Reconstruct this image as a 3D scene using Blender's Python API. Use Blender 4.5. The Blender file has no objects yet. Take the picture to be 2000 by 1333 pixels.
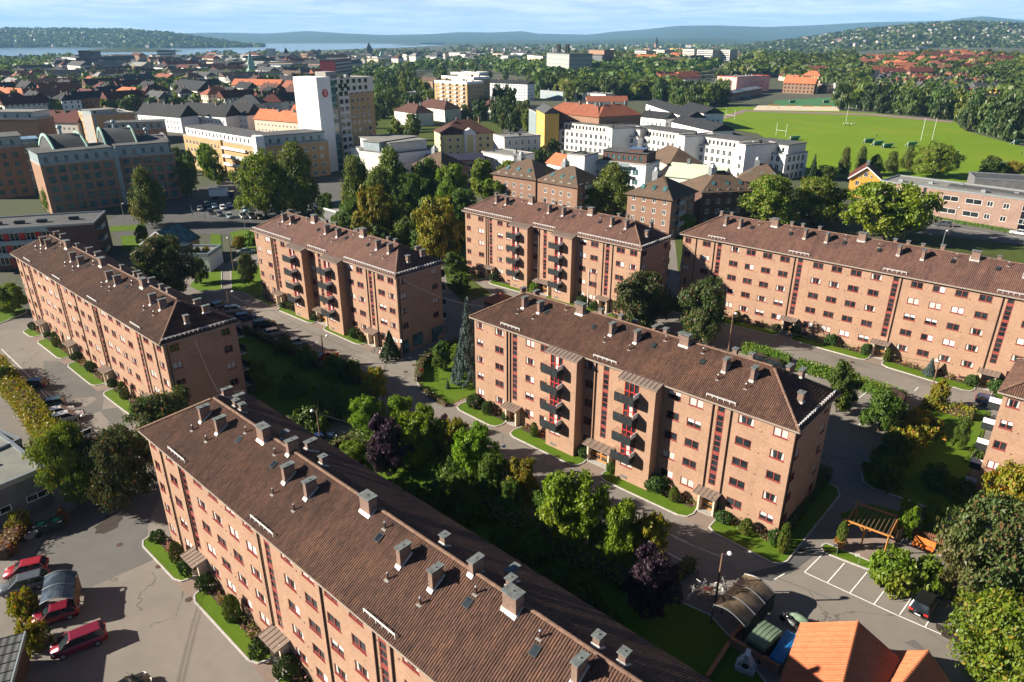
import bpy, math, random
import numpy as np
from mathutils import Vector, Matrix
rnd = random.Random(7)
scene = bpy.context.scene
COL = scene.collection

# ------------------------------------------------------------------ camera, sky, sun, exposure
FPX = 1370.0; HORIZON = 75.0; PCX, PCY = 1000.0, 666.5; CAMH = 52.0
PITCH = math.atan((PCY - HORIZON) / FPX); SP, CP = math.sin(PITCH), math.cos(PITCH)
cam_data = bpy.data.cameras.new('camera')
cam = bpy.data.objects.new('camera', cam_data); COL.objects.link(cam)
cam.location = (0, 0, CAMH); cam.rotation_euler = (math.pi / 2 - PITCH, 0, 0)
cam_data.sensor_width = 36.0; cam_data.lens = FPX / 2000.0 * 36.0
cam_data.clip_start = 0.5; cam_data.clip_end = 60000.0
scene.camera = cam
SUN_AZ, SUN_EL = math.radians(181.3), math.radians(25.3)      # direction towards the sun, from +X counter-clockwise
world = bpy.data.worlds.new('World'); scene.world = world; world.use_nodes = True
wt = world.node_tree; wt.nodes.clear()
w_out = wt.nodes.new('ShaderNodeOutputWorld'); w_bg = wt.nodes.new('ShaderNodeBackground')
w_sky = wt.nodes.new('ShaderNodeTexSky'); w_sky.sky_type = 'NISHITA'; w_sky.sun_disc = False
w_sky.sun_elevation = SUN_EL; w_sky.sun_rotation = math.pi / 2 - SUN_AZ
w_sky.air_density = 0.28; w_sky.dust_density = 0.1; w_sky.ozone_density = 3.0
# thin broken cloud layer: projected on a plane high above so that it flattens towards the horizon
w_tc = wt.nodes.new('ShaderNodeTexCoord'); w_sep = wt.nodes.new('ShaderNodeSeparateXYZ')
wt.links.new(w_tc.outputs['Generated'], w_sep.inputs[0])
def wmath(op, a, b=None, clamp=False):
    n = wt.nodes.new('ShaderNodeMath'); n.operation = op; n.use_clamp = clamp
    for i, v in enumerate((a, b)):
        if v is None: continue
        if isinstance(v, (int, float)): n.inputs[i].default_value = v
        else: wt.links.new(v, n.inputs[i])
    return n.outputs[0]
zz = wmath('MAXIMUM', w_sep.outputs['Z'], 0.0)
den = wmath('ADD', zz, 0.035)
w_cmb = wt.nodes.new('ShaderNodeCombineXYZ')
wt.links.new(wmath('DIVIDE', w_sep.outputs['X'], den), w_cmb.inputs[0])
wt.links.new(wmath('DIVIDE', w_sep.outputs['Y'], den), w_cmb.inputs[1])
w_n1 = wt.nodes.new('ShaderNodeTexNoise'); w_n1.inputs['Scale'].default_value = 0.55
w_n1.inputs['Detail'].default_value = 9.0; w_n1.inputs['Roughness'].default_value = 0.62; w_n1.inputs['Distortion'].default_value = 0.5
wt.links.new(w_cmb.outputs[0], w_n1.inputs['Vector'])
w_r1 = wt.nodes.new('ShaderNodeMapRange'); w_r1.inputs[1].default_value = 0.42; w_r1.inputs[2].default_value = 0.70
wt.links.new(w_n1.outputs['Fac'], w_r1.inputs[0])
# small heaped clouds low over the hills
w_map = wt.nodes.new('ShaderNodeMapping'); w_map.inputs['Scale'].default_value = (9.0, 9.0, 70.0)
wt.links.new(w_tc.outputs['Generated'], w_map.inputs[0])
w_n2 = wt.nodes.new('ShaderNodeTexNoise'); w_n2.inputs['Scale'].default_value = 1.0
w_n2.inputs['Detail'].default_value = 7.0; w_n2.inputs['Roughness'].default_value = 0.6
wt.links.new(w_map.outputs[0], w_n2.inputs['Vector'])
w_r2 = wt.nodes.new('ShaderNodeMapRange'); w_r2.inputs[1].default_value = 0.50; w_r2.inputs[2].default_value = 0.68
wt.links.new(w_n2.outputs['Fac'], w_r2.inputs[0])
w_mx = wt.nodes.new('ShaderNodeMix'); w_mx.data_type = 'RGBA'
w_low = wt.nodes.new('ShaderNodeMapRange'); w_low.interpolation_type = 'SMOOTHSTEP'; w_low.inputs[1].default_value = 0.03; w_low.inputs[2].default_value = 0.17
w_low.inputs[3].default_value = 1.0; w_low.inputs[4].default_value = 0.0; wt.links.new(zz, w_low.inputs[0])      # the cloud bank lies low over the fjord
w_fac = wmath('MULTIPLY', wmath('ADD', wmath('MULTIPLY', wmath('MAXIMUM', w_r1.outputs[0], w_r2.outputs[0]), 0.52), 0.42), w_low.outputs[0], True)   # broken bank over a thin veil
wt.links.new(w_fac, w_mx.inputs['Factor'])
wt.links.new(w_sky.outputs[0], w_mx.inputs['A']); w_mx.inputs['B'].default_value = (9.6, 10.2, 10.6, 1)
wt.links.new(w_mx.outputs['Result'], w_bg.inputs['Color'])
w_bg.inputs['Strength'].default_value = 0.05
wt.links.new(w_bg.outputs[0], w_out.inputs['Surface'])
sun_d = bpy.data.lights.new('sun', 'SUN'); sun_d.energy = 5.0; sun_d.angle = math.radians(0.5); sun_d.color = (1.0, 0.90, 0.76)
sun = bpy.data.objects.new('sun', sun_d); COL.objects.link(sun)
sd = Vector((math.cos(SUN_AZ) * math.cos(SUN_EL), math.sin(SUN_AZ) * math.cos(SUN_EL), math.sin(SUN_EL)))
sun.rotation_euler = sd.to_track_quat('Z', 'Y').to_euler(); sun.location = (-200, 0, 200)
scene.view_settings.view_transform = 'Standard'; scene.view_settings.look = 'None'
scene.view_settings.exposure = 1.46; scene.view_settings.gamma = 1.0
try: scene.view_settings.use_curve_mapping = False
except Exception: pass
scene.render.engine = 'CYCLES'
cy = scene.cycles
cy.max_bounces = 6; cy.diffuse_bounces = 2; cy.glossy_bounces = 2; cy.transmission_bounces = 4; cy.transparent_max_bounces = 6; cy.volume_bounces = 0
cy.use_denoising = True; cy.sample_clamp_indirect = 4.0

# ------------------------------------------------------------------ terrain and survey helpers
CTRL = [(-25,55,-.2),(-70,110,-1.5),(-110,140,-2.0),(-35,125,.3),(10,80,-.6),(38,70,-.4),(8,140,1.6),(55,115,2.4),(85,90,1.8),
        (62,70,.6),(0,45,-.6),(50,45,-.3),(-60,60,-.6),(-120,90,-1.8),(-100,200,-.5),(-30,180,1.2),(60,170,2.8),(120,150,3.0),
        (0,260,2.5),(150,260,3.2),(-200,260,0.0),(-150,420,1.0),(100,420,3.0),(-300,150,-2),(250,150,3.2),(0,0,-.8),(-80,20,-1),(80,10,.2)]
_C = np.array(CTRL, float)
def sstep(a, b, x):
    t = min(1.0, max(0.0, (x-a)/(b-a))); return t*t*(3-2*t)
def gz(x, y):
    d2 = (_C[:, 0] - x) ** 2 + (_C[:, 1] - y) ** 2
    w = 1.0 / (d2 + 260.0) ** 2
    r = float((w * _C[:, 2]).sum() / w.sum())
    d = math.hypot(x, y)
    if d > 380:
        k = min(1.0, (d - 380) / 300.0); r = r * (1 - k) + 2.5 * k
        if d > 620:
            u = x/max(y, 1.0)
            r += 24*sstep(620, 1500, d)*sstep(.34, .56, u)*(1-sstep(2600, 4200, d))      # the housing slope on the right
            r += 14*sstep(700, 1300, d)*sstep(-.04, .10, u)*(1-sstep(.34, .5, u))*(1-sstep(1600, 2600, d))   # wooded rise in the middle
    return r
def ray(px, py):
    u = (px - PCX) / FPX; v = (py - PCY) / FPX
    return (u, CP - v * SP, -(SP + v * CP))
def G(px, py, h=0.0):
    """point where the sight line through photo pixel (px, py) meets the ground raised by h"""
    r = ray(px, py)
    if py < 235:
        t = 250.0; lo = t
        while t < 30000 and CAMH+t*r[2] > gz(t*r[0], t*r[1])+h: lo = t; t *= 1.03
        hi = t
        for _ in range(24):
            m = (lo+hi)/2
            if CAMH+m*r[2] > gz(m*r[0], m*r[1])+h: lo = m
            else: hi = m
        return Vector((hi*r[0], hi*r[1], gz(hi*r[0], hi*r[1])+h))
    z = h; x = y = 0.0
    for _ in range(12):
        t = (z - CAMH) / r[2]; x, y = t * r[0], t * r[1]
        z = gz(x, y) + h
    return Vector((x, y, z))
def rise(px, py, P):
    """height above P.z of a point standing over P and seen at row py"""
    r = ray(px, py); hd = math.hypot(P[0], P[1])
    return CAMH + hd * r[2] / math.hypot(r[0], r[1]) - P[2]
def m_per_px(P):
    d = P[1] * CP + (CAMH - P[2]) * SP
    return d / FPX

# ------------------------------------------------------------------ mesh building
class MB:
    def __init__(s): s.v = []; s.f = []; s.m = []
    def add(s, vs, fs, mi=0):
        o = len(s.v); s.v.extend([tuple(p) for p in vs])
        for f in fs: s.f.append(tuple(o + i for i in f)); s.m.append(mi)
    def quad(s, a, b, c, d, mi=0): s.add((a, b, c, d), ((0, 1, 2, 3),), mi)
    def tri(s, a, b, c, mi=0): s.add((a, b, c), ((0, 1, 2),), mi)
    def box(s, x0, y0, z0, x1, y1, z1, mi=0, bottom=True, top=None):
        v = [(x0,y0,z0),(x1,y0,z0),(x1,y1,z0),(x0,y1,z0),(x0,y0,z1),(x1,y0,z1),(x1,y1,z1),(x0,y1,z1)]
        f = [(0,1,5,4),(1,2,6,5),(2,3,7,6),(3,0,4,7)]
        if bottom: f.append((3,2,1,0))
        s.add(v, f, mi); s.add(v, [(4,5,6,7)], mi if top is None else top)
    def beam(s, p, q, w, h=None, mi=0, up=(0,0,1)):
        p = Vector(p); q = Vector(q); h = w if h is None else h
        d = (q - p)
        if d.length < 1e-6: return
        d.normalize(); u = Vector(up)
        if abs(d.dot(u)) > .98: u = Vector((1,0,0))
        a = d.cross(u).normalized() * (w / 2); b = a.cross(d).normalized() * (h / 2)
        vs = [p-a-b,p+a-b,p+a+b,p-a+b,q-a-b,q+a-b,q+a+b,q-a+b]
        s.add(vs, [(0,1,2,3),(7,6,5,4),(0,4,5,1),(1,5,6,2),(2,6,7,3),(3,7,4,0)], mi)
    def tube(s, p, q, r0, r1=None, n=8, mi=0, caps=True):
        p = Vector(p); q = Vector(q); r1 = r0 if r1 is None else r1
        d = (q - p).normalized(); u = Vector((0,0,1)) if abs(d.z) < .95 else Vector((1,0,0))
        a = d.cross(u).normalized(); b = d.cross(a)
        vs = []
        for k in range(n):
            t = 2 * math.pi * k / n; o = a * math.cos(t) + b * math.sin(t)
            vs.append(p + o * r0); vs.append(q + o * r1)
        fs = [(2*k, 2*((k+1)%n), 2*((k+1)%n)+1, 2*k+1) for k in range(n)]
        if caps: fs += [tuple(2*k for k in range(n))[::-1], tuple(2*k+1 for k in range(n))]
        s.add(vs, fs, mi)
    def prism(s, poly, z0, z1, mi=0, top=None, bottom=True):
        n = len(poly); vs = [(p[0],p[1],z0) for p in poly] + [(p[0],p[1],z1) for p in poly]
        s.add(vs, [(i,(i+1)%n,n+(i+1)%n,n+i) for i in range(n)], mi)
        s.add(vs, [tuple(range(n,2*n))], mi if top is None else top)
        if bottom: s.add(vs, [tuple(range(n))[::-1]], mi)
    def blob(s, c, rx, ry, rz, nu=10, nv=6, mi=0):
        vs = [(c[0],c[1],c[2]-rz)]
        for j in range(1, nv):
            ph = math.pi * j / nv
            for i in range(nu):
                t = 2*math.pi*i/nu
                vs.append((c[0]+rx*math.sin(ph)*math.cos(t), c[1]+ry*math.sin(ph)*math.sin(t), c[2]-rz*math.cos(ph)))
        vs.append((c[0],c[1],c[2]+rz)); fs = []
        for i in range(nu):
            fs.append((0, 1+(i+1)%nu, 1+i))
            for j in range(nv-2):
                a=1+j*nu+i; b=1+j*nu+(i+1)%nu; fs.append((a,b,b+nu,a+nu))
            a=1+(nv-2)*nu; fs.append((a+i, a+(i+1)%nu, len(vs)-1))
        s.add(vs, fs, mi)
    def mesh(s, name, mats, smooth=False):
        me = bpy.data.meshes.new(name); me.from_pydata(s.v, [], s.f)
        if not isinstance(mats, (list, tuple)): mats = [mats]
        for m in mats: me.materials.append(m)
        if len(mats) > 1: me.polygons.foreach_set('material_index', s.m)
        if smooth: me.polygons.foreach_set('use_smooth', [True] * len(me.polygons))
        me.update(); return me
def put(name, mesh, parent=None, loc=(0,0,0), rz=0.0, label=None, cat=None, group=None, kind=None, scale=None, rot=None):
    o = bpy.data.objects.new(name, mesh); COL.objects.link(o)
    o.location = loc; o.rotation_euler = rot if rot else (0, 0, rz)
    if scale: o.scale = scale
    if parent: o.parent = parent
    if label: o['label'] = label
    if cat: o['category'] = cat
    if group: o['group'] = group
    if kind: o['kind'] = kind
    return o
def build(name, mb, mats, parent=None, smooth=False, **k): return put(name, mb.mesh(name, mats, smooth), parent, **k)
def thing(name, label, cat, loc=(0,0,0), rz=0.0, group=None): return put(name, None, None, loc, rz, label, cat, group)
def recolor(o, m, slot=0):
    s = o.material_slots[slot]; s.link = 'OBJECT'; s.material = m

# ------------------------------------------------------------------ materials
def lin(r, g, b): return tuple(((c/255/12.92) if c/255 <= .04045 else ((c/255+.055)/1.055)**2.4) for c in (r,g,b))
def hexc(h): return lin(int(h[0:2],16), int(h[2:4],16), int(h[4:6],16))
class NT:
    def __init__(s, name):
        s.m = bpy.data.materials.new(name); s.m.use_nodes = True; s.t = s.m.node_tree
        s.b = s.t.nodes['Principled BSDF']; s.out = s.t.nodes['Material Output']
    def n(s, t, **k):
        nd = s.t.nodes.new(t)
        for a, v in k.items(): setattr(nd, a, v)
        return nd
    def l(s, a, b): s.t.links.new(a, b)
    def math(s, op, a, b=None, c=None, clamp=False):
        nd = s.n('ShaderNodeMath', operation=op, use_clamp=clamp)
        for i, v in enumerate((a, b, c)):
            if v is None: continue
            if isinstance(v, (int, float)): nd.inputs[i].default_value = v
            else: s.l(v, nd.inputs[i])
        return nd.outputs[0]
    def mix(s, f, a, b, blend='MIX'):
        nd = s.n('ShaderNodeMix', data_type='RGBA', blend_type=blend)
        for k, v in (('Factor', f), ('A', a), ('B', b)):
            i = nd.inputs[k]
            if isinstance(v, (int, float)): i.default_value = v
            elif isinstance(v, tuple): i.default_value = (*v[:3], 1)
            else: s.l(v, i)
        return nd.outputs['Result']
    def noise(s, vec, scale, detail=3, rough=.55, dist=0):
        nd = s.n('ShaderNodeTexNoise'); nd.inputs['Scale'].default_value = scale; nd.inputs['Detail'].default_value = detail
        nd.inputs['Roughness'].default_value = rough; nd.inputs['Distortion'].default_value = dist
        if vec is not None: s.l(vec, nd.inputs['Vector'])
        return nd.outputs['Fac']
    def ramp(s, f, lo, hi):
        nd = s.n('ShaderNodeMapRange'); nd.inputs[1].default_value = lo; nd.inputs[2].default_value = hi; s.l(f, nd.inputs[0]); return nd.outputs[0]
    def coord(s, which='Object'): return s.n('ShaderNodeTexCoord').outputs[which]
    def pos(s): return s.n('ShaderNodeNewGeometry').outputs['Position']
    def bump(s, h, strength=.3, dist=.05):
        nd = s.n('ShaderNodeBump'); nd.inputs['Strength'].default_value = strength; nd.inputs['Distance'].default_value = dist
        s.l(h, nd.inputs['Height']); s.l(nd.outputs[0], s.b.inputs['Normal'])
    def color(s, c):
        if isinstance(c, tuple): s.b.inputs['Base Color'].default_value = (*c[:3], 1)
        else: s.l(c, s.b.inputs['Base Color'])
    def set(s, rough=None, metal=None, spec=None):
        if rough is not None: s.b.inputs['Roughness'].default_value = rough
        if metal is not None: s.b.inputs['Metallic'].default_value = metal
        if spec is not None: s.b.inputs['Specular IOR Level'].default_value = spec
_mc = {}
def flat(name, c, rough=.7, metal=0.0, spec=.3, var=.12, scale=3.0, bump=0.0):
    """a plain finish with a little unevenness of tone"""
    if name in _mc: return _mc[name]
    t = NT(name); v = t.pos()
    n = t.noise(v, scale, 4); k = t.ramp(n, .3, .7)
    t.color(t.mix(k, tuple(x*(1-var) for x in c), tuple(min(1, x*(1+var)) for x in c)))
    t.set(rough, metal, spec)
    if bump: t.bump(t.noise(v, scale*6, 3), bump, .03)
    _mc[name] = t.m; return t.m
def ground_mat(name, c1, c2, c3=None, s1=.06, s2=1.2, s3=.25, rough=.95, bump=.25, grain=30.0, gk=.25, cracks=False):
    t = NT(name); v = t.pos()
    base = t.mix(t.ramp(t.noise(v, s1, 4), .35, .65), c1, c2)
    if c3: base = t.mix(t.ramp(t.noise(v, s3, 5, .65), .52, .72), base, c3)
    g = t.noise(v, grain, 2); h = t.noise(v, s2, 6, .7)
    base = t.mix(t.math('MULTIPLY', t.ramp(h, .3, .75), .45), base, tuple(x*.62 for x in c1))
    base = t.mix(gk, base, t.mix(g, tuple(x*.5 for x in c1), tuple(x*1.5 for x in c2)))
    if cracks:
        wv = t.n('ShaderNodeVectorMath', operation='ADD'); nz = t.n('ShaderNodeTexNoise'); nz.inputs['Scale'].default_value = .35; nz.inputs['Detail'].default_value = 5; t.l(v, nz.inputs['Vector'])
        sc = t.n('ShaderNodeVectorMath', operation='SCALE'); sc.inputs['Scale'].default_value = 3.5; t.l(nz.outputs['Color'], sc.inputs[0]); t.l(v, wv.inputs[0]); t.l(sc.outputs[0], wv.inputs[1])
        vo = t.n('ShaderNodeTexVoronoi', feature='DISTANCE_TO_EDGE'); vo.inputs['Scale'].default_value = .11; t.l(wv.outputs[0], vo.inputs['Vector'])
        ck = t.math('LESS_THAN', vo.outputs['Distance'], .006); ck = t.math('MULTIPLY', ck, t.math('GREATER_THAN', t.noise(v, .09, 2), .50))
        base = t.mix(t.math('MULTIPLY', ck, .55), base, tuple(x*.35 for x in c1))
        vc = t.n('ShaderNodeTexVoronoi', feature='F1'); vc.inputs['Scale'].default_value = .07; t.l(wv.outputs[0], vc.inputs['Vector']); sepc = t.n('ShaderNodeSeparateColor'); t.l(vc.outputs['Color'], sepc.inputs[0])
        base = t.mix(t.math('MULTIPLY', t.math('GREATER_THAN', sepc.outputs[0], .78), .30), base, tuple(x*.72 for x in c1))
    t.color(base); t.set(rough, 0, .15)
    t.bump(t.math('ADD', g, t.math('MULTIPLY', h, 1.5)), bump, .05)
    return t.m
def brick_mat(name, c1, c2, cm, w=.25, h=.078, mort=.012, blot=(.82, 1.12), bands=0.0):
    t = NT(name); o = t.coord('Object'); sp = t.n('ShaderNodeSeparateXYZ'); t.l(o, sp.inputs[0])
    nn = t.n('ShaderNodeSeparateXYZ'); t.l(t.coord('Normal'), nn.inputs[0])
    side = t.math('GREATER_THAN', t.math('ABSOLUTE', nn.outputs[0]), .7)
    mu = t.n('ShaderNodeMix', data_type='FLOAT'); t.l(side, mu.inputs['Factor']); t.l(sp.outputs[0], mu.inputs['A']); t.l(sp.outputs[1], mu.inputs['B'])
    cb = t.n('ShaderNodeCombineXYZ'); t.l(mu.outputs['Result'], cb.inputs[0]); t.l(sp.outputs[2], cb.inputs[1])
    br = t.n('ShaderNodeTexBrick'); t.l(cb.outputs[0], br.inputs['Vector'])
    br.inputs['Scale'].default_value = 1.0; br.inputs['Brick Width'].default_value = w; br.inputs['Row Height'].default_value = h
    br.inputs['Mortar Size'].default_value = mort; br.inputs['Mortar Smooth'].default_value = .3; br.inputs['Bias'].default_value = -.1
    br.inputs['Color1'].default_value = (*c1, 1); br.inputs['Color2'].default_value = (*c2, 1); br.inputs['Mortar'].default_value = (*cm, 1)
    n1 = t.noise(o, .35, 5, .6); n2 = t.noise(o, 2.6, 4, .6)
    k = t.math('ADD', t.math('MULTIPLY', n1, .6), t.math('MULTIPLY', n2, .4))
    mul = t.n('ShaderNodeMapRange'); mul.inputs[1].default_value = .3; mul.inputs[2].default_value = .7; mul.inputs[3].default_value = blot[0]; mul.inputs[4].default_value = blot[1]
    t.l(k, mul.inputs[0])
    cc = t.n('ShaderNodeCombineXYZ')
    for i in range(3): t.l(mul.outputs[0], cc.inputs[i])
    c = t.mix(1.0, br.outputs['Color'], cc.outputs[0], 'MULTIPLY')
    st = t.noise(cb.outputs[0], 1.0, 4, .7)                        # vertical run-off streaks
    mp = t.n('ShaderNodeMapping'); mp.inputs['Scale'].default_value = (1.6, .12, 1); t.l(cb.outputs[0], mp.inputs[0])
    st = t.ramp(t.noise(mp.outputs[0], 1.0, 4, .6), .55, .78)
    c = t.mix(t.math('MULTIPLY', st, .28), c, tuple(x*.45 for x in c1))
    t.color(c); t.set(.92, 0, .15); t.bump(br.outputs['Fac'], -.25, .01); return t.m
def tile_mat(name, tones, pu=.30, pv=.34, moss=None, lines=True, wear=.5):
    """clay roof tiles: every tile its own tone, soot streaks and moss"""
    t = NT(name); o = t.coord('Object')
    mp = t.n('ShaderNodeMapping'); mp.inputs['Scale'].default_value = (1/pu, 1/pv, 1/pv); t.l(o, mp.inputs[0])
    fl = t.n('ShaderNodeVectorMath', operation='FLOOR'); t.l(mp.outputs[0], fl.inputs[0])
    wn = t.n('ShaderNodeTexWhiteNoise'); t.l(fl.outputs[0], wn.inputs['Vector'])
    cr = t.n('ShaderNodeValToRGB'); el = cr.color_ramp.elements
    while len(el) < len(tones): el.new(.5)
    for i, c in enumerate(tones): el[i].position = i/(len(tones)-1); el[i].color = (*c, 1)
    big = t.noise(o, .22, 5, .65); f = t.math('ADD', t.math('MULTIPLY', wn.outputs['Value'], .40), t.math('MULTIPLY', t.ramp(big, .3, .7), .60))
    t.l(f, cr.inputs[0]); c = cr.outputs[0]
    s2 = t.n('ShaderNodeMapping'); s2.inputs['Scale'].default_value = (1.1, .13, .13); t.l(o, s2.inputs[0])
    st = t.ramp(t.noise(s2.outputs[0], 1.0, 5, .65), .48, .75)
    c = t.mix(t.math('MULTIPLY', st, wear), c, tuple(x*.35 for x in tones[0]))
    if moss: c = t.mix(t.math('MULTIPLY', t.ramp(t.noise(o, .5, 6, .7), .58, .75), .6), c, moss)
    t.color(c); t.set(.85, 0, .25)
    if lines:
        sx = t.n('ShaderNodeSeparateXYZ'); t.l(mp.outputs[0], sx.inputs[0])
        w = t.math('SINE', t.math('MULTIPLY', sx.outputs[0], 2*math.pi)); t.bump(w, .5, .05)
    return t.m
def leaf_mat(name, c1, c2, c3=None, tip=None, trans=.35):
    t = NT(name); gi = t.n('ShaderNodeNewGeometry'); oi = t.n('ShaderNodeObjectInfo')
    c = t.mix(gi.outputs['Random Per Island'], c1, c2)
    n = t.noise(t.coord('Object'), .55, 4, .6)
    if c3: c = t.mix(t.ramp(n, .48, .66), c, c3)
    if tip:
        c = t.mix(t.math('GREATER_THAN', gi.outputs['Random Per Island'], .90), c, tip)
    hsv = t.n('ShaderNodeHueSaturation'); t.l(c, hsv.inputs['Color'])
    hv = t.n('ShaderNodeMapRange'); hv.inputs[3].default_value = .485; hv.inputs[4].default_value = .515; t.l(oi.outputs['Random'], hv.inputs[0]); t.l(hv.outputs[0], hsv.inputs['Hue'])
    vv = t.n('ShaderNodeMapRange'); vv.inputs[3].default_value = .82; vv.inputs[4].default_value = 1.18; t.l(oi.outputs['Random'], vv.inputs[0]); t.l(vv.outputs[0], hsv.inputs['Value'])
    c = hsv.outputs[0]
    d = t.n('ShaderNodeBsdfDiffuse'); tr = t.n('ShaderNodeBsdfTranslucent'); t.l(c, d.inputs[0]); t.l(c, tr.inputs[0])
    mx = t.n('ShaderNodeMixShader'); mx.inputs[0].default_value = trans; t.l(d.outputs[0], mx.inputs[1]); t.l(tr.outputs[0], mx.inputs[2])
    gl = t.n('ShaderNodeBsdfGlossy'); gl.inputs['Roughness'].default_value = .5; m2 = t.n('ShaderNodeMixShader'); m2.inputs[0].default_value = .03
    t.l(mx.outputs[0], m2.inputs[1]); t.l(gl.outputs[0], m2.inputs[2]); t.l(m2.outputs[0], t.out.inputs['Surface']); return t.m
def glass_mat(name, c=(.012,.016,.018), rough=.06, spec=.7):
    t = NT(name); v = t.pos(); t.color(t.mix(t.ramp(t.noise(v, .8, 2), .4, .6), c, tuple(x*2.2 for x in c))); t.set(rough, 0, spec)
    t.bump(t.noise(v, .7, 1), .04, .1); return t.m
M = {}
M['brick'] = brick_mat('facade brick', (.365,.207,.132), (.275,.148,.094), (.36,.28,.21))
M['brick_dark'] = brick_mat('dark brick', (.12,.065,.05), (.085,.045,.038), (.12,.09,.08))
M['brick_chim'] = brick_mat('chimney brick', (.24,.13,.09), (.14,.085,.065), (.28,.24,.21), blot=(.6,1.15))
M['brick_brown'] = brick_mat('brown brick', (.25,.135,.085), (.19,.10,.065), (.26,.2,.16))
M['brick_rust'] = brick_mat('rust brick', (.32,.18,.11), (.22,.12,.075), (.30,.22,.17))
M['brick_tan'] = brick_mat('tan brick', (.50,.31,.14), (.42,.25,.11), (.45,.34,.2))
M['brick_mixed'] = brick_mat('mixed brick', (.31,.18,.13), (.15,.09,.075), (.33,.28,.24), blot=(.75,1.2))
M['tile'] = tile_mat('clay tiles', [(.046,.027,.023),(.078,.043,.032),(.118,.062,.042),(.175,.090,.055)], .21, .36, lines=False)
M['tile_far'] = tile_mat('clay tiles ribbed', [(.056,.031,.027),(.090,.048,.039),(.125,.066,.049),(.165,.085,.058)], .24, .36)
M['tile_brown'] = tile_mat('brown tiles', [(.08,.055,.04),(.11,.075,.052),(.14,.095,.064)], .35, .4, wear=.25)
M['tile_orange'] = tile_mat('orange tiles', [(.40,.12,.055),(.47,.15,.07),(.54,.19,.09)], .30, .36, wear=.12)
M['tile_red'] = tile_mat('dark red tiles', [(.075,.022,.018),(.10,.030,.023),(.13,.038,.028)], .35, .4, wear=.3)
M['tile_maroon'] = tile_mat('maroon tiles', [(.065,.032,.027),(.085,.040,.032),(.11,.05,.038)], .35, .4, wear=.3)
M['tile_rust'] = tile_mat('weathered orange tiles', [(.20,.07,.045),(.25,.088,.052),(.30,.105,.06)], .35, .4, wear=.35)
M['slate'] = tile_mat('slate roof', [(.016,.018,.022),(.024,.026,.03),(.035,.037,.04)], .4, .4, wear=.2)
M['slate_grey'] = tile_mat('grey roof sheets', [(.05,.055,.058),(.07,.074,.076),(.095,.098,.098)], .6, .6, wear=.2)
M['mint'] = flat('pale green metal roof', (.42,.50,.36), .6, scale=.4)
M['copper'] = flat('green copper', (.28,.46,.38), .6, scale=.5)
M['fascia'] = flat('fascia paint', (.27,.225,.185), .7)
M['pipe'] = flat('brown downpipe', (.045,.022,.018), .5)
M['zinc'] = flat('zinc', (.30,.32,.33), .45, .6, .5, scale=2)
M['flash'] = flat('lead flashing', (.36,.355,.34), .55, .2, .4, scale=2.5, var=.4)
M['cap'] = flat('concrete cap', (.125,.14,.138), .85, scale=2.5, var=.35)
M['seam'] = flat('seamed metal roof', (.215,.165,.135), .55, .2, .4, scale=.7)
M['red'] = flat('red window paint', (.25,.055,.048), .5)
M['redbright'] = flat('bright red paint', (.50,.035,.03), .45)
M['glass'] = glass_mat('window glass')
M['glass_teal'] = glass_mat('teal reflection glass', (.035,.085,.09))  # teal base colour stands in for sky reflected in the panes
M['tile_ridge'] = flat('ridge tiles', (.165,.10,.07), .85, scale=3, var=.35)
M['blind'] = flat('white blind', (.56,.56,.54), .8)
M['curtain'] = flat('pale curtain', (.42,.43,.40), .9, var=.3, scale=9)
M['wood'] = flat('varnished wood', (.42,.19,.055), .45, var=.25, scale=6)
M['wood_grey'] = flat('weathered pole', (.16,.10,.065), .85, var=.3, scale=4)
M['wood_dark'] = flat('dark stained wood', (.075,.045,.03), .8, var=.3, scale=5)
M['cream'] = flat('cream render', (.56,.46,.36), .85)
M['balc'] = flat('dark balcony panel', (.022,.026,.028), .5, var=.3)
M['white'] = flat('white paint', (.78,.78,.77), .6, var=.05)
M['render'] = flat('white render', (.74,.74,.72), .85, var=.06, scale=.5)
M['offwhite'] = flat('off white render', (.62,.60,.54), .85, var=.08, scale=.6)
M['yellow'] = flat('yellow render', (.66,.55,.28), .85, var=.06, scale=.6)
M['yellow_wood'] = flat('yellow boards', (.62,.33,.06), .75, var=.08)
M['ochre'] = flat('ochre render', (.55,.36,.08), .8, var=.1)
M['pink'] = flat('pink render', (.62,.36,.33), .85)
M['lightgreen'] = flat('pale green render', (.42,.52,.34), .85)
M['concrete'] = flat('concrete', (.33,.32,.30), .9, scale=.8, var=.15)
M['concrete_dark'] = flat('dark concrete', (.13,.13,.13), .9, scale=.6, var=.2)
M['felt'] = flat('roof felt', (.085,.088,.09), .9, scale=.35, var=.25)
M['felt_light'] = flat('gravel roof', (.20,.20,.185), .95, scale=.3, var=.2)
M['panel_teal'] = flat('zinc cladding', (.26,.32,.34), .5, .3, .5, scale=.6)
M['metal_dark'] = flat('dark metal', (.03,.032,.035), .45, .5, .5)
M['steel'] = flat('galvanised steel', (.42,.44,.45), .4, .7, .5)
M['black'] = flat('black rubber', (.012,.012,.013), .7)
M['blue_pv'] = flat('blue solar glass', (.05,.10,.20), .15, 0, .6)
M['darkblue'] = flat('dark blue roof', (.035,.033,.06), .6)
M['asphalt'] = ground_mat('asphalt', (.185,.168,.150), (.240,.216,.190), (.165,.152,.14), s1=.05, s2=.5, s3=.12, cracks=True)
M['asphalt_dark'] = ground_mat('newer asphalt', (.088,.088,.088), (.11,.11,.108), None, s1=.1, s2=.6)
M['path'] = ground_mat('path paving', (.22,.17,.14), (.26,.2,.165), None, s1=.3, s2=1.5)
M['kerb'] = flat('granite kerb', (.42,.40,.37), .9, scale=4, var=.2)
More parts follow.
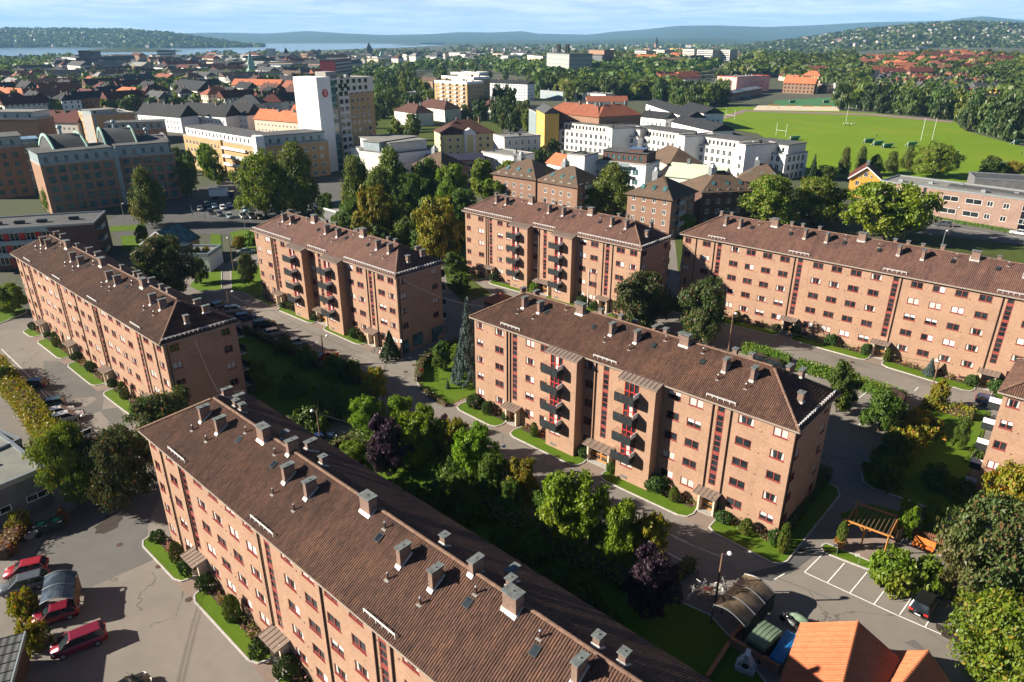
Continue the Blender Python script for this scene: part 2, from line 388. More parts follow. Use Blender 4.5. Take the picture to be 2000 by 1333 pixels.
M['lawn'] = ground_mat('lawn grass', (.060,.125,.006), (.095,.160,.010), (.150,.160,.020), s1=.25, s2=1.1, s3=.22, bump=.8, grain=16, gk=.5)
M['field'] = ground_mat('field grass', (.110,.205,.006), (.160,.245,.010), (.215,.225,.022), s1=.018, s2=.09, s3=.03, bump=.5, grain=4, gk=.35)
M['rough_grass'] = ground_mat('rough grass', (.045,.075,.012), (.075,.095,.018), (.09,.085,.03), s1=.03, s2=.4, s3=.1, bump=.7, grain=9, gk=.4)
M['soil'] = ground_mat('garden soil', (.055,.04,.03), (.075,.055,.042), None, s1=.5, s2=2)
M['city'] = ground_mat('town ground', (.065,.085,.04), (.11,.105,.09), (.05,.075,.025), s1=.006, s2=.04, s3=.012, bump=.1, grain=1)
M['sand'] = flat('sand court', (.55,.46,.34), .95)
M['turf'] = flat('artificial turf', (.05,.16,.06), .9)
M['paint'] = flat('road paint', (.72,.72,.70), .8, var=.15, scale=5)
M['bark'] = flat('bark', (.085,.06,.045), .9, var=.35, scale=5)
M['birch_bark'] = flat('birch bark', (.42,.40,.37), .9, var=.4, scale=3)
M['puddle'] = flat('oil stain', (.045,.036,.032), .6, var=.3)
# foliage
M['lf_mid'] = leaf_mat('leaves mid green', (.055,.110,.010), (.095,.165,.012), (.125,.165,.012))
M['lf_bright'] = leaf_mat('leaves bright green', (.110,.200,.008), (.190,.280,.010), (.215,.250,.010))
M['lf_yellow'] = leaf_mat('leaves yellowing', (.190,.205,.008), (.290,.265,.010), (.115,.170,.010), tip=(.36,.17,.012))
M['lf_maple'] = leaf_mat('maple leaves', (.105,.165,.008), (.170,.220,.010), (.070,.125,.008), tip=(.26,.20,.015))
M['lf_dark'] = leaf_mat('chestnut leaves', (.042,.075,.012), (.080,.110,.020), (.11,.095,.03), tip=(.17,.09,.04))
M['lf_birch'] = leaf_mat('birch leaves', (.085,.130,.012), (.140,.180,.016), (.19,.185,.018))
M['lf_plum'] = leaf_mat('purple leaves', (.030,.014,.026), (.065,.033,.053), (.042,.026,.036))
M['lf_spruce'] = leaf_mat('blue spruce needles', (.065,.100,.090), (.115,.160,.150), None, trans=.1)
M['lf_conifer'] = leaf_mat('conifer needles', (.022,.050,.014), (.045,.080,.018), None, trans=.1)
M['lf_thuja'] = leaf_mat('clipped thuja', (.060,.105,.010), (.110,.150,.014), (.13,.13,.015), trans=.15)
M['lf_shrub'] = leaf_mat('evergreen shrub', (.034,.072,.012), (.062,.115,.016), None, trans=.2)
M['lf_hedge'] = leaf_mat('hedge leaves', (.090,.180,.008), (.150,.245,.010), (.19,.21,.012))
M['lf_red'] = leaf_mat('autumn creeper', (.28,.065,.02), (.23,.14,.015), (.12,.16,.012))
M['lf_flower'] = leaf_mat('garden perennials', (.09,.12,.02), (.16,.15,.04), (.30,.14,.05), tip=(.55,.20,.28))
# ------------------------------------------------------------------ facade kit
def facade(mb, P, u0, u1, z0, z1, holes, d=.12, mi=0, mr=0):
    hs = [(round(a,3), round(b,3), round(c,3), round(e,3)) for a,b,c,e in holes if b > u0+.01 and a < u1-.01]
    us = sorted({u0, u1} | {h[0] for h in hs} | {h[1] for h in hs}); zs = sorted({z0, z1} | {h[2] for h in hs} | {h[3] for h in hs})
    us = [u for u in us if u0 <= u <= u1]; zs = [z for z in zs if z0 <= z <= z1]
    for i in range(len(us)-1):
        for j in range(len(zs)-1):
            cu = (us[i]+us[i+1])/2; cz = (zs[j]+zs[j+1])/2
            if any(h[0] < cu < h[1] and h[2] < cz < h[3] for h in hs): continue
            mb.quad(P(us[i],zs[j],0), P(us[i+1],zs[j],0), P(us[i+1],zs[j+1],0), P(us[i],zs[j+1],0), mi)
    for a,b,c,e in hs:
        mb.quad(P(a,c,0),P(b,c,0),P(b,c,d),P(a,c,d),mr); mb.quad(P(a,e,d),P(b,e,d),P(b,e,0),P(a,e,0),mr)
        mb.quad(P(a,c,0),P(a,c,d),P(a,e,d),P(a,e,0),mr); mb.quad(P(b,c,d),P(b,c,0),P(b,e,0),P(b,e,d),mr)
def walls4(mb, x0, y0, x1, y1, z0, z1, front=(), right=(), back=(), left=(), d=.12, mi=0):
    """four walls with real openings; u runs left to right as seen from outside each wall"""
    facade(mb, lambda u,z,k: (u, y0+k, z), x0, x1, z0, z1, front, d, mi, mi)
    facade(mb, lambda u,z,k: (x1-k, u, z), y0, y1, z0, z1, right, d, mi, mi)
    facade(mb, lambda u,z,k: (x0+x1-u, y1-k, z), x0, x1, z0, z1, back, d, mi, mi)
    facade(mb, lambda u,z,k: (x0+k, y0+y1-u, z), y0, y1, z0, z1, left, d, mi, mi)
_wk = {}
def win_meshes(w, h, style, frame='red', div=.52):
    """frame with sill, glass panes, and what hangs behind them, all set in an opening w by h"""
    k = (round(w,2), round(h,2), style, frame, div)
    if k in _wk: return _wk[k]
    fm = MB(); b = .075
    for (x0,z0,x1,z1) in ((0,0,b,h),(w-b,0,w,h),(b,0,w-b,b),(b,h-b,w-b,h)): fm.box(x0,.035,z0,x1,.115,z1)
    m = w*div
    if div: fm.box(m-.05,.035,b,m+.05,.113,h-b)
    fm.box(-.04,-.06,-.07,w+.04,.05,0.0)
    panes = []
    for (a,c) in (((b,m-.05),(m+.05,w-b)) if div else ((b,w-b),)):
        pm = MB(); pm.quad((a,.09,b),(c,.09,b),(c,.09,h-b),(a,.09,h-b)); panes.append(pm.mesh('pane', M['glass']))
    bl = MB(); lights = ((b,m-.05),(m+.05,w-b)) if div else ((b,w-b),)
    if style == 1:
        for a,c in lights: bl.quad((a,.082,b+.02),(c,.082,b+.02),(c,.082,h-b),(a,.082,h-b))
    elif style == 2:
        for a,c in lights: bl.quad((a,.082,h*.52),(c,.082,h*.52),(c,.082,h-b),(a,.082,h-b))
    elif style == 3:
        a,c = lights[-1]; bl.quad((a,.082,b+.02),(c,.082,b+.02),(c,.082,h-b),(a,.082,h-b))
    elif style == 4:
        a,c = lights[0]; bl.quad((a,.082,b),(a+(c-a)*.45,.082,b),(a+(c-a)*.3,.082,h-b),(a,.082,h-b))
        a,c = lights[-1]; bl.quad((c-(c-a)*.45,.082,b),(c,.082,b),(c,.082,h-b),(c-(c-a)*.3,.082,h-b))
    elif style == 5:
        for a,c in lights: bl.quad((a,.082,b),(c,.082,b),(c,.082,h-b),(a,.082,h-b))
    hang = []
    for q in range(0, len(bl.v), 4):
        b1 = MB(); b1.quad(*bl.v[q:q+4]); hang.append(b1.mesh('blind' if style < 4 else 'curtain', M['blind'] if style < 4 else M['curtain']))
    _wk[k] = (fm.mesh('window', M[frame]), panes, hang); return _wk[k]
def window(parent, loc, w, h, rz=0.0, style=0, frame='red', split=True, div=.52):
    fr, panes, hang = win_meshes(w, h, style, frame, div)
    o = put('window', fr, parent, loc, rz)
    for p in panes: put('pane', p, o)
    for hg in hang: put('blind' if style < 4 else 'curtain', hg, o)
    return o
_sw = {}
def simple_window(parent, loc, w, h, rz=0.0, frame='white', glass='glass', div=2, name='window'):
    """a far window: one mesh of frame, bars and recessed glass"""
    k = (round(w,2), round(h,2), frame, glass, div)
    if k not in _sw:
        mb = MB(); b = min(.09, w*.1)
        mb.quad((0,.10,0),(w,.10,0),(w,.10,h),(0,.10,h),1)
        for (x0,z0,x1,z1) in ((0,0,b,h),(w-b,0,w,h),(b,0,w-b,b),(b,h-b,w-b,h)): mb.box(x0,.03,z0,x1,.095,z1,0)
        for i in range(1, div): x = w*i/div; mb.box(x-b*.4,.03,b,x+b*.4,.095,h-b,0)
        _sw[k] = mb.mesh('window', [M[frame], M[glass]])
    return put(name, _sw[k], parent, loc, rz)
def pick_style(r):
    x = r.random()
    return 1 if x < .08 else 2 if x < .17 else 3 if x < .22 else 4 if x < .46 else 5 if x < .55 else 0

# ------------------------------------------------------------------ roofs
def slope_frame(o, a, b):
    """o eave corner, a unit along the eave, b point up the slope"""
    a = Vector(a).normalized(); v = Vector(b) - Vector(o); v -= a*v.dot(a); n = a.cross(v.normalized())
    return Vector(o), a, v.normalized(), n, v.length
def tile_field(mb, o, a, v, n, vlen, lo, hi, pu=.21, pv=.36, amp=.05, lift=.04, mi=0):
    """rows of pantiles as real ribs and steps; lo(t), hi(t) bound each row"""
    rows = int(vlen/pv)
    prof = ((0.0,0.0),(.32,1.0),(.72,1.0))
    for i in range(rows+1):
        v0 = i*pv; v1 = min(vlen, v0+pv)
        if v1-v0 < .05: continue
        a0 = lo((v0+v1)/2); b0 = hi((v0+v1)/2); j0 = math.ceil(a0/pu); j1 = int(b0/pu)
        if j1 <= j0: continue
        us = []
        for j in range(j0, j1):
            jit = rnd.uniform(-.006,.006)
            for pu_, ph in prof: us.append(((j+pu_)*pu, ph*amp+jit))
        us.append((j1*pu, 0.0)); k = len(us); vs = []
        base = o + v*v0; top = o + v*v1
        for u,h in us: vs.append(base + a*u + n*(h+lift))
        for u,h in us: vs.append(top + a*u + n*(h+.004))
        for u,h in us: vs.append(base + a*u + n*0.0)
        fs = [(q,q+1,k+q+1,k+q) for q in range(k-1)] + [(2*k+q,2*k+q+1,q+1,q) for q in range(k-1)]
        mb.add(vs, fs, mi)
def cap_mesh(length=.42, r=.17):
    mb = MB(); n = 5; vs = []
    for x, rr in ((0, r), (length, r*.86)):
        for i in range(n+1):
            t = math.pi*i/n; vs.append((x, rr*math.cos(t), rr*.8*math.sin(t)))
    mb.add(vs, [(i, i+1, n+2+i, n+1+i) for i in range(n)]); mb.add(vs, [tuple(range(n+1))[::-1]])
    return mb.mesh('ridge_tile', M['tile_ridge'], True)
CAP = cap_mesh()
def run_caps(parent, p, q, joined=False):
    p = Vector(p); q = Vector(q); d = q-p; L = d.length; d.normalize(); n = int(L/.40)
    rot = Vector((1,0,0)).rotation_difference(d)
    y = Vector((0,0,1)).cross(d).normalized(); zx = d.cross(y); R = Matrix((d,y,zx)).transposed()
    e = R.to_euler()
    if joined:
        mb = MB()
        for i in range(n):
            m0 = CAP
            base = p + d*(i*.40); mb.add([base + R @ v.co for v in m0.vertices], [tuple(f.vertices) for f in m0.polygons])
        build('ridge_cap', mb, M['tile_ridge'], parent)
    else:
        for i in range(n): put('ridge_tile', CAP, parent, p + d*(i*.40), rot=e)
def chimney_parts(w, dpt, h, drop):
    body = MB(); body.box(-w/2,-dpt/2,-drop,w/2,dpt/2,h)
    cp = MB(); cp.box(-w/2-.09,-dpt/2-.09,h+.13,w/2+.09,dpt/2+.09,h+.22)
    for sx in (-1,1):
        for sy in (-1,1): cp.box(sx*(w/2-.08)-.05, sy*(dpt/2-.08)-.05, h, sx*(w/2-.08)+.05, sy*(dpt/2-.08)+.05, h+.13)
    cp.tube((0,0,h+.22),(0,0,h+.30),.07,.05,6)
    return body.mesh('chimney', M['brick_chim']), cp.mesh('chimney_cap', M['cap'])
CH = {'T': chimney_parts(.44,1.06,1.18,1.3), 'B': chimney_parts(1.20,.80,1.15,1.0), 'S': chimney_parts(.50,.54,.82,.8), 'R': chimney_parts(.44,1.05,.98,1.1), 'E': chimney_parts(.62,.62,1.1,1.2)}
def vent_mesh():
    mb = MB(); mb.tube((0,0,-.3),(0,0,.62),.065,n=8,mi=0); mb.tube((0,0,.62),(0,0,.74),.11,.03,8,1); mb.box(-.22,-.24,-.03,.22,.24,.03,2)
    return mb.mesh('roof_vent', [M['pipe'], M['steel'], M['flash']])
VENT = vent_mesh()
def skylight_meshes():
    f = MB(); f.box(-.29,-.38,-.1,.29,.38,.10); g = MB(); g.quad((-.24,-.33,.106),(.24,-.33,.106),(.24,.33,.106),(-.24,.33,.106))
    return f.mesh('skylight', M['metal_dark']), g.mesh('skylight_pane', M['glass'])
SKY = skylight_meshes()
def rail_mesh(L):
    mb = MB(); n = max(2, int(L/.62)); z = (.18,.33,.46)
    for zz_ in z[1:]: mb.beam((0,0,zz_),(L,0,zz_),.035)
    for i in range(n+1):
        x = L*i/n; mb.beam((x,0,-.02),(x,0,.48),.035); mb.beam((x,.0,.40),(x,.38,.16),.03)
    return mb.mesh('snow_guard', M['white'])
# ------------------------------------------------------------------ the brick apartment blocks
RT = [13.65, 10.9, 8.15, 5.4, 2.65]; WH = 1.05; EZ = 14.25; RISE = 3.6
def stair_meshes():
    f = MB(); tops = []; z = 13.75; w = .92
    groups = [1,3,3,3,2]; H = 13.75-4.05; ph = .66; gap = .09; band = .47
    spans = []
    for gi, g in enumerate(groups):
        for k in range(g): spans.append((z-ph, z)); z -= ph+gap
        z -= band-gap
    zb = z+band-.08
    edges = sorted(spans)
    f.box(0,.03,zb,.09,.11,13.75); f.box(w-.09,.03,zb,w,.11,13.75)
    last = zb
    for a,b in edges:
        if a > last+.001: f.box(.09,.035,last,w-.09,.11,a)
        last = b
    if last < 13.75: f.box(.09,.035,last,w-.09,.11,13.75)
    p = MB(); p.quad((.09,.09,0),(w-.09,.09,0),(w-.09,.09,ph),(.09,.09,ph))
    return f.mesh('stair_window', M['red']), p.mesh('stair_pane', M['glass']), edges, zb, w
ST = stair_meshes()
def balcony_meshes(w=2.75, d=1.25):
    slab = MB(); slab.box(0,-d,-.16,w,0,0)
    fr = MB(); n = 3
    for i in range(n): fr.box(w*i/n+.02,-d-.03,-.20,w*(i+1)/n-.02,-d+.01,1.02)
    rails = MB()
    for x in (0, w*.5, w): rails.beam((x,-d-.01,0),(x,-d-.01,1.02),.05)
    rails.beam((0,-d-.01,1.0),(w,-d-.01,1.0),.05)
    for zz_ in (.25,.5,.75,1.0): rails.beam((0.02,-d,zz_),(0.02,0,zz_),.03)
    side = MB(); side.box(w-.02,-d,-.20,w+.03,-.02,.66)
    scr = MB(); scr.box(w-.02,-d,.68,w+.03,-.02,1.30)
    return slab.mesh('balcony', M['concrete']), fr.mesh('railing_panel', M['balc']), rails.mesh('handrail', M['metal_dark']), side.mesh('side_panel', M['balc']), scr.mesh('privacy_screen', M['white'])
BAL = balcony_meshes()
def balc(parent, loc, rz=0.0, sx=1.0):
    o = put('balcony', BAL[0], parent, loc, rz, scale=(sx,1,1))
    for m_, nm in zip(BAL[1:], ('railing_panel','handrail','side_panel','privacy_screen')): put(nm, m_, o)
    return o
def bdoor_meshes():
    w, h = 2.1, 2.15; f = MB(); p = MB()
    for x in (0, .68, 1.36, w-.08): f.box(x,.0,0,x+.08,.12,h)
    f.box(0,.0,h-.09,w,.118,h); f.box(0,.0,0,w,.118,.14); f.box(0,.0,.82,w,.116,.9)
    p.quad((.04,.09,.1),(w-.04,.09,.1),(w-.04,.09,h-.05),(.04,.09,h-.05))
    c = MB(); c.quad((.78,.082,.2),(1.34,.082,.2),(1.34,.082,h-.12),(.78,.082,h-.12))
    return f.mesh('balcony_door', M['redbright']), p.mesh('pane', M['glass']), c.mesh('curtain', M['curtain'])
BD = bdoor_meshes()
def entrance(parent, c, y, zg, double=False):
    hw = 1.55 if double else .85
    cm = MB(); x0, x1 = c-hw-.65, c+hw+.55; z0 = zg+2.75; y0 = y-1.55
    cm.add([(x0,y,z0+.28),(x1,y,z0+.28),(x1,y0,z0),(x0,y0,z0),(x0,y,z0+.16),(x1,y,z0+.16),(x1,y0,z0-.12),(x0,y0,z0-.12)],
           [(0,3,2,1),(4,5,6,7),(3,7,6,2),(0,4,7,3),(1,2,6,5)])
    n = 5
    for i in range(n+1):
        x = x0+(x1-x0)*i/n; cm.beam((x,y,z0+.30),(x,y0,z0+.02),.05,.05)
    build('entrance_canopy', cm, M['seam'], parent)
    for x in (c-hw-.22, c+hw+.02):
        f = MB(); f.box(x,y-.95,zg-.4,x+.22,y-.004,z0+.12); build('entrance_pier', f, M['cream'], parent)
    st = MB(); st.box(c-hw,y-1.1,zg-.3,c+hw,y-.006,zg+.12); build('doorstep', st, M['concrete'], parent)
    k = 2 if double else 1
    for i in range(k):
        w = (2*hw-.1)/k; x = c-hw+.05+i*w; z = zg+.13; h = 2.35
        d = MB(); t = .11
        for (a,b,e,f_) in ((x,z,x+t,z+h),(x+w-t,z,x+w,z+h),(x+t,z,x+w-t,z+.25),(x+t,z+h-t,x+w-t,z+h),(x+t,z+.95,x+w-t,z+1.1)): d.box(a,y-.14,b,e,y-.02,f_)
        d.beam((x+t+.1,y-.18,z+.8),(x+w-t-.1,y-.18,z+.8),.04)
        do = build('entrance_door', d, M['wood'], parent)
        p = MB(); p.quad((x+t,y-.05,z+.25),(x+w-t,y-.05,z+.25),(x+w-t,y-.05,z+h-t),(x+t,y-.05,z+h-t)); build('pane', p, M['glass'], do)
def apartment(tag_, A, ang, g, L, D, label, modules, bays=(), chim=(), vents=(), skys=(), rails=(), tiles3d=True, caps=False, end_rail=False, seed=0, backbalc=True, pipes=(), endwin=True, right_hip=True, endbalc=None, split=True):
    r = random.Random(seed); a = math.radians(ang)
    root = thing('apartment_block', label, 'apartment building', (A[0], A[1], g), a, 'brick apartment blocks of the estate')
    ca, sa = math.cos(a), math.sin(a)
    def zg(x, y): return gz(A[0]+ca*x-sa*y, A[1]+sa*x+ca*y) - g
    o = .55; x0, x1, y0, y1 = o, L-o, o, D-o
    stairs = modules; cols = []
    cols += [(1.0,1.3),(4.75,1.7)]
    for i, c in enumerate(stairs[:-1]):
        if bays and i < len(bays): continue
        for d in (2.25,5.4,8.55,11.75): cols.append((c+d, 1.75))
    if bays:
        cols += [(10.7,1.6),(13.4,1.45),(21.15,1.3),(33.35,1.75),(36.15,1.85)]
    if stairs and right_hip:
        cols += [(stairs[-1]+2.05,1.9),(L-2.9,1.65)]
    cols = [c for c in cols if c[0]+c[1] < L-o and not any(b0-.05 < c[0]+c[1]/2 < b1+.05 for b0,b1 in bays)]
    holes = [(u,u+w,t-WH,t) for (u,w) in cols for t in RT]
    holes += [(c-.46,c+.46,ST[3],13.75) for c in stairs]
    ends = []
    if endwin: ends = [(u,u+1.35,t-WH,t) for u in (1.35,D-2.9) for t in RT[:4 if endwin == 'shop' else 5]]
    mb = MB(); walls4(mb, x0, y0, x1, y1, -2.6, EZ-.12, holes, ends)
    wl = build('wall', mb, M['brick'], root)
    for (u,w) in cols:
        for t in RT: window(root, (u, y0, t-WH), w, WH, 0, pick_style(r), split=split)
    for (u,v,z,t) in ends: window(root, (x1, u, z), v-u, WH, math.pi/2, r.choice((0,0,5,4)))
    for c in stairs:
        s = put('stair_window', ST[0], root, (c-.46, y0, 0))
        for (za_,zb_) in ST[2]: put('stair_pane', ST[1], s, (0,0,za_))
    # basement windows
    for (u,w) in cols:
        if r.random() < .75:
            z = zg(u, y0)+.35; b_ = MB(); b_.box(u+.2,y0-.03,z,u+1.2,y0+.02,z+.45,0); b_.quad((u+.28,y0-.034,z+.07),(u+1.12,y0-.034,z+.07),(u+1.12,y0-.034,z+.38),(u+.28,y0-.034,z+.38),1)
            build('basement_window', b_, [M['red'], M['glass']], root)
    for x in pipes:
        b_ = MB(); b_.tube((x,y0-.09,zg(x,y0)),(x,y0-.09,EZ-.25),.075,n=8); b_.beam((x,y0-.09,EZ-.3),(x,.08,EZ-.08),.10); build('downpipe', b_, M['pipe'], root)
    b_ = MB(); b_.tube((x1+.09,y0+.5,zg(x1,y0)),(x1+.09,y0+.5,EZ-.25),.07,n=6); build('downpipe', b_, M['pipe'], root)
    for i, c in enumerate(stairs): entrance(root, c, y0, zg(c, y0), double=bool(bays) and i == 1)
    for k in range(int(L/2.6)):                                     # small round vents in the brickwork
        u = 3.2+k*2.6+r.uniform(-.3,.3)
        if any(b0-.4 < u < b1+.4 for b0,b1 in bays): continue
        if any(h[0]-.15 < u < h[1]+.15 for h in holes): continue
        v_ = MB()
        for t in RT: v_.box(u-.08,y0-.02,t-1.25,u+.08,y0-.004,t-1.09)
        build('wall_vent', v_, M['brick_dark'], root)
    # bays with balconies
    for (b0,b1) in bays:
        by = y0-1.6; bh = []
        dx = b0+.55
        for t in RT[:4]: bh.append((dx,dx+2.1,t-2.15,t))
        wt_ = RT[4]; bh.append((dx+.1,dx+1.9,wt_-.95,wt_))
        m_ = MB(); facade(m_, lambda u,z,k: (u,by+k,z), b0, b1, -2.6, EZ-.35, bh, .12)
        facade(m_, lambda u,z,k: (b1-k,u,z), by, y0, -2.6, EZ-.3, []); facade(m_, lambda u,z,k: (b0+k,by+y0-u,z), by, y0, -2.6, EZ-.3, [])
        bay = build('bay', m_, M['brick'], root)
        for t in RT[:4]:
            d_ = put('balcony_door', BD[0], root, (dx,by,t-2.15)); put('pane', BD[1], d_)
            if r.random() < .75: put('curtain', BD[2], d_)
            balc(root, (b0-.05,by,t-2.2))
        window(root, (dx+.1,by,wt_-.95), 1.8, .95, 0, 5, div=.5)
        z = zg(b0+2,by)+.4; q = MB(); q.box(dx+.3,by-.03,z,dx+1.3,by+.02,z+.4); build('basement_window', q, M['concrete_dark'], root)
        rf = MB(); e = .3
        rf.add([(b0-e,.25,EZ+.14),(b1+e,.25,EZ+.14),(b1+e,by-e,EZ-.32),(b0-e,by-e,EZ-.32),(b0-e,.25,EZ-.1),(b1+e,.25,EZ-.1),(b1+e,by-e,EZ-.52),(b0-e,by-e,EZ-.52)],
               [(0,3,2,1),(4,5,6,7),(3,7,6,2),(0,4,7,3),(1,2,6,5)])
        for i in range(10):
            x = b0-e+(b1-b0+2*e)*i/9; rf.beam((x,.25,EZ+.17),(x,by-e,EZ-.29),.05,.06)
        build('bay_roof', rf, M['seam'], root)
    # roof: hipped body, tile courses, ridge, gutter
    hz = EZ+RISE; hd = D/2; k = RISE/hd
    c00,c10,c11,c01 = (0,0,EZ),(L,0,EZ),(L,D,EZ),(0,D,EZ); ra,rb = (hd,hd,hz),(L-hd,hd,hz)
    rf = MB(); rf.add([c00,c10,c11,c01,ra,rb],[(0,1,5,4),(1,2,5),(2,3,4,5),(3,0,4)])
    roof = build('roof', rf, M['tile'] if tiles3d else M['tile_far'], root)
    sof = MB(); sof.quad((0.02,0.02,EZ-.14),(0.02,D-.02,EZ-.14),(L-.02,D-.02,EZ-.14),(L-.02,.02,EZ-.14))
    for (p,q) in (((0,0),(L,0)),((L,0),(L,D)),((L,D),(0,D)),((0,D),(0,0))):
        sof.beam((p[0],p[1],EZ-.06),(q[0],q[1],EZ-.06),.10,.2)
    build('gutter', sof, M['fascia'], root)
    if tiles3d:
        for (oo,aa,up,Ln,tri) in ((c00,(1,0,0),ra,L,False),(c11,(-1,0,0),ra,L,False),(c10,(0,1,0),rb,D,True),(c01,(0,-1,0),ra,D,True)):
            oo_,a_,v_,n_,vl = slope_frame(oo,aa,up); t_ = MB(); sl = hd/vl
            tile_field(t_, oo_, a_, v_, n_, vl, lambda v,sl=sl: v*sl, lambda v,sl=sl,Ln=Ln: Ln-v*sl)
            build('roof_tiles', t_, M['tile'], roof, kind='stuff')
    up = Vector((0,0,.05))
    run_caps(roof, Vector(ra)+up, Vector(rb)+up, not caps)
    for p,q in ((c00,ra),(c10,rb),(c11,rb),(c01,ra)): run_caps(roof, Vector(p)+up*1.6, Vector(q)+up*1.6, True)
    def rz_(x,y): return EZ + k*min(y, D-y, x, L-x)
    for (typ,x,t) in chim:
        body, cp = CH[typ]; z = rz_(x,t)
        c_ = put('chimney', body, root, (x,t,z)); put('chimney_cap', cp, c_)
        dims = {'T':(.44,1.06),'B':(1.20,.80),'S':(.50,.54),'R':(.44,1.05),'E':(.62,.62)}[typ]
        f_ = MB(); w2, d2 = dims[0]/2+.07, dims[1]/2+.07
        zf = rz_(x,t-d2)-z; zb_ = rz_(x,t+d2)-z
        fr_ = (-w2,-d2-.12,rz_(x,t-d2-.12)-z+.075); fr2 = (w2,-d2-.16,fr_[2])
        f_.add([fr_,fr2,(w2,-d2+.06,zf+.24),(-w2,-d2+.06,zf+.24)],[(0,1,2,3)])
        for sx in (-1,1):
            f_.add([(sx*w2*1.15,-d2,zf+.08),(sx*w2*1.15,d2,zb_+.08),(sx*(w2-.06),d2,zb_+.2),(sx*(w2-.06),-d2,zf+.2)],[(0,1,2,3)])
        build('flashing', f_, M['flash'], c_)
    sl = math.atan(k)
    for (x,t) in vents: put('roof_vent', VENT, root, (x,t,rz_(x,t)), rot=((sl if t < hd else -sl)*0,0,0))
    for (x,t) in skys:
        s_ = put('skylight', SKY[0], root, (x,t,rz_(x,t)+.05), rot=(sl if t < hd else -sl,0,0)); put('skylight_pane', SKY[1], s_)
    for (x,l) in rails: put('snow_guard', rail_mesh(l), root, (x,.34,EZ+.34*k+.03))
    if end_rail: put('snow_guard', rail_mesh(D-1.0), root, (L-.34,.5,EZ+.34*k+.03), math.pi/2)
    if backbalc:
        for t in RT[:4]: balc(root, (L-1.1, D-o, t-2.2), math.pi, 1.05)
    if endbalc:
        for t in RT: balc(root, (x0, endbalc, t-2.2), -math.pi/2, .95)
    return root, zg
def at_frame(fl, g, ang):
    A = None; r = ray(*fl); t = (g+EZ-CAMH)/r[2]; return (t*r[0], t*r[1])
chimB1 = [('T',7.3,4.2),('T',10.7,4.2),('T',22.9,4.2),('T',26.3,4.2),('T',38.5,4.2),('T',42.0,4.2),('T',54.3,4.6),('T',57.8,4.2),
          ('B',16.6,5.55),('B',32.6,5.55),('B',48.1,5.55),('R',20.8,6.0),('R',44.0,6.2),('R',45.6,8.2),('R',20.2,8.2),('R',4.6,8.0),('R',6.6,8.3),
          ('S',8.6,7.0),('S',9.8,7.0),('S',17.9,7.0),('S',24.1,7.0),('S',39.9,7.0),('S',46.6,7.0),('S',54.0,6.9),('S',55.9,6.9),('S',60.5,7.0)]
ventB1 = [(7.3,2.75),(10.3,2.75),(14.0,5.1),(19.4,5.0),(22.8,2.6),(26.1,2.6),(35.2,5.1),(38.4,2.7),(42.0,2.7),(45.2,5.0),(50.9,5.0),(57.6,2.7)]
skyB1 = [(14.0,4.3),(20.2,4.3),(35.3,4.4),(45.1,4.3),(51.1,4.3)]
MOD4 = [8.6,24.4,40.1,56.0]; MOD3 = [8.65,24.4,40.2]
PF4 = at_frame((270,841), 0.0, -42.4)
B1, zg1 = apartment('1', PF4, -42.4, 0.0, 66.5, 11.9, 'nearest brick apartment block with long tiled roof running out of the bottom edge', MOD4,
    chim=chimB1, vents=ventB1, skys=skyB1, rails=[(6.6,3.6),(22.7,3.6),(38.5,3.5),(54.3,3.5)], caps=True, seed=1, pipes=(3.7,7.95,23.1,32.5,39.2,41.2,55.0), end_rail=True)
PF2 = at_frame((20.3,495.8), -1.0, -41.9)
B2, zg2 = apartment('2', PF2, -41.9, -1.0, 67.0, 11.9, 'brick apartment block behind the big chestnut, dark end wall facing the courtyard', [8.8,24.9,41.3,57.6],
    chim=[('T',7.5,4.2),('T',10.5,4.2),('B',17.1,5.5),('T',23.4,4.2),('T',27.2,4.2),('B',33.6,5.5),('T',39.9,4.2),('T',43.2,4.2),('B',50.2,5.5),('T',56.4,4.2),('T',59.7,4.2),
          ('R',4.2,7.6),('R',6.4,8.0),('S',19.0,6.6),('R',22.3,7.4),('R',26.0,7.5),('S',38.6,6.8),('R',44.0,7.0),('S',45.5,6.9),('R',48.3,7.5),('S',53.5,6.8),('S',56.0,6.8),('R',62.2,8.2),('R',64.2,8.4),('E',65.0,5.0)],
    vents=[(7.3,2.8),(10.3,2.8),(14.5,5.2),(23.2,2.8),(27,2.8),(31,5),(40,2.8),(43.2,2.8),(47,5),(56.2,2.8),(59.5,2.8)], skys=[(13.5,4.4),(29.8,4.4),(46.3,4.4)],
    rails=[(7.3,3.8),(23.2,3.8),(39.6,3.9),(56.5,3.4)], seed=2, pipes=(4.1,8.0,24.0,32.3,40.5,42.2,58.8,63.4), end_rail=True)
BAY = [(15.95,20.85),(27.7,32.6)]
chimB4 = [('T',7.4,4.1),('T',10.3,4.1),('B',16.3,5.5),('T',22.5,4.2),('T',26.3,4.2),('B',32.3,5.5),('T',38.5,4.1),('T',41.9,4.1),('S',14.8,6.6),('S',19.0,6.5),('S',22.1,6.6),('S',23.4,8.0),
          ('R',26.5,8.2),('S',28.8,6.8),('S',38.3,6.6),('S',40.3,6.6),('S',30.9,6.9),('R',3.9,7.6),('R',6.0,8.2)]
def endchim(L): return [('E',L-1.9,4.4),('R',L-3.6,8.6),('R',L-5.0,8.4)]
ventB4 = [(7.3,2.7),(10.2,2.7),(14.0,5.3),(22.4,2.7),(26.2,2.7),(35,5.1),(38.4,2.6),(41.8,2.6),(29.8,5.2)]
skyB4 = [(11.5,4.1),(19.6,4.1),(28.8,4.1),(35.6,4.0)]
PF = at_frame((916,619), 0.0, -42.4)
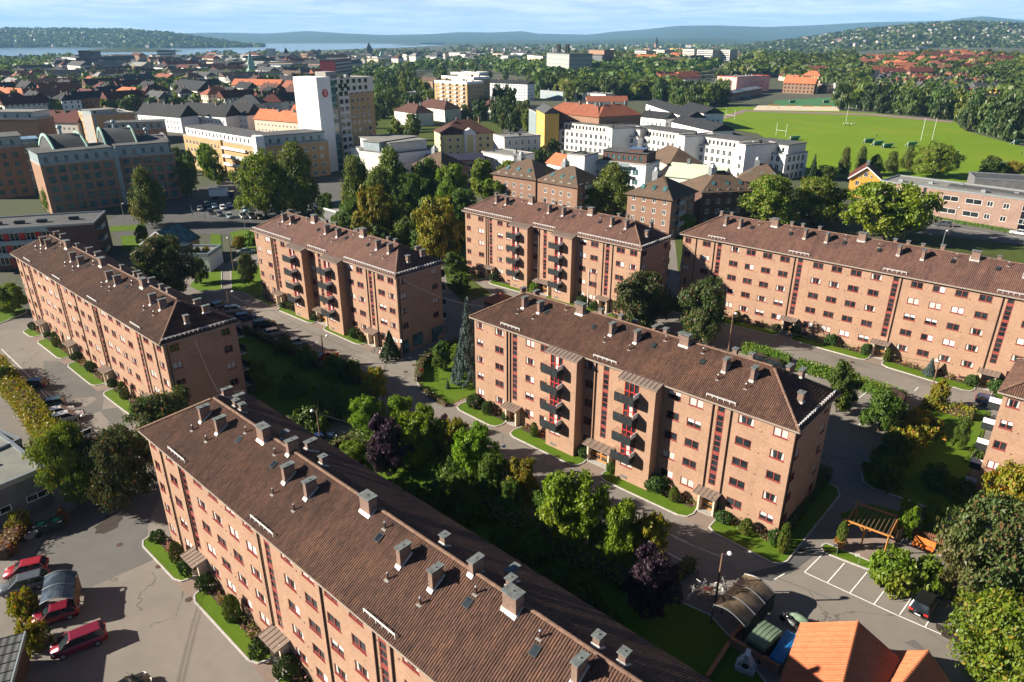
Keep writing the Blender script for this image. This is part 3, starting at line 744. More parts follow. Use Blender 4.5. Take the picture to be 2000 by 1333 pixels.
B4, zg4 = apartment('4', PF, -42.4, 0.0, 49.2, 11.9, 'brick apartment block in the middle with two balcony bays and the bright lawn strips', MOD3, BAY,
    chimB4+endchim(49.2), ventB4, skyB4, rails=[(6.1,3.6),(22.4,3.5),(38.3,3.5)], seed=4, caps=True, pipes=(7.2,7.8,22.8,27.2,39.2,41.4), end_rail=True)
P3 = at_frame((488.4,449.3), .7, -42.3)
B3, zg3 = apartment('3', P3, -42.3, .7, 48.0, 11.4, 'brick apartment block with shop windows in its shaded end wall', MOD3, BAY,
    chimB4+[('E',46.0,4.6),('R',44.2,8.4),('R',45.6,8.3)], ventB4, skyB4, rails=[(.6,14.6),(21.2,6.0),(33.0,14.5)], tiles3d=False, seed=3, pipes=(7.2,7.8,22.8,39.2,41.4), end_rail=True, endwin='shop')
P5 = at_frame((901.7,411.8), 1.6, -42.3)
B5, zg5 = apartment('5', P5, -42.3, 1.6, 48.2, 11.8, 'brick apartment block with a tree shadow across its left facade', MOD3, BAY,
    chimB4+[('E',46.2,4.6),('R',44.6,8.6)], ventB4, skyB4, rails=[(.6,14.6),(21.2,6.0),(33.0,14.5)], tiles3d=False, seed=5, pipes=(7.2,7.8,22.8,39.2,41.4), end_rail=True)
P6 = at_frame((1328,457), 2.6, -41.7)
B6, zg6 = apartment('6', P6, -41.7, 2.6, 66.0, 11.9, 'long brick apartment block along the upper lane at the right with many white blinds', [8.25,23.6,39.2,55.0],
    chim=[('T',7.4,4.1),('T',10.3,4.1),('B',16.3,5.5),('T',22.5,4.2),('T',26.3,4.2),('B',31.6,5.5),('T',38.0,4.1),('T',41.6,4.1),('B',48.5,5.5),('T',55.5,4.1),('S',5.2,6.4),('S',7.2,6.6),('S',15.0,6.6),('S',19.0,6.5),('S',21.0,6.5),('S',24.0,6.6),('S',36.5,6.6),('S',38.5,6.6),('S',40.7,6.8),('E',43.6,6.6),('S',51.5,6.6),('S',57.0,6.4)],
    vents=[(13.5,5.1),(19.5,5.2),(29,5.2),(34.7,4.6),(46.0,5.1),(53,5.2)], skys=[(12.5,4.2),(19.8,4.3),(29.2,4.3),(35.0,4.0),(45.8,4.3),(51.9,4.4)],
    rails=[(5.8,3.4),(21.4,3.5),(37.0,3.5),(53.0,3.5)], tiles3d=False, seed=6, pipes=(3.4,7.2,22.6,40.0,54.0), backbalc=False)
P7 = at_frame((1949,766), .9, -42.4)
B7, zg7 = apartment('7', P7, -42.4, .9, 49.0, 11.9, 'brick apartment block cut by the right edge with stacked balconies at its corner', MOD3, (),
    [('T',7.4,4.1),('T',10.3,4.1)], (), (), rails=[(6.1,3.6)], seed=7, pipes=(), endbalc=2.35+3.18-1.2, backbalc=False)
# shop front and signs in the end wall of the middle-left block
def shopfront(root, L, zg, D):
    x = L-.55
    for (u,w,z0,h,nm,mat) in ((1.2,1.15,.05,2.5,'shop_door','metal_dark'),(3.4,2.3,.75,2.2,'shop_window','metal_dark'),(8.0,1.1,.05,2.6,'shop_door','metal_dark'),(9.2,1.4,.9,1.7,'shop_window','metal_dark')):
        z = zg(x, u)+z0; m = MB(); m.box(x,u,z,x+.10,u+w,z+h); o = build(nm, m, M[mat], root)
        p = MB(); p.quad((x+.104,u+.1,z+.12),(x+.104,u+w-.1,z+.12),(x+.104,u+w-.1,z+h-.5),(x+.104,u+.1,z+h-.5)); p.quad((x+.104,u+.1,z+h-.42),(x+.104,u+w-.1,z+h-.42),(x+.104,u+w-.1,z+h-.08),(x+.104,u+.1,z+h-.08))
        build('pane', p, M['glass_teal'], o)
    m = MB(); m.box(x,.5,zg(x,0)+2.6,x+.5,.62,zg(x,0)+3.1); build('wall_sign', m, M['white'], root)
shopfront(B3, 48.0, zg3, 11.4)
# ------------------------------------------------------------------ ground, roads, lawns
import bmesh
M['asphalt_grey'] = ground_mat('grey asphalt', (.125,.122,.115), (.158,.152,.142), (.11,.108,.104), s1=.06, s2=.5, s3=.15)
def make_ground():
    xs = sorted(set([-20000,-14000,-8000,-5000,-3200,-2000,-1300,-900] + list(range(-640,641,16)) + list(range(-160,161,6)) + [900,1300,2000,3200,5000,8000,14000,20000]))
    ys = sorted(set([-3000,-800,-200,-60] + list(range(-30,240,6)) + list(range(240,900,16)) + [1000,1200,1500,1900,2400,3000,4000,5200,7000,9500,13000,18000,20000]))
    vs = [(x,y,gz(x,y)) for y in ys for x in xs]; n = len(xs)
    fs = [(j*n+i,j*n+i+1,(j+1)*n+i+1,(j+1)*n+i) for j in range(len(ys)-1) for i in range(n-1)]
    me = bpy.data.meshes.new('ground'); me.from_pydata(vs, [], fs); me.materials.append(M['city'])
    me.polygons.foreach_set('use_smooth', [True]*len(fs)); me.update()
    put('ground', me, kind='structure')
make_ground()
def sheet(name, pts, mat, off, step=4.0, parent=None, kind='structure', kerb=None, skirt=0.0):
    bm = bmesh.new(); vv = [bm.verts.new((p[0],p[1],0)) for p in pts]; bm.faces.new(vv)
    bmesh.ops.triangulate(bm, faces=bm.faces[:])
    for ax in (0,1):
        lo = min(p[ax] for p in pts); hi = max(p[ax] for p in pts); c = math.floor(lo/step)*step+step
        while c < hi:
            nrm = (1,0,0) if ax == 0 else (0,1,0); co = (c,0,0) if ax == 0 else (0,c,0)
            bmesh.ops.bisect_plane(bm, geom=bm.verts[:]+bm.edges[:]+bm.faces[:], plane_co=co, plane_no=nrm); c += step
    for v in bm.verts: v.co.z = gz(v.co.x, v.co.y)+off
    bmesh.ops.recalc_face_normals(bm, faces=bm.faces[:])
    if sum(f.normal.z for f in bm.faces) < 0: bmesh.ops.reverse_faces(bm, faces=bm.faces[:])
    me = bpy.data.meshes.new(name); bm.to_mesh(me); bm.free(); me.materials.append(mat)
    o = put(name, me, parent, kind=kind if parent is None else None)
    if kerb:
        k = MB(); n = len(pts)
        for i in range(n):
            if kerb is not True and i not in kerb: continue
            a, b = pts[i], pts[(i+1)%n]; L = math.hypot(b[0]-a[0], b[1]-a[1]); m_ = max(1, int(L/2.5))
            for j in range(m_):
                p = [a[q]+(b[q]-a[q])*j/m_ for q in (0,1)]; r_ = [a[q]+(b[q]-a[q])*(j+1)/m_ for q in (0,1)]
                k.beam((p[0],p[1],gz(*p)+off-.06),(r_[0],r_[1],gz(*r_)+off-.06),.17,.20)
        build('kerb', k, M['kerb'], o)
    return o
def px(*pp): return [tuple(G(*p)[:2]) for p in pp]
def px_sheet(name, pp, mat, off, **k): return sheet(name, px(*pp), mat, off, **k)
sheet('courtyard_asphalt', [(-112,16),(-118,120),(-66,178),(-20,196),(40,196),(75,165),(112,128),(118,16)], M['asphalt'], .03, step=6)
px_sheet('street', [(205,432),(240,418),(350,378),(470,345),(692,345),(692,440),(500,436),(474,462),(380,458),(230,466)], M['asphalt_dark'], .06, step=8)
px_sheet('street', [(984,268),(1000,215),(1018,188),(1036,188),(1052,262),(1085,300),(1062,335),(1040,300)], M['asphalt_dark'], .06, step=16)
px_sheet('road', [(1780,414),(2080,447),(2110,505),(2000,480),(1780,452)], M['asphalt_grey'], .07, step=6)
px_sheet('pavement', [(1780,414),(2080,447),(2085,442),(1782,410)], M['path'], .12, step=6)
px_sheet('grey_asphalt', [(55,1098),(100,1030),(205,950),(330,925),(288,1030),(288,1080),(302,1092),(180,1147),(130,1165)], M['asphalt_grey'], .04)
px_sheet('grey_asphalt', [(85,706),(137,708),(205,765),(262,835),(190,826),(90,760)], M['asphalt_grey'], .04)
px_sheet('asphalt_patch', [(1450,1122),(1505,1136),(1545,1119),(1600,1079),(1590,1067),(1560,1083),(1520,1106)], M['asphalt_dark'], .045)
px_sheet('asphalt_patch', [(1845,772),(1872,777),(1855,800),(1835,798)], M['asphalt_dark'], .045)
px_sheet('asphalt_patch', [(1765,1256),(1785,1250),(1805,1268),(1795,1272)], M['asphalt_grey'], .045)
def loc2w(P, ang, pts):
    a = math.radians(ang); c, s = math.cos(a), math.sin(a); return [(P[0]+c*x-s*y, P[1]+s*x+c*y) for x,y in pts]
FRAMES = {1:(PF4,-42.4), 2:(PF2,-41.9), 3:(P3,-42.3), 4:(PF,-42.4), 5:(P5,-42.3), 6:(P6,-41.7), 7:(P7,-42.4)}
def strip(b, s0, s1, y0, y1=.5, r=1.3, parent=None):
    pts = [(s0+r*.25,y1),(s0,y0+r*1.1),(s0+r*.25,y0+r*.3),(s0+r,y0),(s1-r,y0),(s1-r*.25,y0+r*.3),(s1,y0+r*1.1),(s1-r*.25,y1)]
    P, an = FRAMES[b]
    o = sheet('lawn', loc2w(P, an, pts), M['lawn'], .10, kerb=(1,2,3,4,5,0,6))
    bed = [(s0+.7,.5),(s0+.7,-.55),(s1-.7,-.55),(s1-.7,.5)]
    sheet('flower_bed', loc2w(P, an, bed), M['soil'], .125)
for b, ss, y in ((1,[(-2.5,8.0),(10.3,23.6),(26.0,39.2),(41.9,55.0),(57.8,66)],-2.0), (2,[(2.0,8.2),(10.9,24.2),(27.2,40.4),(43.6,57.0),(59.8,66)],-2.3),
                 (4,[(-1.0,7.9),(10.1,22.8),(26.1,39.3)],-2.8), (3,[(1.0,7.2),(9.6,22.8),(26.2,38.6)],-1.9), (5,[(-1.0,7.8),(10.2,22.9),(26.2,39.2),(41.8,48)],-2.6),
                 (6,[(-4.0,7.4),(10.0,22.6),(24.9,38.2),(40.3,53.9),(56.2,66)],-2.9)):
    for s0, s1 in ss: strip(b, s0, s1, y)
    for c in (MOD4 if b in (1,2,6) else MOD3):
        c = {6:c-.8, 2:c+.7}.get(b, c); P, an = FRAMES[b]
        sheet('entrance_paving', loc2w(P, an, [(c-1.5,y-.1),(c+1.9,y-.1),(c+1.9,.5),(c-1.5,.5)]), M['path'], .05)
P, an = FRAMES[4]
sheet('lawn', loc2w(P, an, [(42.2,.5),(41.8,-.6),(41.9,-2.4),(43,-3.0),(49.9,-3.4),(50.7,-2.9),(51,-2),(51,14),(50.2,15.4),(48.6,15.6),(48.6,.5)]), M['lawn'], .10, kerb=(1,2,3,4,5,6,7,8))
px_sheet('lawn', [(823,706),(815,722),(813,737),(817,753),(836,771),(876,793),(930,768),(929,745),(925,700),(905,672),(885,672),(858,684),(840,697)], M['lawn'], .10, kerb=(0,1,2,3,4,12,11,10))
px_sheet('garden_path', [(876,793),(888,800),(934,779),(931,768)], M['path'], .06)
px_sheet('lawn', [(451,524),(452,568),(475,572),(522,596),(545,590),(530,560),(508,520),(470,518)], M['lawn'], .10, kerb=(0,1,2))
px_sheet('lawn', [(433,526),(433,567),(390,570),(370,560),(395,530)], M['lawn'], .10, kerb=(0,1))
px_sheet('lawn', [(448,456),(460,478),(465,490),(505,492),(505,448),(470,450)], M['lawn'], .10)
px_sheet('lawn', [(412,457),(431,459),(436,508),(412,510)], M['lawn'], .10)
px_sheet('lawn', [(215,443),(272,440),(277,451),(215,453)], M['lawn'], .10)
px_sheet('lawn', [(236,462),(277,459),(282,484),(240,490)], M['lawn'], .10)
px_sheet('lawn', [(-60,596),(52,605),(52,611),(0,633),(-60,660)], M['lawn'], .10, kerb=(1,2,3))
px_sheet('lawn', [(478,640),(545,668),(620,705),(690,728),(745,742),(753,765),(735,785),(690,800),(620,832),(560,838),(430,790),(430,690)], M['lawn'], .10, kerb=(4,5,6,7))
px_sheet('lawn', [(628,888),(640,868),(700,850),(790,852),(880,905),(985,990),(1110,1065),(1200,1108),(1300,1150),(1330,1178),(1385,1202),(1420,1240),(1500,1340),(1300,1420),(860,1150),(640,920)], M['lawn'], .10, kerb=(1,2,7,8,9,10,11))
px_sheet('brick_paving', [(1322,1142),(1368,1140),(1408,1168),(1395,1198),(1340,1176)], M['path'], .05)
px_sheet('lawn', [(1698,905),(1683,925),(1686,942),(1705,955),(1775,979),(1836,1002),(1905,1024),(1950,1020),(1895,930),(1935,805),(1890,797),(1800,790),(1785,800),(1768,850),(1730,880)], M['lawn'], .10, kerb=(0,1,2,3,4,5,14,13))
px_sheet('lawn', [(1640,1005),(1700,985),(1770,1005),(1850,1035),(1895,1048),(1890,1085),(1850,1078),(1790,1062),(1740,1040),(1650,1026)], M['lawn'], .10)
px_sheet('brick_paving', [(1622,1062),(1690,1035),(1745,1048),(1762,1078),(1722,1105),(1640,1072)], M['path'], .05)
px_sheet('lawn', [(1604,1072),(1606,1066),(1614,1063),(1640,1073),(1704,1100),(1722,1120),(1690,1112),(1612,1082)], M['lawn'], .10, kerb=(0,1,2,3,5,6,7))
px_sheet('flower_bed', [(1690,1112),(1724,1100),(1870,1130),(1880,1180),(1790,1160)], M['soil'], .09)
px_sheet('rough_grass', [(640,446),(700,418),(900,398),(912,480),(905,505),(860,522),(660,452)], M['rough_grass'], .10, step=6)
px_sheet('rough_grass', [(866,512),(905,482),(912,540),(960,576),(905,592),(874,560)], M['rough_grass'], .10, step=6)
px_sheet('rough_grass', [(1130,420),(1230,395),(1330,410),(1335,480),(1325,540),(1318,470),(1255,440)], M['rough_grass'], .10, step=6)
px_sheet('rough_grass', [(700,240),(720,180),(860,180),(960,205),(985,265),(950,300),(850,330),(700,330)], M['rough_grass'], .10, step=20)
px_sheet('neighbour_parking', [(-80,1060),(20,1000),(26,1016),(0,1085),(-80,1140)], M['path'], .05)
px_sheet('verge', [(1770,455),(2000,482),(2100,512),(2100,560),(1960,505),(1770,478)], M['rough_grass'], .10, step=6)
px_sheet('field', [(1372,238),(1368,214),(1440,209),(1560,212),(1700,221),(1800,231),(1865,238),(1885,256),(2000,288),(2150,310),(2150,400),(2000,372),(1830,352),(1650,348),(1560,345),(1545,300),(1480,262),(1400,247)], M['field'], .12, step=30)
px_sheet('turf_pitch', [(1508,208),(1514,197),(1640,190),(1642,209)], M['turf'], .2, step=30)
px_sheet('sand_court', [(1470,216),(1480,207),(1636,209),(1640,218)], M['sand'], .2, step=30)
px_sheet('park_path', [(1375,237),(1420,226),(1450,215),(1462,215),(1452,222),(1425,231),(1378,241)], M['path'], .2, step=30)
px_sheet('park_path', [(1460,216),(1700,223),(1800,231),(1862,238),(1860,241),(1795,235),(1700,227),(1460,219)], M['path'], .2, step=30)
# painted lines
def line(p, q, w=.12, off=.055, name='parking_line'):
    a, b = G(*p), G(*q); d = Vector((b.x-a.x, b.y-a.y, 0)); L = d.length; d.normalize(); s = Vector((-d.y, d.x, 0))*(w/2)
    n = max(1, int(L/3)); mb = MB()
    for i in range(n):
        u = a+(b-a)*(i/n); v = a+(b-a)*((i+1)/n); c = []
        for pt in (u-s, v-s, v+s, u+s): c.append((pt.x, pt.y, gz(pt.x, pt.y)+off))
        mb.quad(*c)
    build(name, mb, M['paint'], kind='structure')
for p, q in (((1607,1083),(1571,1119)),((1571,1119),(1746,1200)),((1746,1200),(1838,1240)),((1649,1101),(1615,1140)),((1693,1119),(1660,1159)),((1737,1142),(1707,1181)),((1786,1160),(1757,1202)),
             ((1815,1212),(1806,1227)),((1878,1218),(1864,1242)),((1647,749),(1703,766)),((1696,764),(1670,784)),((1578,730),(1567,738)),((1685,823),(1674,835)),((3,683),(60,738)),((88,765),(104,777)),((60,738),(110,800)),
             ((1293,1038),(1342,1060)),((1304,1081),(1342,1101)),((1304,1081),(1295,1092)),((560,645),(612,676)),((640,690),(690,712)),((600,678),(622,668)),((655,710),(675,700)),((1786,765),(1793,757)),((640,866),(690,845)),((648,848),(668,858)),
             ((-6,1040),(22,1033)),((-6,1056),(18,1050)),((-6,1072),(10,1068)),((-6,1024),(24,1018)),((1906,800),(1914,789)),((1512,1133),(1533,1121))): line(p, q)
for p, q in (((1790,438),(1850,445)),((1870,448),(1930,456)),((1950,459),(2010,467))): line(p, q, .18, .085, 'lane_marking')
def splat(px_, py_, w, h, mat, seed, name):
    r = random.Random(seed); c = G(px_, py_); k = m_per_px(c); pts = []
    for i in range(18):
        t = 2*math.pi*i/18; f = r.uniform(.62,1.1); pts.append((c.x+w*k*.5*f*math.cos(t), c.y+h*k*1.1*f*math.sin(t)))
    sheet(name, pts, mat, .052)
splat(215,1022,46,34,M['puddle'],3,'oil_stain'); splat(1850,1237,34,24,M['puddle'],4,'oil_stain')
for i,(x,y) in enumerate(((234,1065),(310,1107),(368,1172),(920,796),(808,714),(792,727),(1010,905),(1643,703),(1664,708),(1565,1076),(695,835))):
    c = G(x,y); mb = MB(); mb.tube((0,0,-.05),(0,0,.058),.34,n=14); build('manhole_cover', mb, M['wood_dark'], None, loc=c, kind='structure')

# ------------------------------------------------------------------ vegetation
def crown_mesh(name, mat, seed, n=6000, clusters=170, leaf=.06, shape='round', spread=.085, fill=.35, lobes=8):
    """leaf-sized faces gathered in clumps over an uneven crown; radius 1, height 1, standing on z = 0"""
    r = np.random.RandomState(seed)
    cs = []; ns = []
    if shape in ('round','tall','weep','open'):
        L = []; nl = lobes*2
        for i in range(nl):
            z = (i+.5)/nl*.86+.10+r.uniform(-.05,.05); t = i*2.4+r.uniform(-.7,.7)
            if shape == 'round': env = math.sqrt(max(.05, 1-((z-.50)/.54)**2))
            elif shape == 'weep': env = .92*(1-.72*max(0,z-.38)/.62)*(.55+.45*min(1,z/.26))
            elif shape == 'tall': env = .95*(1-.65*max(0,z-.45)/.55)*(.6+.4*min(1,z/.3))
            else: env = .85
            rad = r.uniform(.26,.42)*(.55+.45*env); rr = max(0, env-rad)*r.uniform(.35,1.12)
            L.append((rr*np.cos(t), rr*np.sin(t), z, rad, rad*.40*r.uniform(.85,1.3)))
        L.append((0,0,.60,.36,.24)); L.append((0,0,.40,.42,.22))
        while len(cs) < clusters:
            l = L[r.randint(len(L))]; d = r.normal(size=3); d /= np.linalg.norm(d); f = r.uniform(.70,1.08)
            p = np.array([l[0]+d[0]*l[3]*f, l[1]+d[1]*l[3]*f, l[2]+d[2]*l[4]*f])
            deep = any(((p[0]-q[0])/q[3])**2+((p[1]-q[1])/q[3])**2+((p[2]-q[2])/q[4])**2 < .36 for q in L)
            if deep and r.rand() > fill*.5: continue
            if p[2] < .03: continue
            out = np.array([p[0],p[1],(p[2]-.45)*1.2]); out /= np.linalg.norm(out)+1e-6
            cs.append(p); ns.append((d*.6+out*.6))
    elif shape == 'cone':
        while len(cs) < clusters:
            z = r.uniform(0,1)**1.25; t = r.uniform(0,2*np.pi); tier = (z*11)%1.0
            R = (1-z)*(0.78+.3*(1-tier))*r.uniform(.72,1.05)+.02
            cs.append(np.array([R*np.cos(t),R*np.sin(t),.03+z*.96-.04*(1-tier)])); ns.append(np.array([np.cos(t),np.sin(t),.15]))
    elif shape == 'flame':
        while len(cs) < clusters:
            z = r.uniform(0,1); t = r.uniform(0,2*np.pi); R = (np.sin(np.pi*(.12+.80*z**.75))**.8)*r.uniform(.86,1.03)
            if z > .93: R *= .5
            cs.append(np.array([R*np.cos(t),R*np.sin(t),z*.97+.01])); ns.append(np.array([np.cos(t),np.sin(t),.3]))
    elif shape == 'ball':
        while len(cs) < clusters:
            d = r.normal(size=3); d /= np.linalg.norm(d); f = r.uniform(.82,1.05)*(1+.13*math.sin(3.1*d[0]+seed)+.11*math.sin(4.3*d[1]+2*d[2]+seed*2))
            if d[2] < -.75: continue
            cs.append(np.array([d[0]*f,d[1]*f,.5+.5*d[2]*f])); ns.append(d)
    elif shape == 'mound':
        while len(cs) < clusters:
            d = r.normal(size=3); d /= np.linalg.norm(d); f = r.uniform(.3,1.05); d[2] = abs(d[2])
            cs.append(np.array([d[0]*f,d[1]*f,.85*d[2]*f+.05])); ns.append(d)
    cs = np.array(cs); ns = np.array(ns); k = r.randint(len(cs), size=n)
    sp = np.array([spread,spread,spread*.6])
    P = cs[k]+np.clip(r.normal(size=(n,3)),-2,2)*sp*.7
    if shape == 'weep': P[:,2] -= np.abs(r.normal(size=n))*.05
    P[:,2] = np.maximum(P[:,2], .005)
    N = ns[k]+r.normal(size=(n,3))*.75; N[:,2] += .25; N /= np.linalg.norm(N,axis=1)[:,None]
    U = np.cross(N, r.normal(size=(n,3))); U /= np.linalg.norm(U,axis=1)[:,None]; V = np.cross(N,U)
    s = leaf*r.uniform(.6,1.3,size=(n,1)); U = U*s; V = V*s*.62; 
    bend = N*s*.22
    vs = np.empty((n*4,3)); vs[0::4] = P-U; vs[1::4] = P-V+bend; vs[2::4] = P+U; vs[3::4] = P+V+bend
    idx = np.arange(n*4).reshape(n,4)
    me = bpy.data.meshes.new(name); me.from_pydata(vs.tolist(), [], idx.tolist()); me.materials.append(mat); me.update(); return me
def trunk_mesh(seed, mat, top=.55, r0=.045, limbs=6):
    r = random.Random(seed); mb = MB(); p = Vector((0,0,-.06)); rad = r0; pts = []
    for i in range(5):
        q = Vector((r.uniform(-.03,.03), r.uniform(-.03,.03), top*(i+1)/5)); mb.tube(p, q, rad, rad*.82, 8, caps=False); pts.append(q); p = q; rad *= .82
    for i in range(limbs):
        s = pts[r.randint(1,3)]; t = 2*math.pi*i/limbs+r.uniform(-.4,.4); e = s+Vector((math.cos(t)*r.uniform(.2,.42), math.sin(t)*r.uniform(.2,.42), r.uniform(.14,.34)))
        mid = (s+e)/2+Vector((0,0,-.03)); mb.tube(s, mid, r0*.45, r0*.32, 6, caps=False); mb.tube(mid, e, r0*.32, r0*.12, 6, caps=False)
    return mb.mesh('trunk', mat)
KIND = {}
def kind(key, mat, name, seeds, trunk='bark', z0=.09, **k):
    KIND[key] = dict(name=name, crowns=[crown_mesh('crown', M[mat], s, **k) for s in seeds], trunks=[trunk_mesh(s, M[trunk], r0=.05 if trunk == 'bark' else .035) for s in seeds], z0=z0)
kind('mid','lf_mid','broadleaf_tree',(11,12),n=13000,leaf=.038,clusters=300)
kind('bright','lf_bright','broadleaf_tree',(21,22,23),n=13000,leaf=.040,clusters=300)
kind('yellow','lf_yellow','broadleaf_tree',(31,32),n=12000,leaf=.040,clusters=280)
kind('maple','lf_maple','maple_tree',(41,42),n=17000,leaf=.030,clusters=420,lobes=11)
kind('dark','lf_dark','chestnut_tree',(51,52),n=18000,leaf=.031,clusters=440,lobes=11)
kind('birch','lf_birch','birch_tree',(61,62,63),trunk='birch_bark',n=13000,leaf=.030,shape='weep',clusters=360,spread=.09,lobes=10)
kind('plum','lf_plum','plum_tree',(71,72),n=13000,leaf=.040,clusters=300)
kind('spruce','lf_spruce','spruce_tree',(81,),z0=.03,n=11000,leaf=.035,shape='cone',clusters=520,spread=.06)
kind('conifer','lf_conifer','conifer_tree',(91,),z0=.03,n=6000,leaf=.05,shape='cone',clusters=340,spread=.06)
kind('thuja','lf_thuja','thuja_bush',(101,102),z0=.0,n=3200,leaf=.07,shape='flame',clusters=420,spread=.05)
kind('ball','lf_shrub','clipped_shrub',(111,112),z0=.0,n=2600,leaf=.085,shape='ball',clusters=360,spread=.05)
kind('shrub','lf_mid','garden_shrub',(121,122),z0=.0,n=2200,leaf=.10,shape='mound',clusters=90,spread=.14)
kind('brightshrub','lf_hedge','garden_shrub',(131,132),z0=.0,n=4200,leaf=.075,shape='mound',clusters=160,spread=.12)
kind('flower','lf_flower','flowering_perennial',(141,142),z0=.0,n=420,leaf=.17,shape='mound',clusters=40,spread=.15)
kind('redshrub','lf_red','creeper_bush',(151,),z0=.0,n=1800,leaf=.10,shape='mound',clusters=90,spread=.14)
kind('dogwood','lf_yellow','garden_shrub',(161,),z0=.0,n=2600,leaf=.09,shape='mound',clusters=110,spread=.14)
_vi = [0]
def plant(key, base, top_y=None, width=None, label=None, cat=None, group=None, h=None, w=None, rot=None, at=None, variant=None):
    """a tree or shrub rooted at ground pixel base; its height and width read off the photo"""
    K = KIND[key]; P = at if at is not None else G(*base)
    if h is None: h = max(.3, rise(base[0], top_y, P))
    if w is None: w = {'birch':1.5,'bright':1.2,'yellow':1.2,'maple':1.12,'mid':1.2}.get(key,1.08)*width*m_per_px(Vector((P.x,P.y,P.z+h*.5)))
    _vi[0] += 1; i = (_vi[0] if variant is None else variant) % len(K['crowns'])
    z0 = K['z0']; rt = rnd.uniform(0, 6.28) if rot is None else rot
    root = thing(K['name'], label, cat, P, rt, group)
    put('crown', K['crowns'][i], root, (0,0,z0*h), scale=(w/2, w/2, h*(1-z0)))
    if z0 > .01: put('trunk', K['trunks'][i], root, scale=(w*.5, w*.5, h))
    return root
_hc = {}
def hedge(name, pp, h, w, mat, label, cat='hedge', n_per_m=110, leaf=.16, world=False, group=None, ragged=.12):
    """clipped hedge along a line: leaves over a box-shaped run, with a woody core"""
    pts = [Vector((*p, gz(*p))) for p in pp] if world else [G(*p) for p in pp]
    r = np.random.RandomState(len(pts)*7+int(abs(pts[0].x)*10)%997); vs = []; fs = []; core = MB()
    for a, b in zip(pts[:-1], pts[1:]):
        d = (b-a); L = d.length
        if L < .05: continue
        u = d.normalized(); s = Vector((-u.y,u.x,0)).normalized()
        core.beam(a+Vector((0,0,h*.45)), b+Vector((0,0,h*.45)), w*.62, h*.8)
        n = int(L*n_per_m*(w+2*h)/4)
        for _ in range(n):
            t = r.rand()*L; q = r.rand()*(2*h+w)
            if q < h: o = (-w/2, q)
            elif q < h+w: o = (q-h-w/2, h)
            else: o = (w/2, q-h-w)
            p = a+u*t+s*(o[0]+r.normal()*ragged*.7)+Vector((0,0,max(.02, o[1]+r.normal()*ragged)))
            nn = Vector((r.normal(),r.normal(),r.normal()+.3)).normalized(); e = nn.orthogonal().normalized(); f = nn.cross(e); ang = r.rand()*6.28
            e2 = (e*math.cos(ang)+f*math.sin(ang))*leaf*(.6+.7*r.rand()); f2 = nn.cross(e2)*.62; k = len(vs)
            vs += [p-e2, p-f2, p+e2, p+f2]; fs.append((k,k+1,k+2,k+3))
    me = bpy.data.meshes.new('foliage'); me.from_pydata([tuple(v) for v in vs], [], fs); me.materials.append(M[mat])
    o0 = pts[0]; root = thing(name, label, cat, o0, 0, group); put('foliage', me, root, -o0); build('stems', core, M['wood_dark'] if mat != 'lf_hedge' else M['lf_shrub'], root, loc=-o0)
    return root
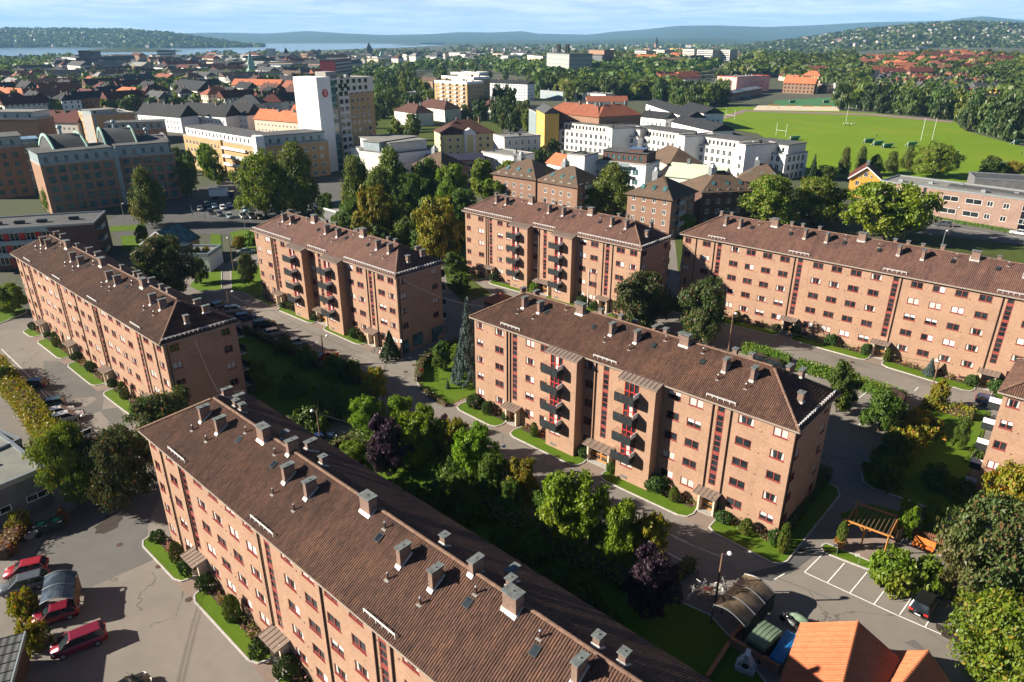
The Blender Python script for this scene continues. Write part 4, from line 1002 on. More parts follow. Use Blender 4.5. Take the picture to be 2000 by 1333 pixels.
# ------------------------------------------------------------------ trees and shrubs near the camera
TREES = [
 ('dark',(335,905),768,140,'dark chestnut tree rising behind the left corner of the nearest roof','tree'),
 ('dark',(250,990),842,140,'large chestnut tree overhanging the grey asphalt beside the nearest block','tree'),
 ('maple',(155,985),826,118,'green maple beside the flat grey roofs at the left edge','tree'),
 ('bright',(28,612),556,62,'light green tree at the far left corner of the left block','tree'),
 ('dark',(330,592),470,130,'big dark chestnut behind the left block next to the house with a glass roof','tree'),
 ('mid',(393,556),505,34,'small dark tree just right of the big chestnut by the paved path','tree'),
 ('dark',(486,556),500,42,'small round tree on the lawn left of the shop-end block','tree'),
 ('maple',(520,425),303,118,'large yellowing maple beside the fenced car lot','tree'),
 ('birch',(588,425),285,78,'tall dark birch directly right of the yellowing maple','tree'),
 ('birch',(297,442),335,64,'pale green birch in front of the vaulted office block','tree'),
 ('maple',(366,384),317,50,'dark maple at the right end of the vaulted office block','tree'),
 ('bright',(413,352),284,38,'slim bright tree in front of the tan courtyard block','tree'),
 ('birch',(106,412),361,42,'birch in front of the dark flat-roofed building','tree'),
 ('mid',(282,480),440,26,'round bush beside the gable of the glass-roofed house','shrub'),
 ('birch',(703,432),310,68,'birch in the grove nearest the white tower','tree'),
 ('birch',(768,415),298,72,'tallest pale birch in the grove','tree'),
 ('mid',(838,412),318,72,'dark leafy tree right of the tallest grove birch','tree'),
 ('bright',(880,420),326,60,'bright green tree near the low dark-blue roof','tree'),
 ('yellow',(733,490),370,80,'yellow-green tree low in the grove behind the shop-end block','tree'),
 ('birch',(800,492),402,66,'birch between the yellow-green tree and the golden willow','tree'),
 ('yellow',(862,515),392,92,'golden willow left of the block with the shaded facade','tree'),
 ('yellow',(905,470),430,50,'yellow-green shrub tree touching the left end of the shaded-facade block','tree'),
 ('bright',(943,388),316,58,'sunlit lime-green maple, left of a pair before the brown hip roof','tree'),
 ('bright',(1000,388),320,62,'sunlit lime-green maple, right of a pair before the brown hip roof','tree'),
 ('birch',(1063,402),338,50,'dark birch in front of the brown hip-roofed block','tree'),
 ('birch',(1195,422),322,86,'broad birch standing before the white block with glass balconies','tree'),
 ('bright',(1332,455),418,44,'small bright tree between two brick blocks and the brown hip roof','tree'),
 ('maple',(1498,445),346,120,'wide yellow-green maple left of the yellow wooden house','tree'),
 ('maple',(1590,438),350,110,'second wide maple just below the yellow wooden house','tree'),
 ('bright',(1725,470),360,150,'huge bright green tree in front of the long low brick building','tree'),
 ('conifer',(1585,352),303,20,'narrow dark spruce at the edge of the playing field','tree'),
 ('conifer',(1552,338),312,16,'short spruce beside the white long block end','tree'),
 ('birch',(1645,345),290,24,'slim birch left of the yellow house gable','tree'),
 ('birch',(1677,342),289,24,'slim birch behind the roof of the yellow house','tree'),
 ('birch',(1706,342),303,28,'low birch right of the yellow house chimney','tree'),
 ('birch',(1738,338),297,28,'birch left of the last slim birch by the field','tree'),
 ('birch',(1770,334),288,26,'slim birch beside the dense round maple at the field edge','tree'),
 ('maple',(1820,347),282,84,'dense round maple at the field edge behind the long low building','tree'),
 ('mid',(1930,348),308,46,'small round tree at the field behind the grey sheds','tree'),
 ('yellow',(1975,348),316,46,'autumn-tinted tree right of the small round tree by the field','tree'),
 ('mid',(1612,352),325,44,'dark bushy tree next to the spruce by the field','tree'),
 ('yellow',(1970,1030),905,110,'yellow-green conifer against the block at the right edge','tree'),
 ('dark',(1935,1185),975,225,'very large chestnut with brown seed heads at the right edge','tree'),
 ('maple',(1945,1345),1172,225,'broad yellow-green maple in the bottom right corner','tree'),
 ('bright',(714,848),780,54,'small bright tree at the turn of the lane, leftmost of its row','tree'),
 ('bright',(783,846),776,58,'bright tree second from the left in the row along the lane','tree'),
 ('plum',(758,925),826,92,'big purple-leaved tree beside the nearest roof','tree'),
 ('bright',(828,908),806,84,'tall bright green tree right of the big purple tree','tree'),
 ('plum',(868,885),818,40,'narrow purple tree between two bright trees','tree'),
 ('yellow',(893,912),822,56,'yellow-green tree beside the narrow purple tree','tree'),
 ('bright',(930,950),842,80,'bright tree left of the wooden lamp pole by the lane','tree'),
 ('mid',(963,985),893,72,'mid green tree in front of the wooden lamp pole','tree'),
 ('yellow',(1020,995),903,74,'golden tree in the middle of the row along the lane','tree'),
 ('bright',(1113,1070),932,126,'biggest bright green tree of the row along the lane','tree'),
 ('bright',(1205,1112),988,84,'bright tree right of the biggest one in the row','tree'),
 ('yellow',(1268,1115),1008,74,'orange-tipped tree at the right end of the row','tree'),
 ('plum',(1265,1195),1088,118,'low purple tree in the dark garden near the bicycles','tree'),
 ('spruce',(916,745),588,62,'tall blue spruce against the left end of the middle block','tree'),
 ('spruce',(875,760),741,9,'tiny blue spruce alone on the corner lawn','tree'),
 ('mid',(865,722),670,40,'small tree on the corner lawn beside the clipped hedge','tree'),
 ('brightshrub',(895,700),672,38,'bright shrub between the corner lawn tree and the blue spruce','shrub'),
 ('conifer',(763,700),648,40,'dense conifer at the corner of the shop-end block','tree'),
 ('dark',(1245,655),542,124,'large dark chestnut behind the roof of the middle block','tree'),
 ('dark',(1367,672),556,102,'dark chestnut right of the large one, beside the lane pole','tree'),
 ('mid',(1632,805),712,64,'tree in the car park behind the middle block','tree'),
 ('mid',(1715,842),765,76,'leafy tree by the small dark shelter in the car park','tree'),
 ('yellow',(1828,800),742,36,'small golden tree beside the tall pole at the right','tree'),
 ('bright',(1765,1045),978,42,'young tree behind the picket fence, left of two','tree'),
 ('bright',(1816,1032),972,46,'young tree behind the picket fence, right of two','tree'),
 ('brightshrub',(1742,1140),1062,88,'bright golden-green bush beside the marked parking bays','shrub'),
 ('brightshrub',(1800,1150),1076,74,'bright bush between the parking bays and the huge chestnut','shrub'),
 ('dogwood',(1800,845),800,70,'bushy shrub in the upper corner of the right-hand garden','shrub'),
 ('dogwood',(1765,872),828,66,'shrub along the lane edge of the right-hand garden','shrub'),
 ('mid',(1738,905),848,70,'shaded shrub at the left corner of the right-hand garden','shrub'),
 ('mid',(1870,880),815,30,'yellow-flowering bush below the right-hand hedge','shrub'),
 ('shrub',(1903,905),862,30,'green bush under the stacked balconies','shrub'),
 ('shrub',(1880,975),935,64,'dark bush in shade at the foot of the right-hand block','shrub'),
 ('dogwood',(52,1195),1138,52,'yellow-green bush in front of the curved carport','shrub'),
 ('dogwood',(70,1262),1200,56,'pale flowering bush by the dark shed roof','shrub'),
 ('redshrub',(125,1020),986,22,'reddening creeper bush beside the green bins','shrub'),
 ('yellow',(42,1040),996,40,'yellow sumac at the top of the creeper hedge','shrub'),
 ('shrub',(690,745),700,40,'dark shrub in the shaded garden by the red car','shrub'),
 ('dogwood',(730,765),712,48,'sunlit rounded bush at the tip of the shaded garden','shrub'),
 ('shrub',(600,715),672,44,'shrub in the shaded garden behind the left block','shrub'),
 ('shrub',(556,690),650,40,'dark shrub beside the parked silver cars in the shaded garden','shrub'),
 ('shrub',(655,735),690,44,'shrub in the middle of the shaded garden','shrub'),
 ('shrub',(520,835),800,60,'dark shrub close behind the nearest roof ridge','shrub'),
 ('shrub',(610,838),790,66,'shaded shrub near the lamp by the lane turn','shrub'),
 ('shrub',(690,815),775,66,'broad shaded shrub at the lane turn','shrub'),
 ('shrub',(985,1075),1030,60,'dark shrub in the shaded garden behind the nearest block','shrub'),
 ('shrub',(1085,1150),1090,64,'shaded shrub near the biggest bright tree','shrub'),
 ('shrub',(1180,1240),1180,60,'shaded shrub near the low purple tree','shrub'),
 ('bright',(690,905),868,56,'bright shrub left of the big purple tree','shrub'),
 ('thuja',(850,930),885,24,'upright green juniper in the sunny patch, left of two','shrub'),
 ('thuja',(868,935),888,22,'upright green juniper in the sunny patch, right of two','shrub'),
 ('yellow',(470,490),462,30,'ivy-covered bank bush behind the silver sedan','shrub'),
 ('brightshrub',(492,478),450,36,'bright ivy mound at the left end of the shop-end block','shrub'),
 ('mid',(18,760),715,34,'dark hedge bush at the left edge by the parking line','shrub'),
 ('birch',(745,440),330,64,'birch in the grove behind the tallest one','tree'), ('mid',(800,440),345,64,'leafy tree filling the middle of the grove','tree'), ('mid',(690,462),398,60,'rounded tree at the left edge of the grove','tree'),
 ('birch',(770,480),400,64,'birch low in the grove behind the yellow-green tree','tree'), ('mid',(842,470),392,70,'leafy tree left of the golden willow','tree'), ('mid',(905,440),372,62,'leafy tree right of the golden willow','tree'), ('bright',(965,400),352,44,'low bright tree between the lime-green maples','tree'),
 ('mid',(830,505),452,60,'dark tree under the golden willow','tree'), ('mid',(745,500),446,52,'dark shrub tree beside the shop-end roof','tree'), ('birch',(1090,412),362,50,'birch beside the brown balcony block','tree'), ('mid',(1150,425),372,44,'dark tree left of the broad birch','tree'),
 ('mid',(640,430),380,40,'dark shrub by the open pavilion','tree'), ('mid',(885,545),498,50,'dark tree between two brick blocks','tree'), ('mid',(900,572),535,44,'low dark shrub tree by the red pavilion','tree'),
 ('mid',(850,902),838,52,'leafy tree behind the narrow purple tree','tree'), ('mid',(905,945),872,56,'leafy understory tree below the lamp pole','tree'), ('mid',(800,900),850,50,'green shrub tree right of the big purple one','tree'), ('mid',(1062,1035),968,56,'dark green tree left of the biggest bright tree','tree'), ('mid',(1165,1095),1022,50,'dark green tree right of the biggest bright tree','tree'), ('mid',(1000,1010),940,48,'green shrub tree behind the golden one','tree'),
 ('shrub',(920,1010),960,76,'wide dark shrub in the shaded garden, nearest the nearest roof','shrub'), ('shrub',(1040,1090),1040,76,'wide dark shrub in the shaded garden below the golden tree','shrub'), ('shrub',(1140,1190),1120,76,'wide dark shrub below the biggest bright tree','shrub'),
 ('shrub',(500,760),700,60,'dark shrub behind the end wall of the left block','shrub'), ('shrub',(575,770),720,56,'dark shrub in the centre of the shaded garden','shrub'), ('shrub',(640,790),745,56,'dark shrub near the lane turn hedge','shrub'),
 ('shrub',(1720,940),880,74,'dark shrub in the shaded corner by the curved kerb','shrub'), ('shrub',(1830,950),905,60,'dark shrub in the shade of the right-hand garden','shrub'),
 ('shrub',(790,985),922,80,'added wide shrub darkening the lawn right below the big purple tree','shrub'), ('shrub',(850,990),935,70,'added wide shrub darkening the lawn beyond the upright junipers','shrub'), ('mid',(905,1000),930,64,'added leafy shrub tree darkening the lawn by the lane hedge','tree'),  # added planting, put here to darken the sunlit patch of courtyard lawn
 ('thuja',(747,815),782,13,'slim upright cypress between two lane trees','shrub'),
]
for row in TREES: plant(row[0], row[1], row[2], row[3], row[4], row[5], 'trees and shrubs of the estate')
hedge('hedge', [(-5,725),(30,772),(62,812),(100,868)], 2.6, 2.6, 'lf_yellow', 'loose yellow-green hedge along the left car park', leaf=.2, ragged=.4)
hedge('hedge', [(98,868),(128,898)], 3.0, 2.8, 'lf_yellow', 'yellow-green hedge end below the white cars', leaf=.2, ragged=.4)
hedge('hedge', [(8,1095),(30,1060),(48,1030)], 1.6, 1.6, 'lf_red', 'creeper hedge turning red beside the striped roof', leaf=.15, ragged=.3)
hedge('hedge', [(818,748),(820,722),(832,706),(858,688),(895,672)], 1.3, 1.1, 'lf_thuja', 'clipped curved hedge around the corner lawn', leaf=.12)
hedge('hedge', [(822,757),(842,776),(872,795)], .7, .7, 'lf_thuja', 'low flowering hedge along the kerb of the corner lawn', leaf=.12, ragged=.2)
hedge('hedge', [(1450,688),(1500,702),(1542,716)], 1.9, 1.5, 'lf_hedge', 'bright clipped hedge left of the car park gap', leaf=.15)
hedge('hedge', [(1556,722),(1640,746),(1700,766),(1765,790)], 1.9, 1.6, 'lf_hedge', 'long bright clipped hedge beside the upper lane', leaf=.15)
hedge('hedge', [(1800,792),(1850,806),(1900,822)], 1.6, 1.6, 'lf_yellow', 'yellowish hedge at the top of the right-hand garden', leaf=.15, ragged=.2)
hedge('hedge', [(1740,838),(1757,812)], 2.2, 1.4, 'lf_shrub', 'dark hedge beside the small brown shelter', leaf=.15)
hedge('hedge', [(478,648),(560,690),(640,728),(735,765)], 1.3, 1.0, 'lf_shrub', 'shaded hedge behind the row of parked cars', leaf=.14)
hedge('hedge', [(560,840),(640,822),(735,790)], 2.0, 2.2, 'lf_shrub', 'deep shaded hedge at the lane turn', leaf=.18, ragged=.25)
hedge('hedge', [(640,884),(700,858),(740,846)], 1.4, 1.3, 'lf_thuja', 'hedge running up to the lane behind the purple tree', leaf=.14)
hedge('hedge', [(1312,1142),(1352,1108)], 1.5, 1.1, 'lf_thuja', 'row of thuja hedge beside the parked bicycles', leaf=.14)
hedge('hedge', [(1800,425),(1900,442),(2010,462)], .9, 1.2, 'lf_hedge', 'low hedge in front of the long low brick building', leaf=.16, n_per_m=60)
hedge('hedge', [(1520,1050),(1590,960),(1612,930)], 1.6, 1.4, 'lf_shrub', 'dark hedge at the foot of the shaded end wall', leaf=.15)
hedge('hedge', [(690,875),(800,896),(880,940),(985,1022),(1110,1096),(1200,1132),(1285,1168)], 2.0, 2.6, 'lf_mid', 'tall loose hedge under the tree row along the lane', leaf=.2, ragged=.45, n_per_m=140)
# shrubs and perennials along the facades
def wpt(b, s, y):
    (Px, Py), an = FRAMES[b]; a = math.radians(an); x = Px+math.cos(a)*s-math.sin(a)*y; yy = Py+math.sin(a)*s+math.cos(a)*y
    return Vector((x, yy, gz(x, yy)+.1))
BN = {1:'the nearest block', 2:'the left block', 3:'the shop-end block', 4:'the middle block', 5:'the shaded-facade block', 6:'the right-hand long block'}
ORD = ['first','second','third','fourth','fifth']
FS = [(1,'ball',-.8,-.5,1.3,1.5,'round clipped shrub at the left corner of %s'),(1,'thuja',4.4,-.5,2.6,1.5,'conical thuja left of the first entrance of %s'),(1,'ball',7.0,-.6,1.7,1.8,'bush left of the first canopy of %s'),
 (1,'ball',10.9,-.4,1.9,1.7,'round clipped shrub right of the first entrance of %s'),(1,'thuja',16.6,-.5,2.9,1.7,'tall conical thuja between the first two entrances of %s'),(1,'ball',22.6,-.7,1.9,2.2,'broad clipped bush left of the second entrance of %s'),
 (1,'ball',26.4,-.4,2.0,2.0,'round clipped shrub right of the second entrance of %s'),
 (2,'ball',3.0,-.6,1.5,1.5,'clipped ball at the left end of %s'),(2,'ball',10.9,-.2,1.2,1.2,'low shrub right of the first entrance of %s'),(2,'thuja',17.2,-.5,3.0,1.5,'tall dark thuja between the first two entrances of %s'),(2,'ball',27.2,-.4,1.7,1.8,'clipped ball right of the second entrance of %s'),
 (2,'ball',33.4,-.3,1.8,1.7,'clipped ball between the middle entrances of %s'),(2,'ball',43.4,-.3,1.7,1.3,'dark shrub right of the third entrance of %s'),(2,'thuja',48.8,-.5,3.0,1.5,'conical thuja past the third entrance of %s'),
 (4,'ball',1.2,-.6,2.0,2.1,'dark clipped ball at the left corner of %s'),(4,'ball',4.0,-.5,2.0,1.7,'second clipped ball from the left corner of %s'),(4,'ball',7.4,-.2,1.2,1.0,'small shrub beside the first door of %s'),(4,'thuja',13.4,-.6,2.2,1.2,'small conical thuja left of the first balcony bay of %s'),
 (4,'ball',22.0,.0,1.5,1.7,'dark bush in the corner right of the first balcony bay of %s'),(4,'shrub',26.7,-.6,1.6,1.3,'leafy shrub right of the double door of %s'),(4,'ball',33.6,-.3,2.3,2.6,'large dark rhododendron right of the second balcony bay of %s'),(4,'thuja',36.2,-.7,2.0,1.3,'conical thuja near the third entrance of %s'),
 (4,'ball',42.6,-.3,1.2,1.9,'low wide shrub right of the third door of %s'),(4,'thuja',45.6,-.7,2.0,1.6,'rounded thuja near the right corner of %s'),(4,'ball',48.7,-.4,2.0,1.3,'blue-green shrub at the right corner of %s'),(4,'thuja',50.0,-1.0,3.9,1.3,'tall yellow-green column thuja at the right corner of %s'),
 (3,'ball',10.6,-.5,1.3,1.6,'shrub right of the first entrance of %s'),(3,'ball',13.2,-.2,2.1,1.7,'clipped ball left of the first balcony bay of %s'),(3,'ball',22.0,-.1,1.6,1.8,'dark bush right of the first balcony bay of %s'),(3,'ball',35.0,-.4,2.0,1.9,'clipped ball right of the second balcony bay of %s'),(3,'ball',37.7,-.5,1.4,1.3,'small dark shrub left of the third door of %s'),
 (5,'ball',10.5,-.6,1.9,2.0,'clipped ball right of the first entrance of %s'),(5,'brightshrub',22.4,-.4,2.6,2.0,'yellow-green shrub left of the double door of %s'),(5,'ball',35.3,-.5,2.2,2.0,'clipped ball by the flagpole in front of %s'),(5,'ball',38.3,-.5,1.8,1.6,'clipped ball left of the third entrance of %s'),(5,'ball',1.2,-.5,1.9,1.8,'shrub at the left corner of %s'),
 (6,'shrub',-1.5,-.7,1.5,1.8,'pale shrub at the left end of %s'),(6,'thuja',.9,-.8,2.1,1.5,'small thuja near the left end of %s'),(6,'ball',6.7,-.5,1.3,1.3,'shrub left of the first visible entrance of %s'),(6,'thuja',14.0,-.7,2.2,1.5,'thuja under the first four windows of %s'),(6,'ball',21.6,-.4,1.4,1.4,'shrub left of the second entrance of %s'),(6,'ball',25.2,-.5,2.0,1.8,'clipped ball right of the second entrance of %s'),
 (6,'ball',31.4,-.5,2.0,1.9,'clipped ball midway along the lawn of %s'),(6,'ball',37.4,-.5,2.1,1.8,'clipped ball left of the third entrance of %s'),(6,'thuja',40.7,-.6,2.6,1.2,'slim thuja right of the third entrance of %s'),(6,'spruce',47.3,-1.0,2.9,2.0,'blue-grey dwarf spruce in front of %s'),(6,'ball',53.2,-.5,1.9,1.8,'clipped ball left of the fourth entrance of %s'),(6,'ball',56.6,-.6,2.2,2.3,'broad clipped shrub right of the fourth entrance of %s')]
for b,k,s,y,h,w,lab in FS: plant(k, None, at=wpt(b,s,y), h=h, w=w, label=lab % BN[b], cat='shrub', group='shrubs along the facades')
def bed_plants(b, s0, s1, seed, dens=3.2):
    r = np.random.RandomState(seed); vs = []; fs = []
    for c in range(int((s1-s0)*dens*.8)):
        s = r.uniform(s0+.8, s1-.8); y = r.uniform(-.5,.45); hh = r.uniform(.3,1.0); ww = r.uniform(.25,.55); o = wpt(b,s,y)
        for _ in range(26):
            d = r.normal(size=3); p = o+Vector((d[0]*ww*.5, d[1]*ww*.5, abs(d[2])*hh*.5+.03)); nn = Vector(r.normal(size=3)).normalized(); e = nn.orthogonal().normalized(); f = nn.cross(e); q = r.uniform(.07,.16); k = len(vs)
            vs += [p-e*q, p-f*q*.6, p+e*q, p+f*q*.6]; fs.append((k,k+1,k+2,k+3))
    me = bpy.data.meshes.new('bed_plants'); me.from_pydata([tuple(v) for v in vs], [], fs); me.materials.append(M['lf_flower'])
    put('bed_plants', me, kind='stuff', label='low perennials growing in a bed along '+BN[b]+' wall')
for i,(b,s0,s1) in enumerate(((1,0,8),(1,10.3,23.6),(1,26,39),(2,2,8.2),(2,11,24.2),(2,27.2,40.4),(2,43.6,57),(4,2,7.9),(4,10.1,15.5),(4,33,39.3),(4,42.3,49),(3,33,38),(3,10,15),(5,33,39),(6,-4,7.4),(6,10,22.6),(6,24.9,38.2),(6,40.3,53.9))):
    bed_plants(b, s0, s1, 300+i)

# ------------------------------------------------------------------ vehicles
def car_mesh_set(L, W, Hh, hood, tail, ws, rs, belt):
    """lofted lower body, glazed cabin with pillars and roof panel, wheels, lamps; +x is forward"""
    b = MB(); hw = W/2; rows = []
    st = [(-L/2, .42, belt*.80, .80),(-L/2+.10,.28,belt*.94,.92),(-L/2+.5,.24,belt,.985),(-L*.18,.23,belt,1),(L*.12,.23,belt,1),(L/2-hood,.23,belt*.985,1),(L/2-.62,.24,belt*.90,.97),(L/2-.18,.28,belt*.80,.88),(L/2,.40,belt*.66,.74)]
    for (x,zb,zt,k) in st:
        w = hw*k; rows.append([(x,-w*.9,zb),(x,-w,zb+.18),(x,-w,zt-.16),(x,-w*.93,zt),(x,w*.93,zt),(x,w,zt-.16),(x,w,zb+.18),(x,w*.9,zb)])
    vs = [p for r_ in rows for p in r_]; fs = []
    for i in range(len(rows)-1):
        for j in range(8): fs.append((i*8+j,i*8+(j+1)%8,(i+1)*8+(j+1)%8,(i+1)*8+j))
    fs += [tuple(range(8)), tuple(len(vs)-8+j for j in range(8))[::-1]]; b.add(vs, fs)
    x0, x1 = -L/2+tail, L/2-hood; r0, r1 = x0+rs, x1-ws; rw = hw*.76; bw = hw*.90
    zt = Hh
    roof = MB(); roof.add([(r0-.05,-rw,zt-.05),(r1+.05,-rw,zt-.05),(r1+.05,rw,zt-.05),(r0-.05,rw,zt-.05),(r0+.05,-rw*.9,zt),(r1-.1,-rw*.9,zt),(r1-.1,rw*.9,zt),(r0+.05,rw*.9,zt)],
        [(0,1,5,4),(1,2,6,5),(2,3,7,6),(3,0,4,7),(4,5,6,7)])
    zl = belt-.03
    for sy in (-1,1):
        for (a,c) in (((x0,bw*sy,zl),(r0-.03,rw*sy,zt-.04)),((x1,bw*sy,zl),(r1+.03,rw*sy,zt-.04)),(((x0+x1)/2-.1,bw*sy*1.005,zl),((r0+r1)/2-.1,rw*sy,zt-.04))): roof.beam(a,c,.09,.05)
    g = MB(); q = .012
    g.quad((x1,-bw,zl),(x1,bw,zl),(r1,rw,zt-.05),(r1,-rw,zt-.05)); g.quad((x0,bw,zl),(x0,-bw,zl),(r0,-rw,zt-.05),(r0,rw,zt-.05))
    for sy in (-1,1): g.quad((x0,bw*sy,zl),(x1,bw*sy,zl),(r1,rw*sy,zt-.05),(r0,rw*sy,zt-.05))
    hl = MB()
    tl = MB()
    for m_, x, z in ((hl, L/2-.14, belt*.70),(tl, -L/2+.02, belt*.80)): m_.box(-.09,-.2,-.075,.09,.2,.075)
    pl = MB(); pl.box(-L/2-.012,-.26,.52,-L/2+.05,.26,.64); 
    mi = MB(); mi.box(-.06,-.1,-.06,.08,.1,.07)
    wh = MB(); wh.tube((0,-.11,0),(0,.11,0),.32,n=14); rim = MB(); rim.tube((0,-.118,0),(0,.118,0),.20,n=10)
    return dict(body=b, roof=roof, glass=g, hl=hl, tl=tl, plate=pl, mirror=mi, wheel=wh, rim=rim, L=L, W=W, belt=belt, x1=x1)
CT = {}
for nm, a in (('hatchback',(4.05,1.74,1.48,.95,.12,.75,.35,.92)),('estate',(4.65,1.80,1.50,1.15,.15,.8,.45,.93)),('suv',(4.5,1.86,1.68,1.05,.10,.7,.40,1.06)),('saloon',(4.6,1.80,1.43,1.2,.85,.85,.75,.92)),('minivan',(4.6,1.84,1.66,.75,.10,.95,.30,1.0)),('van',(4.9,1.92,1.95,.65,.05,.7,.12,1.12))):
    d = car_mesh_set(*a)
    CT[nm] = dict(d, body=d['body'].mesh('car_body', M['metal_dark'], True), roof=d['roof'].mesh('roof_panel', M['metal_dark']), glass=d['glass'].mesh('car_windows', M['glass']), hl=d['hl'].mesh('headlight', M['white']),
        tl=d['tl'].mesh('taillight', M['redbright']), plate=d['plate'].mesh('number_plate', M['white']), mirror=d['mirror'].mesh('mirror', M['black']), wheel=d['wheel'].mesh('wheel', M['black']), rim=d['rim'].mesh('rim', M['steel']))
def paint_mat(nm, c, metal=.25, rough=.28):
    t = NT('car paint '+nm); v = t.coord('Object'); t.color(t.mix(t.ramp(t.noise(v, 2.5, 4), .45, .8), c, tuple(x*.82+.006 for x in c))); t.set(rough, metal, .5)
    t.b.inputs['Coat Weight'].default_value = .6; t.b.inputs['Coat Roughness'].default_value = .06; return t.m
PM = {n: paint_mat(n, c) for n, c in dict(red=(.36,.018,.022), wine=(.20,.012,.03), white=(.70,.70,.70), silver=(.34,.35,.35), black=(.010,.010,.012), blue=(.03,.06,.16), teal=(.05,.10,.11), grey=(.10,.11,.12), palegreen=(.25,.33,.33), lightblue=(.24,.36,.46), bronze=(.12,.08,.05)).items()}
def car(front, rear, typ, col, label, z=.05, parent=None, simple=False, at=None, hdg=None):
    if at is None: f, b = G(*front), G(*rear); c = (f+b)/2; hdg = math.atan2(f.y-b.y, f.x-b.x)
    else: c = at
    c = Vector((c.x, c.y, gz(c.x, c.y)+z)); T = CT[typ]; m = PM[col]
    root = thing('parked_car', label, 'car', c, hdg, 'cars around the estate')
    o = put('car_body', T['body'], root); recolor(o, m); o = put('roof_panel', T['roof'], root); recolor(o, m); put('car_windows', T['glass'], root)
    L, W = T['L'], T['W']
    for sx in (-1,1):
        for sy in (-1,1):
            w = put('wheel', T['wheel'], root, (sx*L*.305, sy*(W/2-.105), .32)); put('rim', T['rim'], w)
    if not simple:
        for sy in (-1,1):
            put('headlight', T['hl'], root, (L/2-.20, sy*W*.33, T['belt']*.72), sy*.35); put('taillight', T['tl'], root, (-L/2+.06, sy*W*.36, T['belt']*.84), -sy*.15); put('mirror', T['mirror'], root, (T['x1']-.1, sy*W*.53, T['belt']+.02))
        put('number_plate', T['plate'], root)
    return root
for a in (((14,1130),(93,1112),'hatchback','red','bright red hatchback parked beside the reddening creeper hedge'),
 ((12,1160),(84,1140),'estate','grey','blue-grey car between the red hatchback and the curved carport'),
 ((82,1218),(140,1200),'hatchback','wine','dark red car tucked under the curved carport'),
 ((110,1283),(203,1245),'minivan','wine','crimson minivan standing in the middle of the forecourt'),
 ((262,1352),(238,1368),'hatchback','black','dark car just entering at the bottom edge'),
 ((46,757),(86,757),'estate','black','black car in tree shade on the left car park'),
 ((77,800),(123,792),'hatchback','teal','dark teal hatchback next to the white cars'),
 ((143,806),(93,818),'hatchback','white','white hatchback beside the dark teal one'),
 ((158,816),(104,829),'estate','white','white estate car nearest the pole on the left car park'),
 ((474,609),(444,614),'suv','silver','silver off-roader at the top of the row behind the left block'),
 ((495,622),(466,628),'estate','blue','blue car second in the row behind the left block'),
 ((533,637),(502,643),'suv','black','black car third in the row behind the left block'),
 ((554,652),(522,659),'hatchback','silver','silver hatchback fourth in the row behind the left block'),
 ((597,671),(562,679),'hatchback','lightblue','pale blue hatchback fifth in the row behind the left block'),
 ((657,698),(620,706),'saloon','red','red saloon at the lower end of the row'),
 ((438,599),(422,605),'hatchback','blue','dark blue car in the shade above the parked row'),
 ((499,493),(463,498),'saloon','palegreen','pale green saloon beside the ivy bank'),
 ((1950,796),(1917,789),'hatchback','blue','dark blue car half hidden by the stacked balconies'),
 ((1819,1166),(1790,1209),'suv','black','black car parked in the last marked bay below the huge chestnut'),
 ((1821,441),(1859,444),'suv','grey','grey off-roader driving on the upper road'),
 ((1969,456),(2012,463),'estate','white','white car at the right edge of the upper road'),
 ((1502,712),(1478,708),'estate','black','black car behind the bright hedge, left of two'),
 ((1528,722),(1504,717),'hatchback','black','black car behind the bright hedge, right of two'),
 ((1092,958),(1062,975),'hatchback','blue','blue car glimpsed between trees along the lane'),
 ((640,862),(612,872),'estate','blue','dark car parked by the lamp at the lane turn'),
 ((1018,250),(1008,262),'hatchback','grey','grey car waiting in the street beside the orange-roofed block'),
 ((1075,318),(1062,322),'hatchback','black','black car in front of the low red roof')): car(*a)
LOT = [((391,412),'hatchback','silver','silver car at the left corner of the fenced lot'),((405,404),'estate','teal','dark green car at the back of the fenced lot'),((419,407),'hatchback','lightblue','light blue car in the middle back of the fenced lot'),((436,410),'hatchback','white','white car behind the fence of the lot'),
 ((449,406),'saloon','blue','blue car at the back right of the fenced lot'),((412,418),'estate','black','black car at the fence of the lot'),((430,422),'hatchback','grey','grey car in the front row of the fenced lot'),((449,426),'estate','palegreen','pale green car in the front row of the fenced lot'),
 ((475,426),'van','silver','silver van in the front row under the maple'),((492,427),'van','grey','grey van beside the silver van under the maple'),((480,413),'saloon','lightblue','blue car behind the vans under the maple'),((508,428),'hatchback','bronze','brown car right of the vans under the maple'),((545,424),'estate','silver','silver car right of the maple trunk'),((290,408),'estate','grey','grey car in front of the vaulted offices'),((565,420),'hatchback','black','black car beside the low pavilion')]
for p,t,c,l in LOT: car(None,None,t,c,l, at=G(*p), hdg=math.radians(-62), z=.09, simple=True)
for p,t,c,l in (((998,236),'hatchback','grey','small car farther up the tree-lined street'),((1003,228),'hatchback','blue','blue car farther up the tree-lined street'),((1430,194),'van','grey','grey van beside the school hall'),((1447,193),'estate','black','black car beside the school hall'),((1462,192),'hatchback','white','white car beside the school hall'),((1690,217),'saloon','white','white car parked on the park path'),((1706,218),'saloon','silver','silver car parked on the park path')):
    car(None,None,t,c,l, at=G(*p), hdg=.4, z=.25, simple=True)
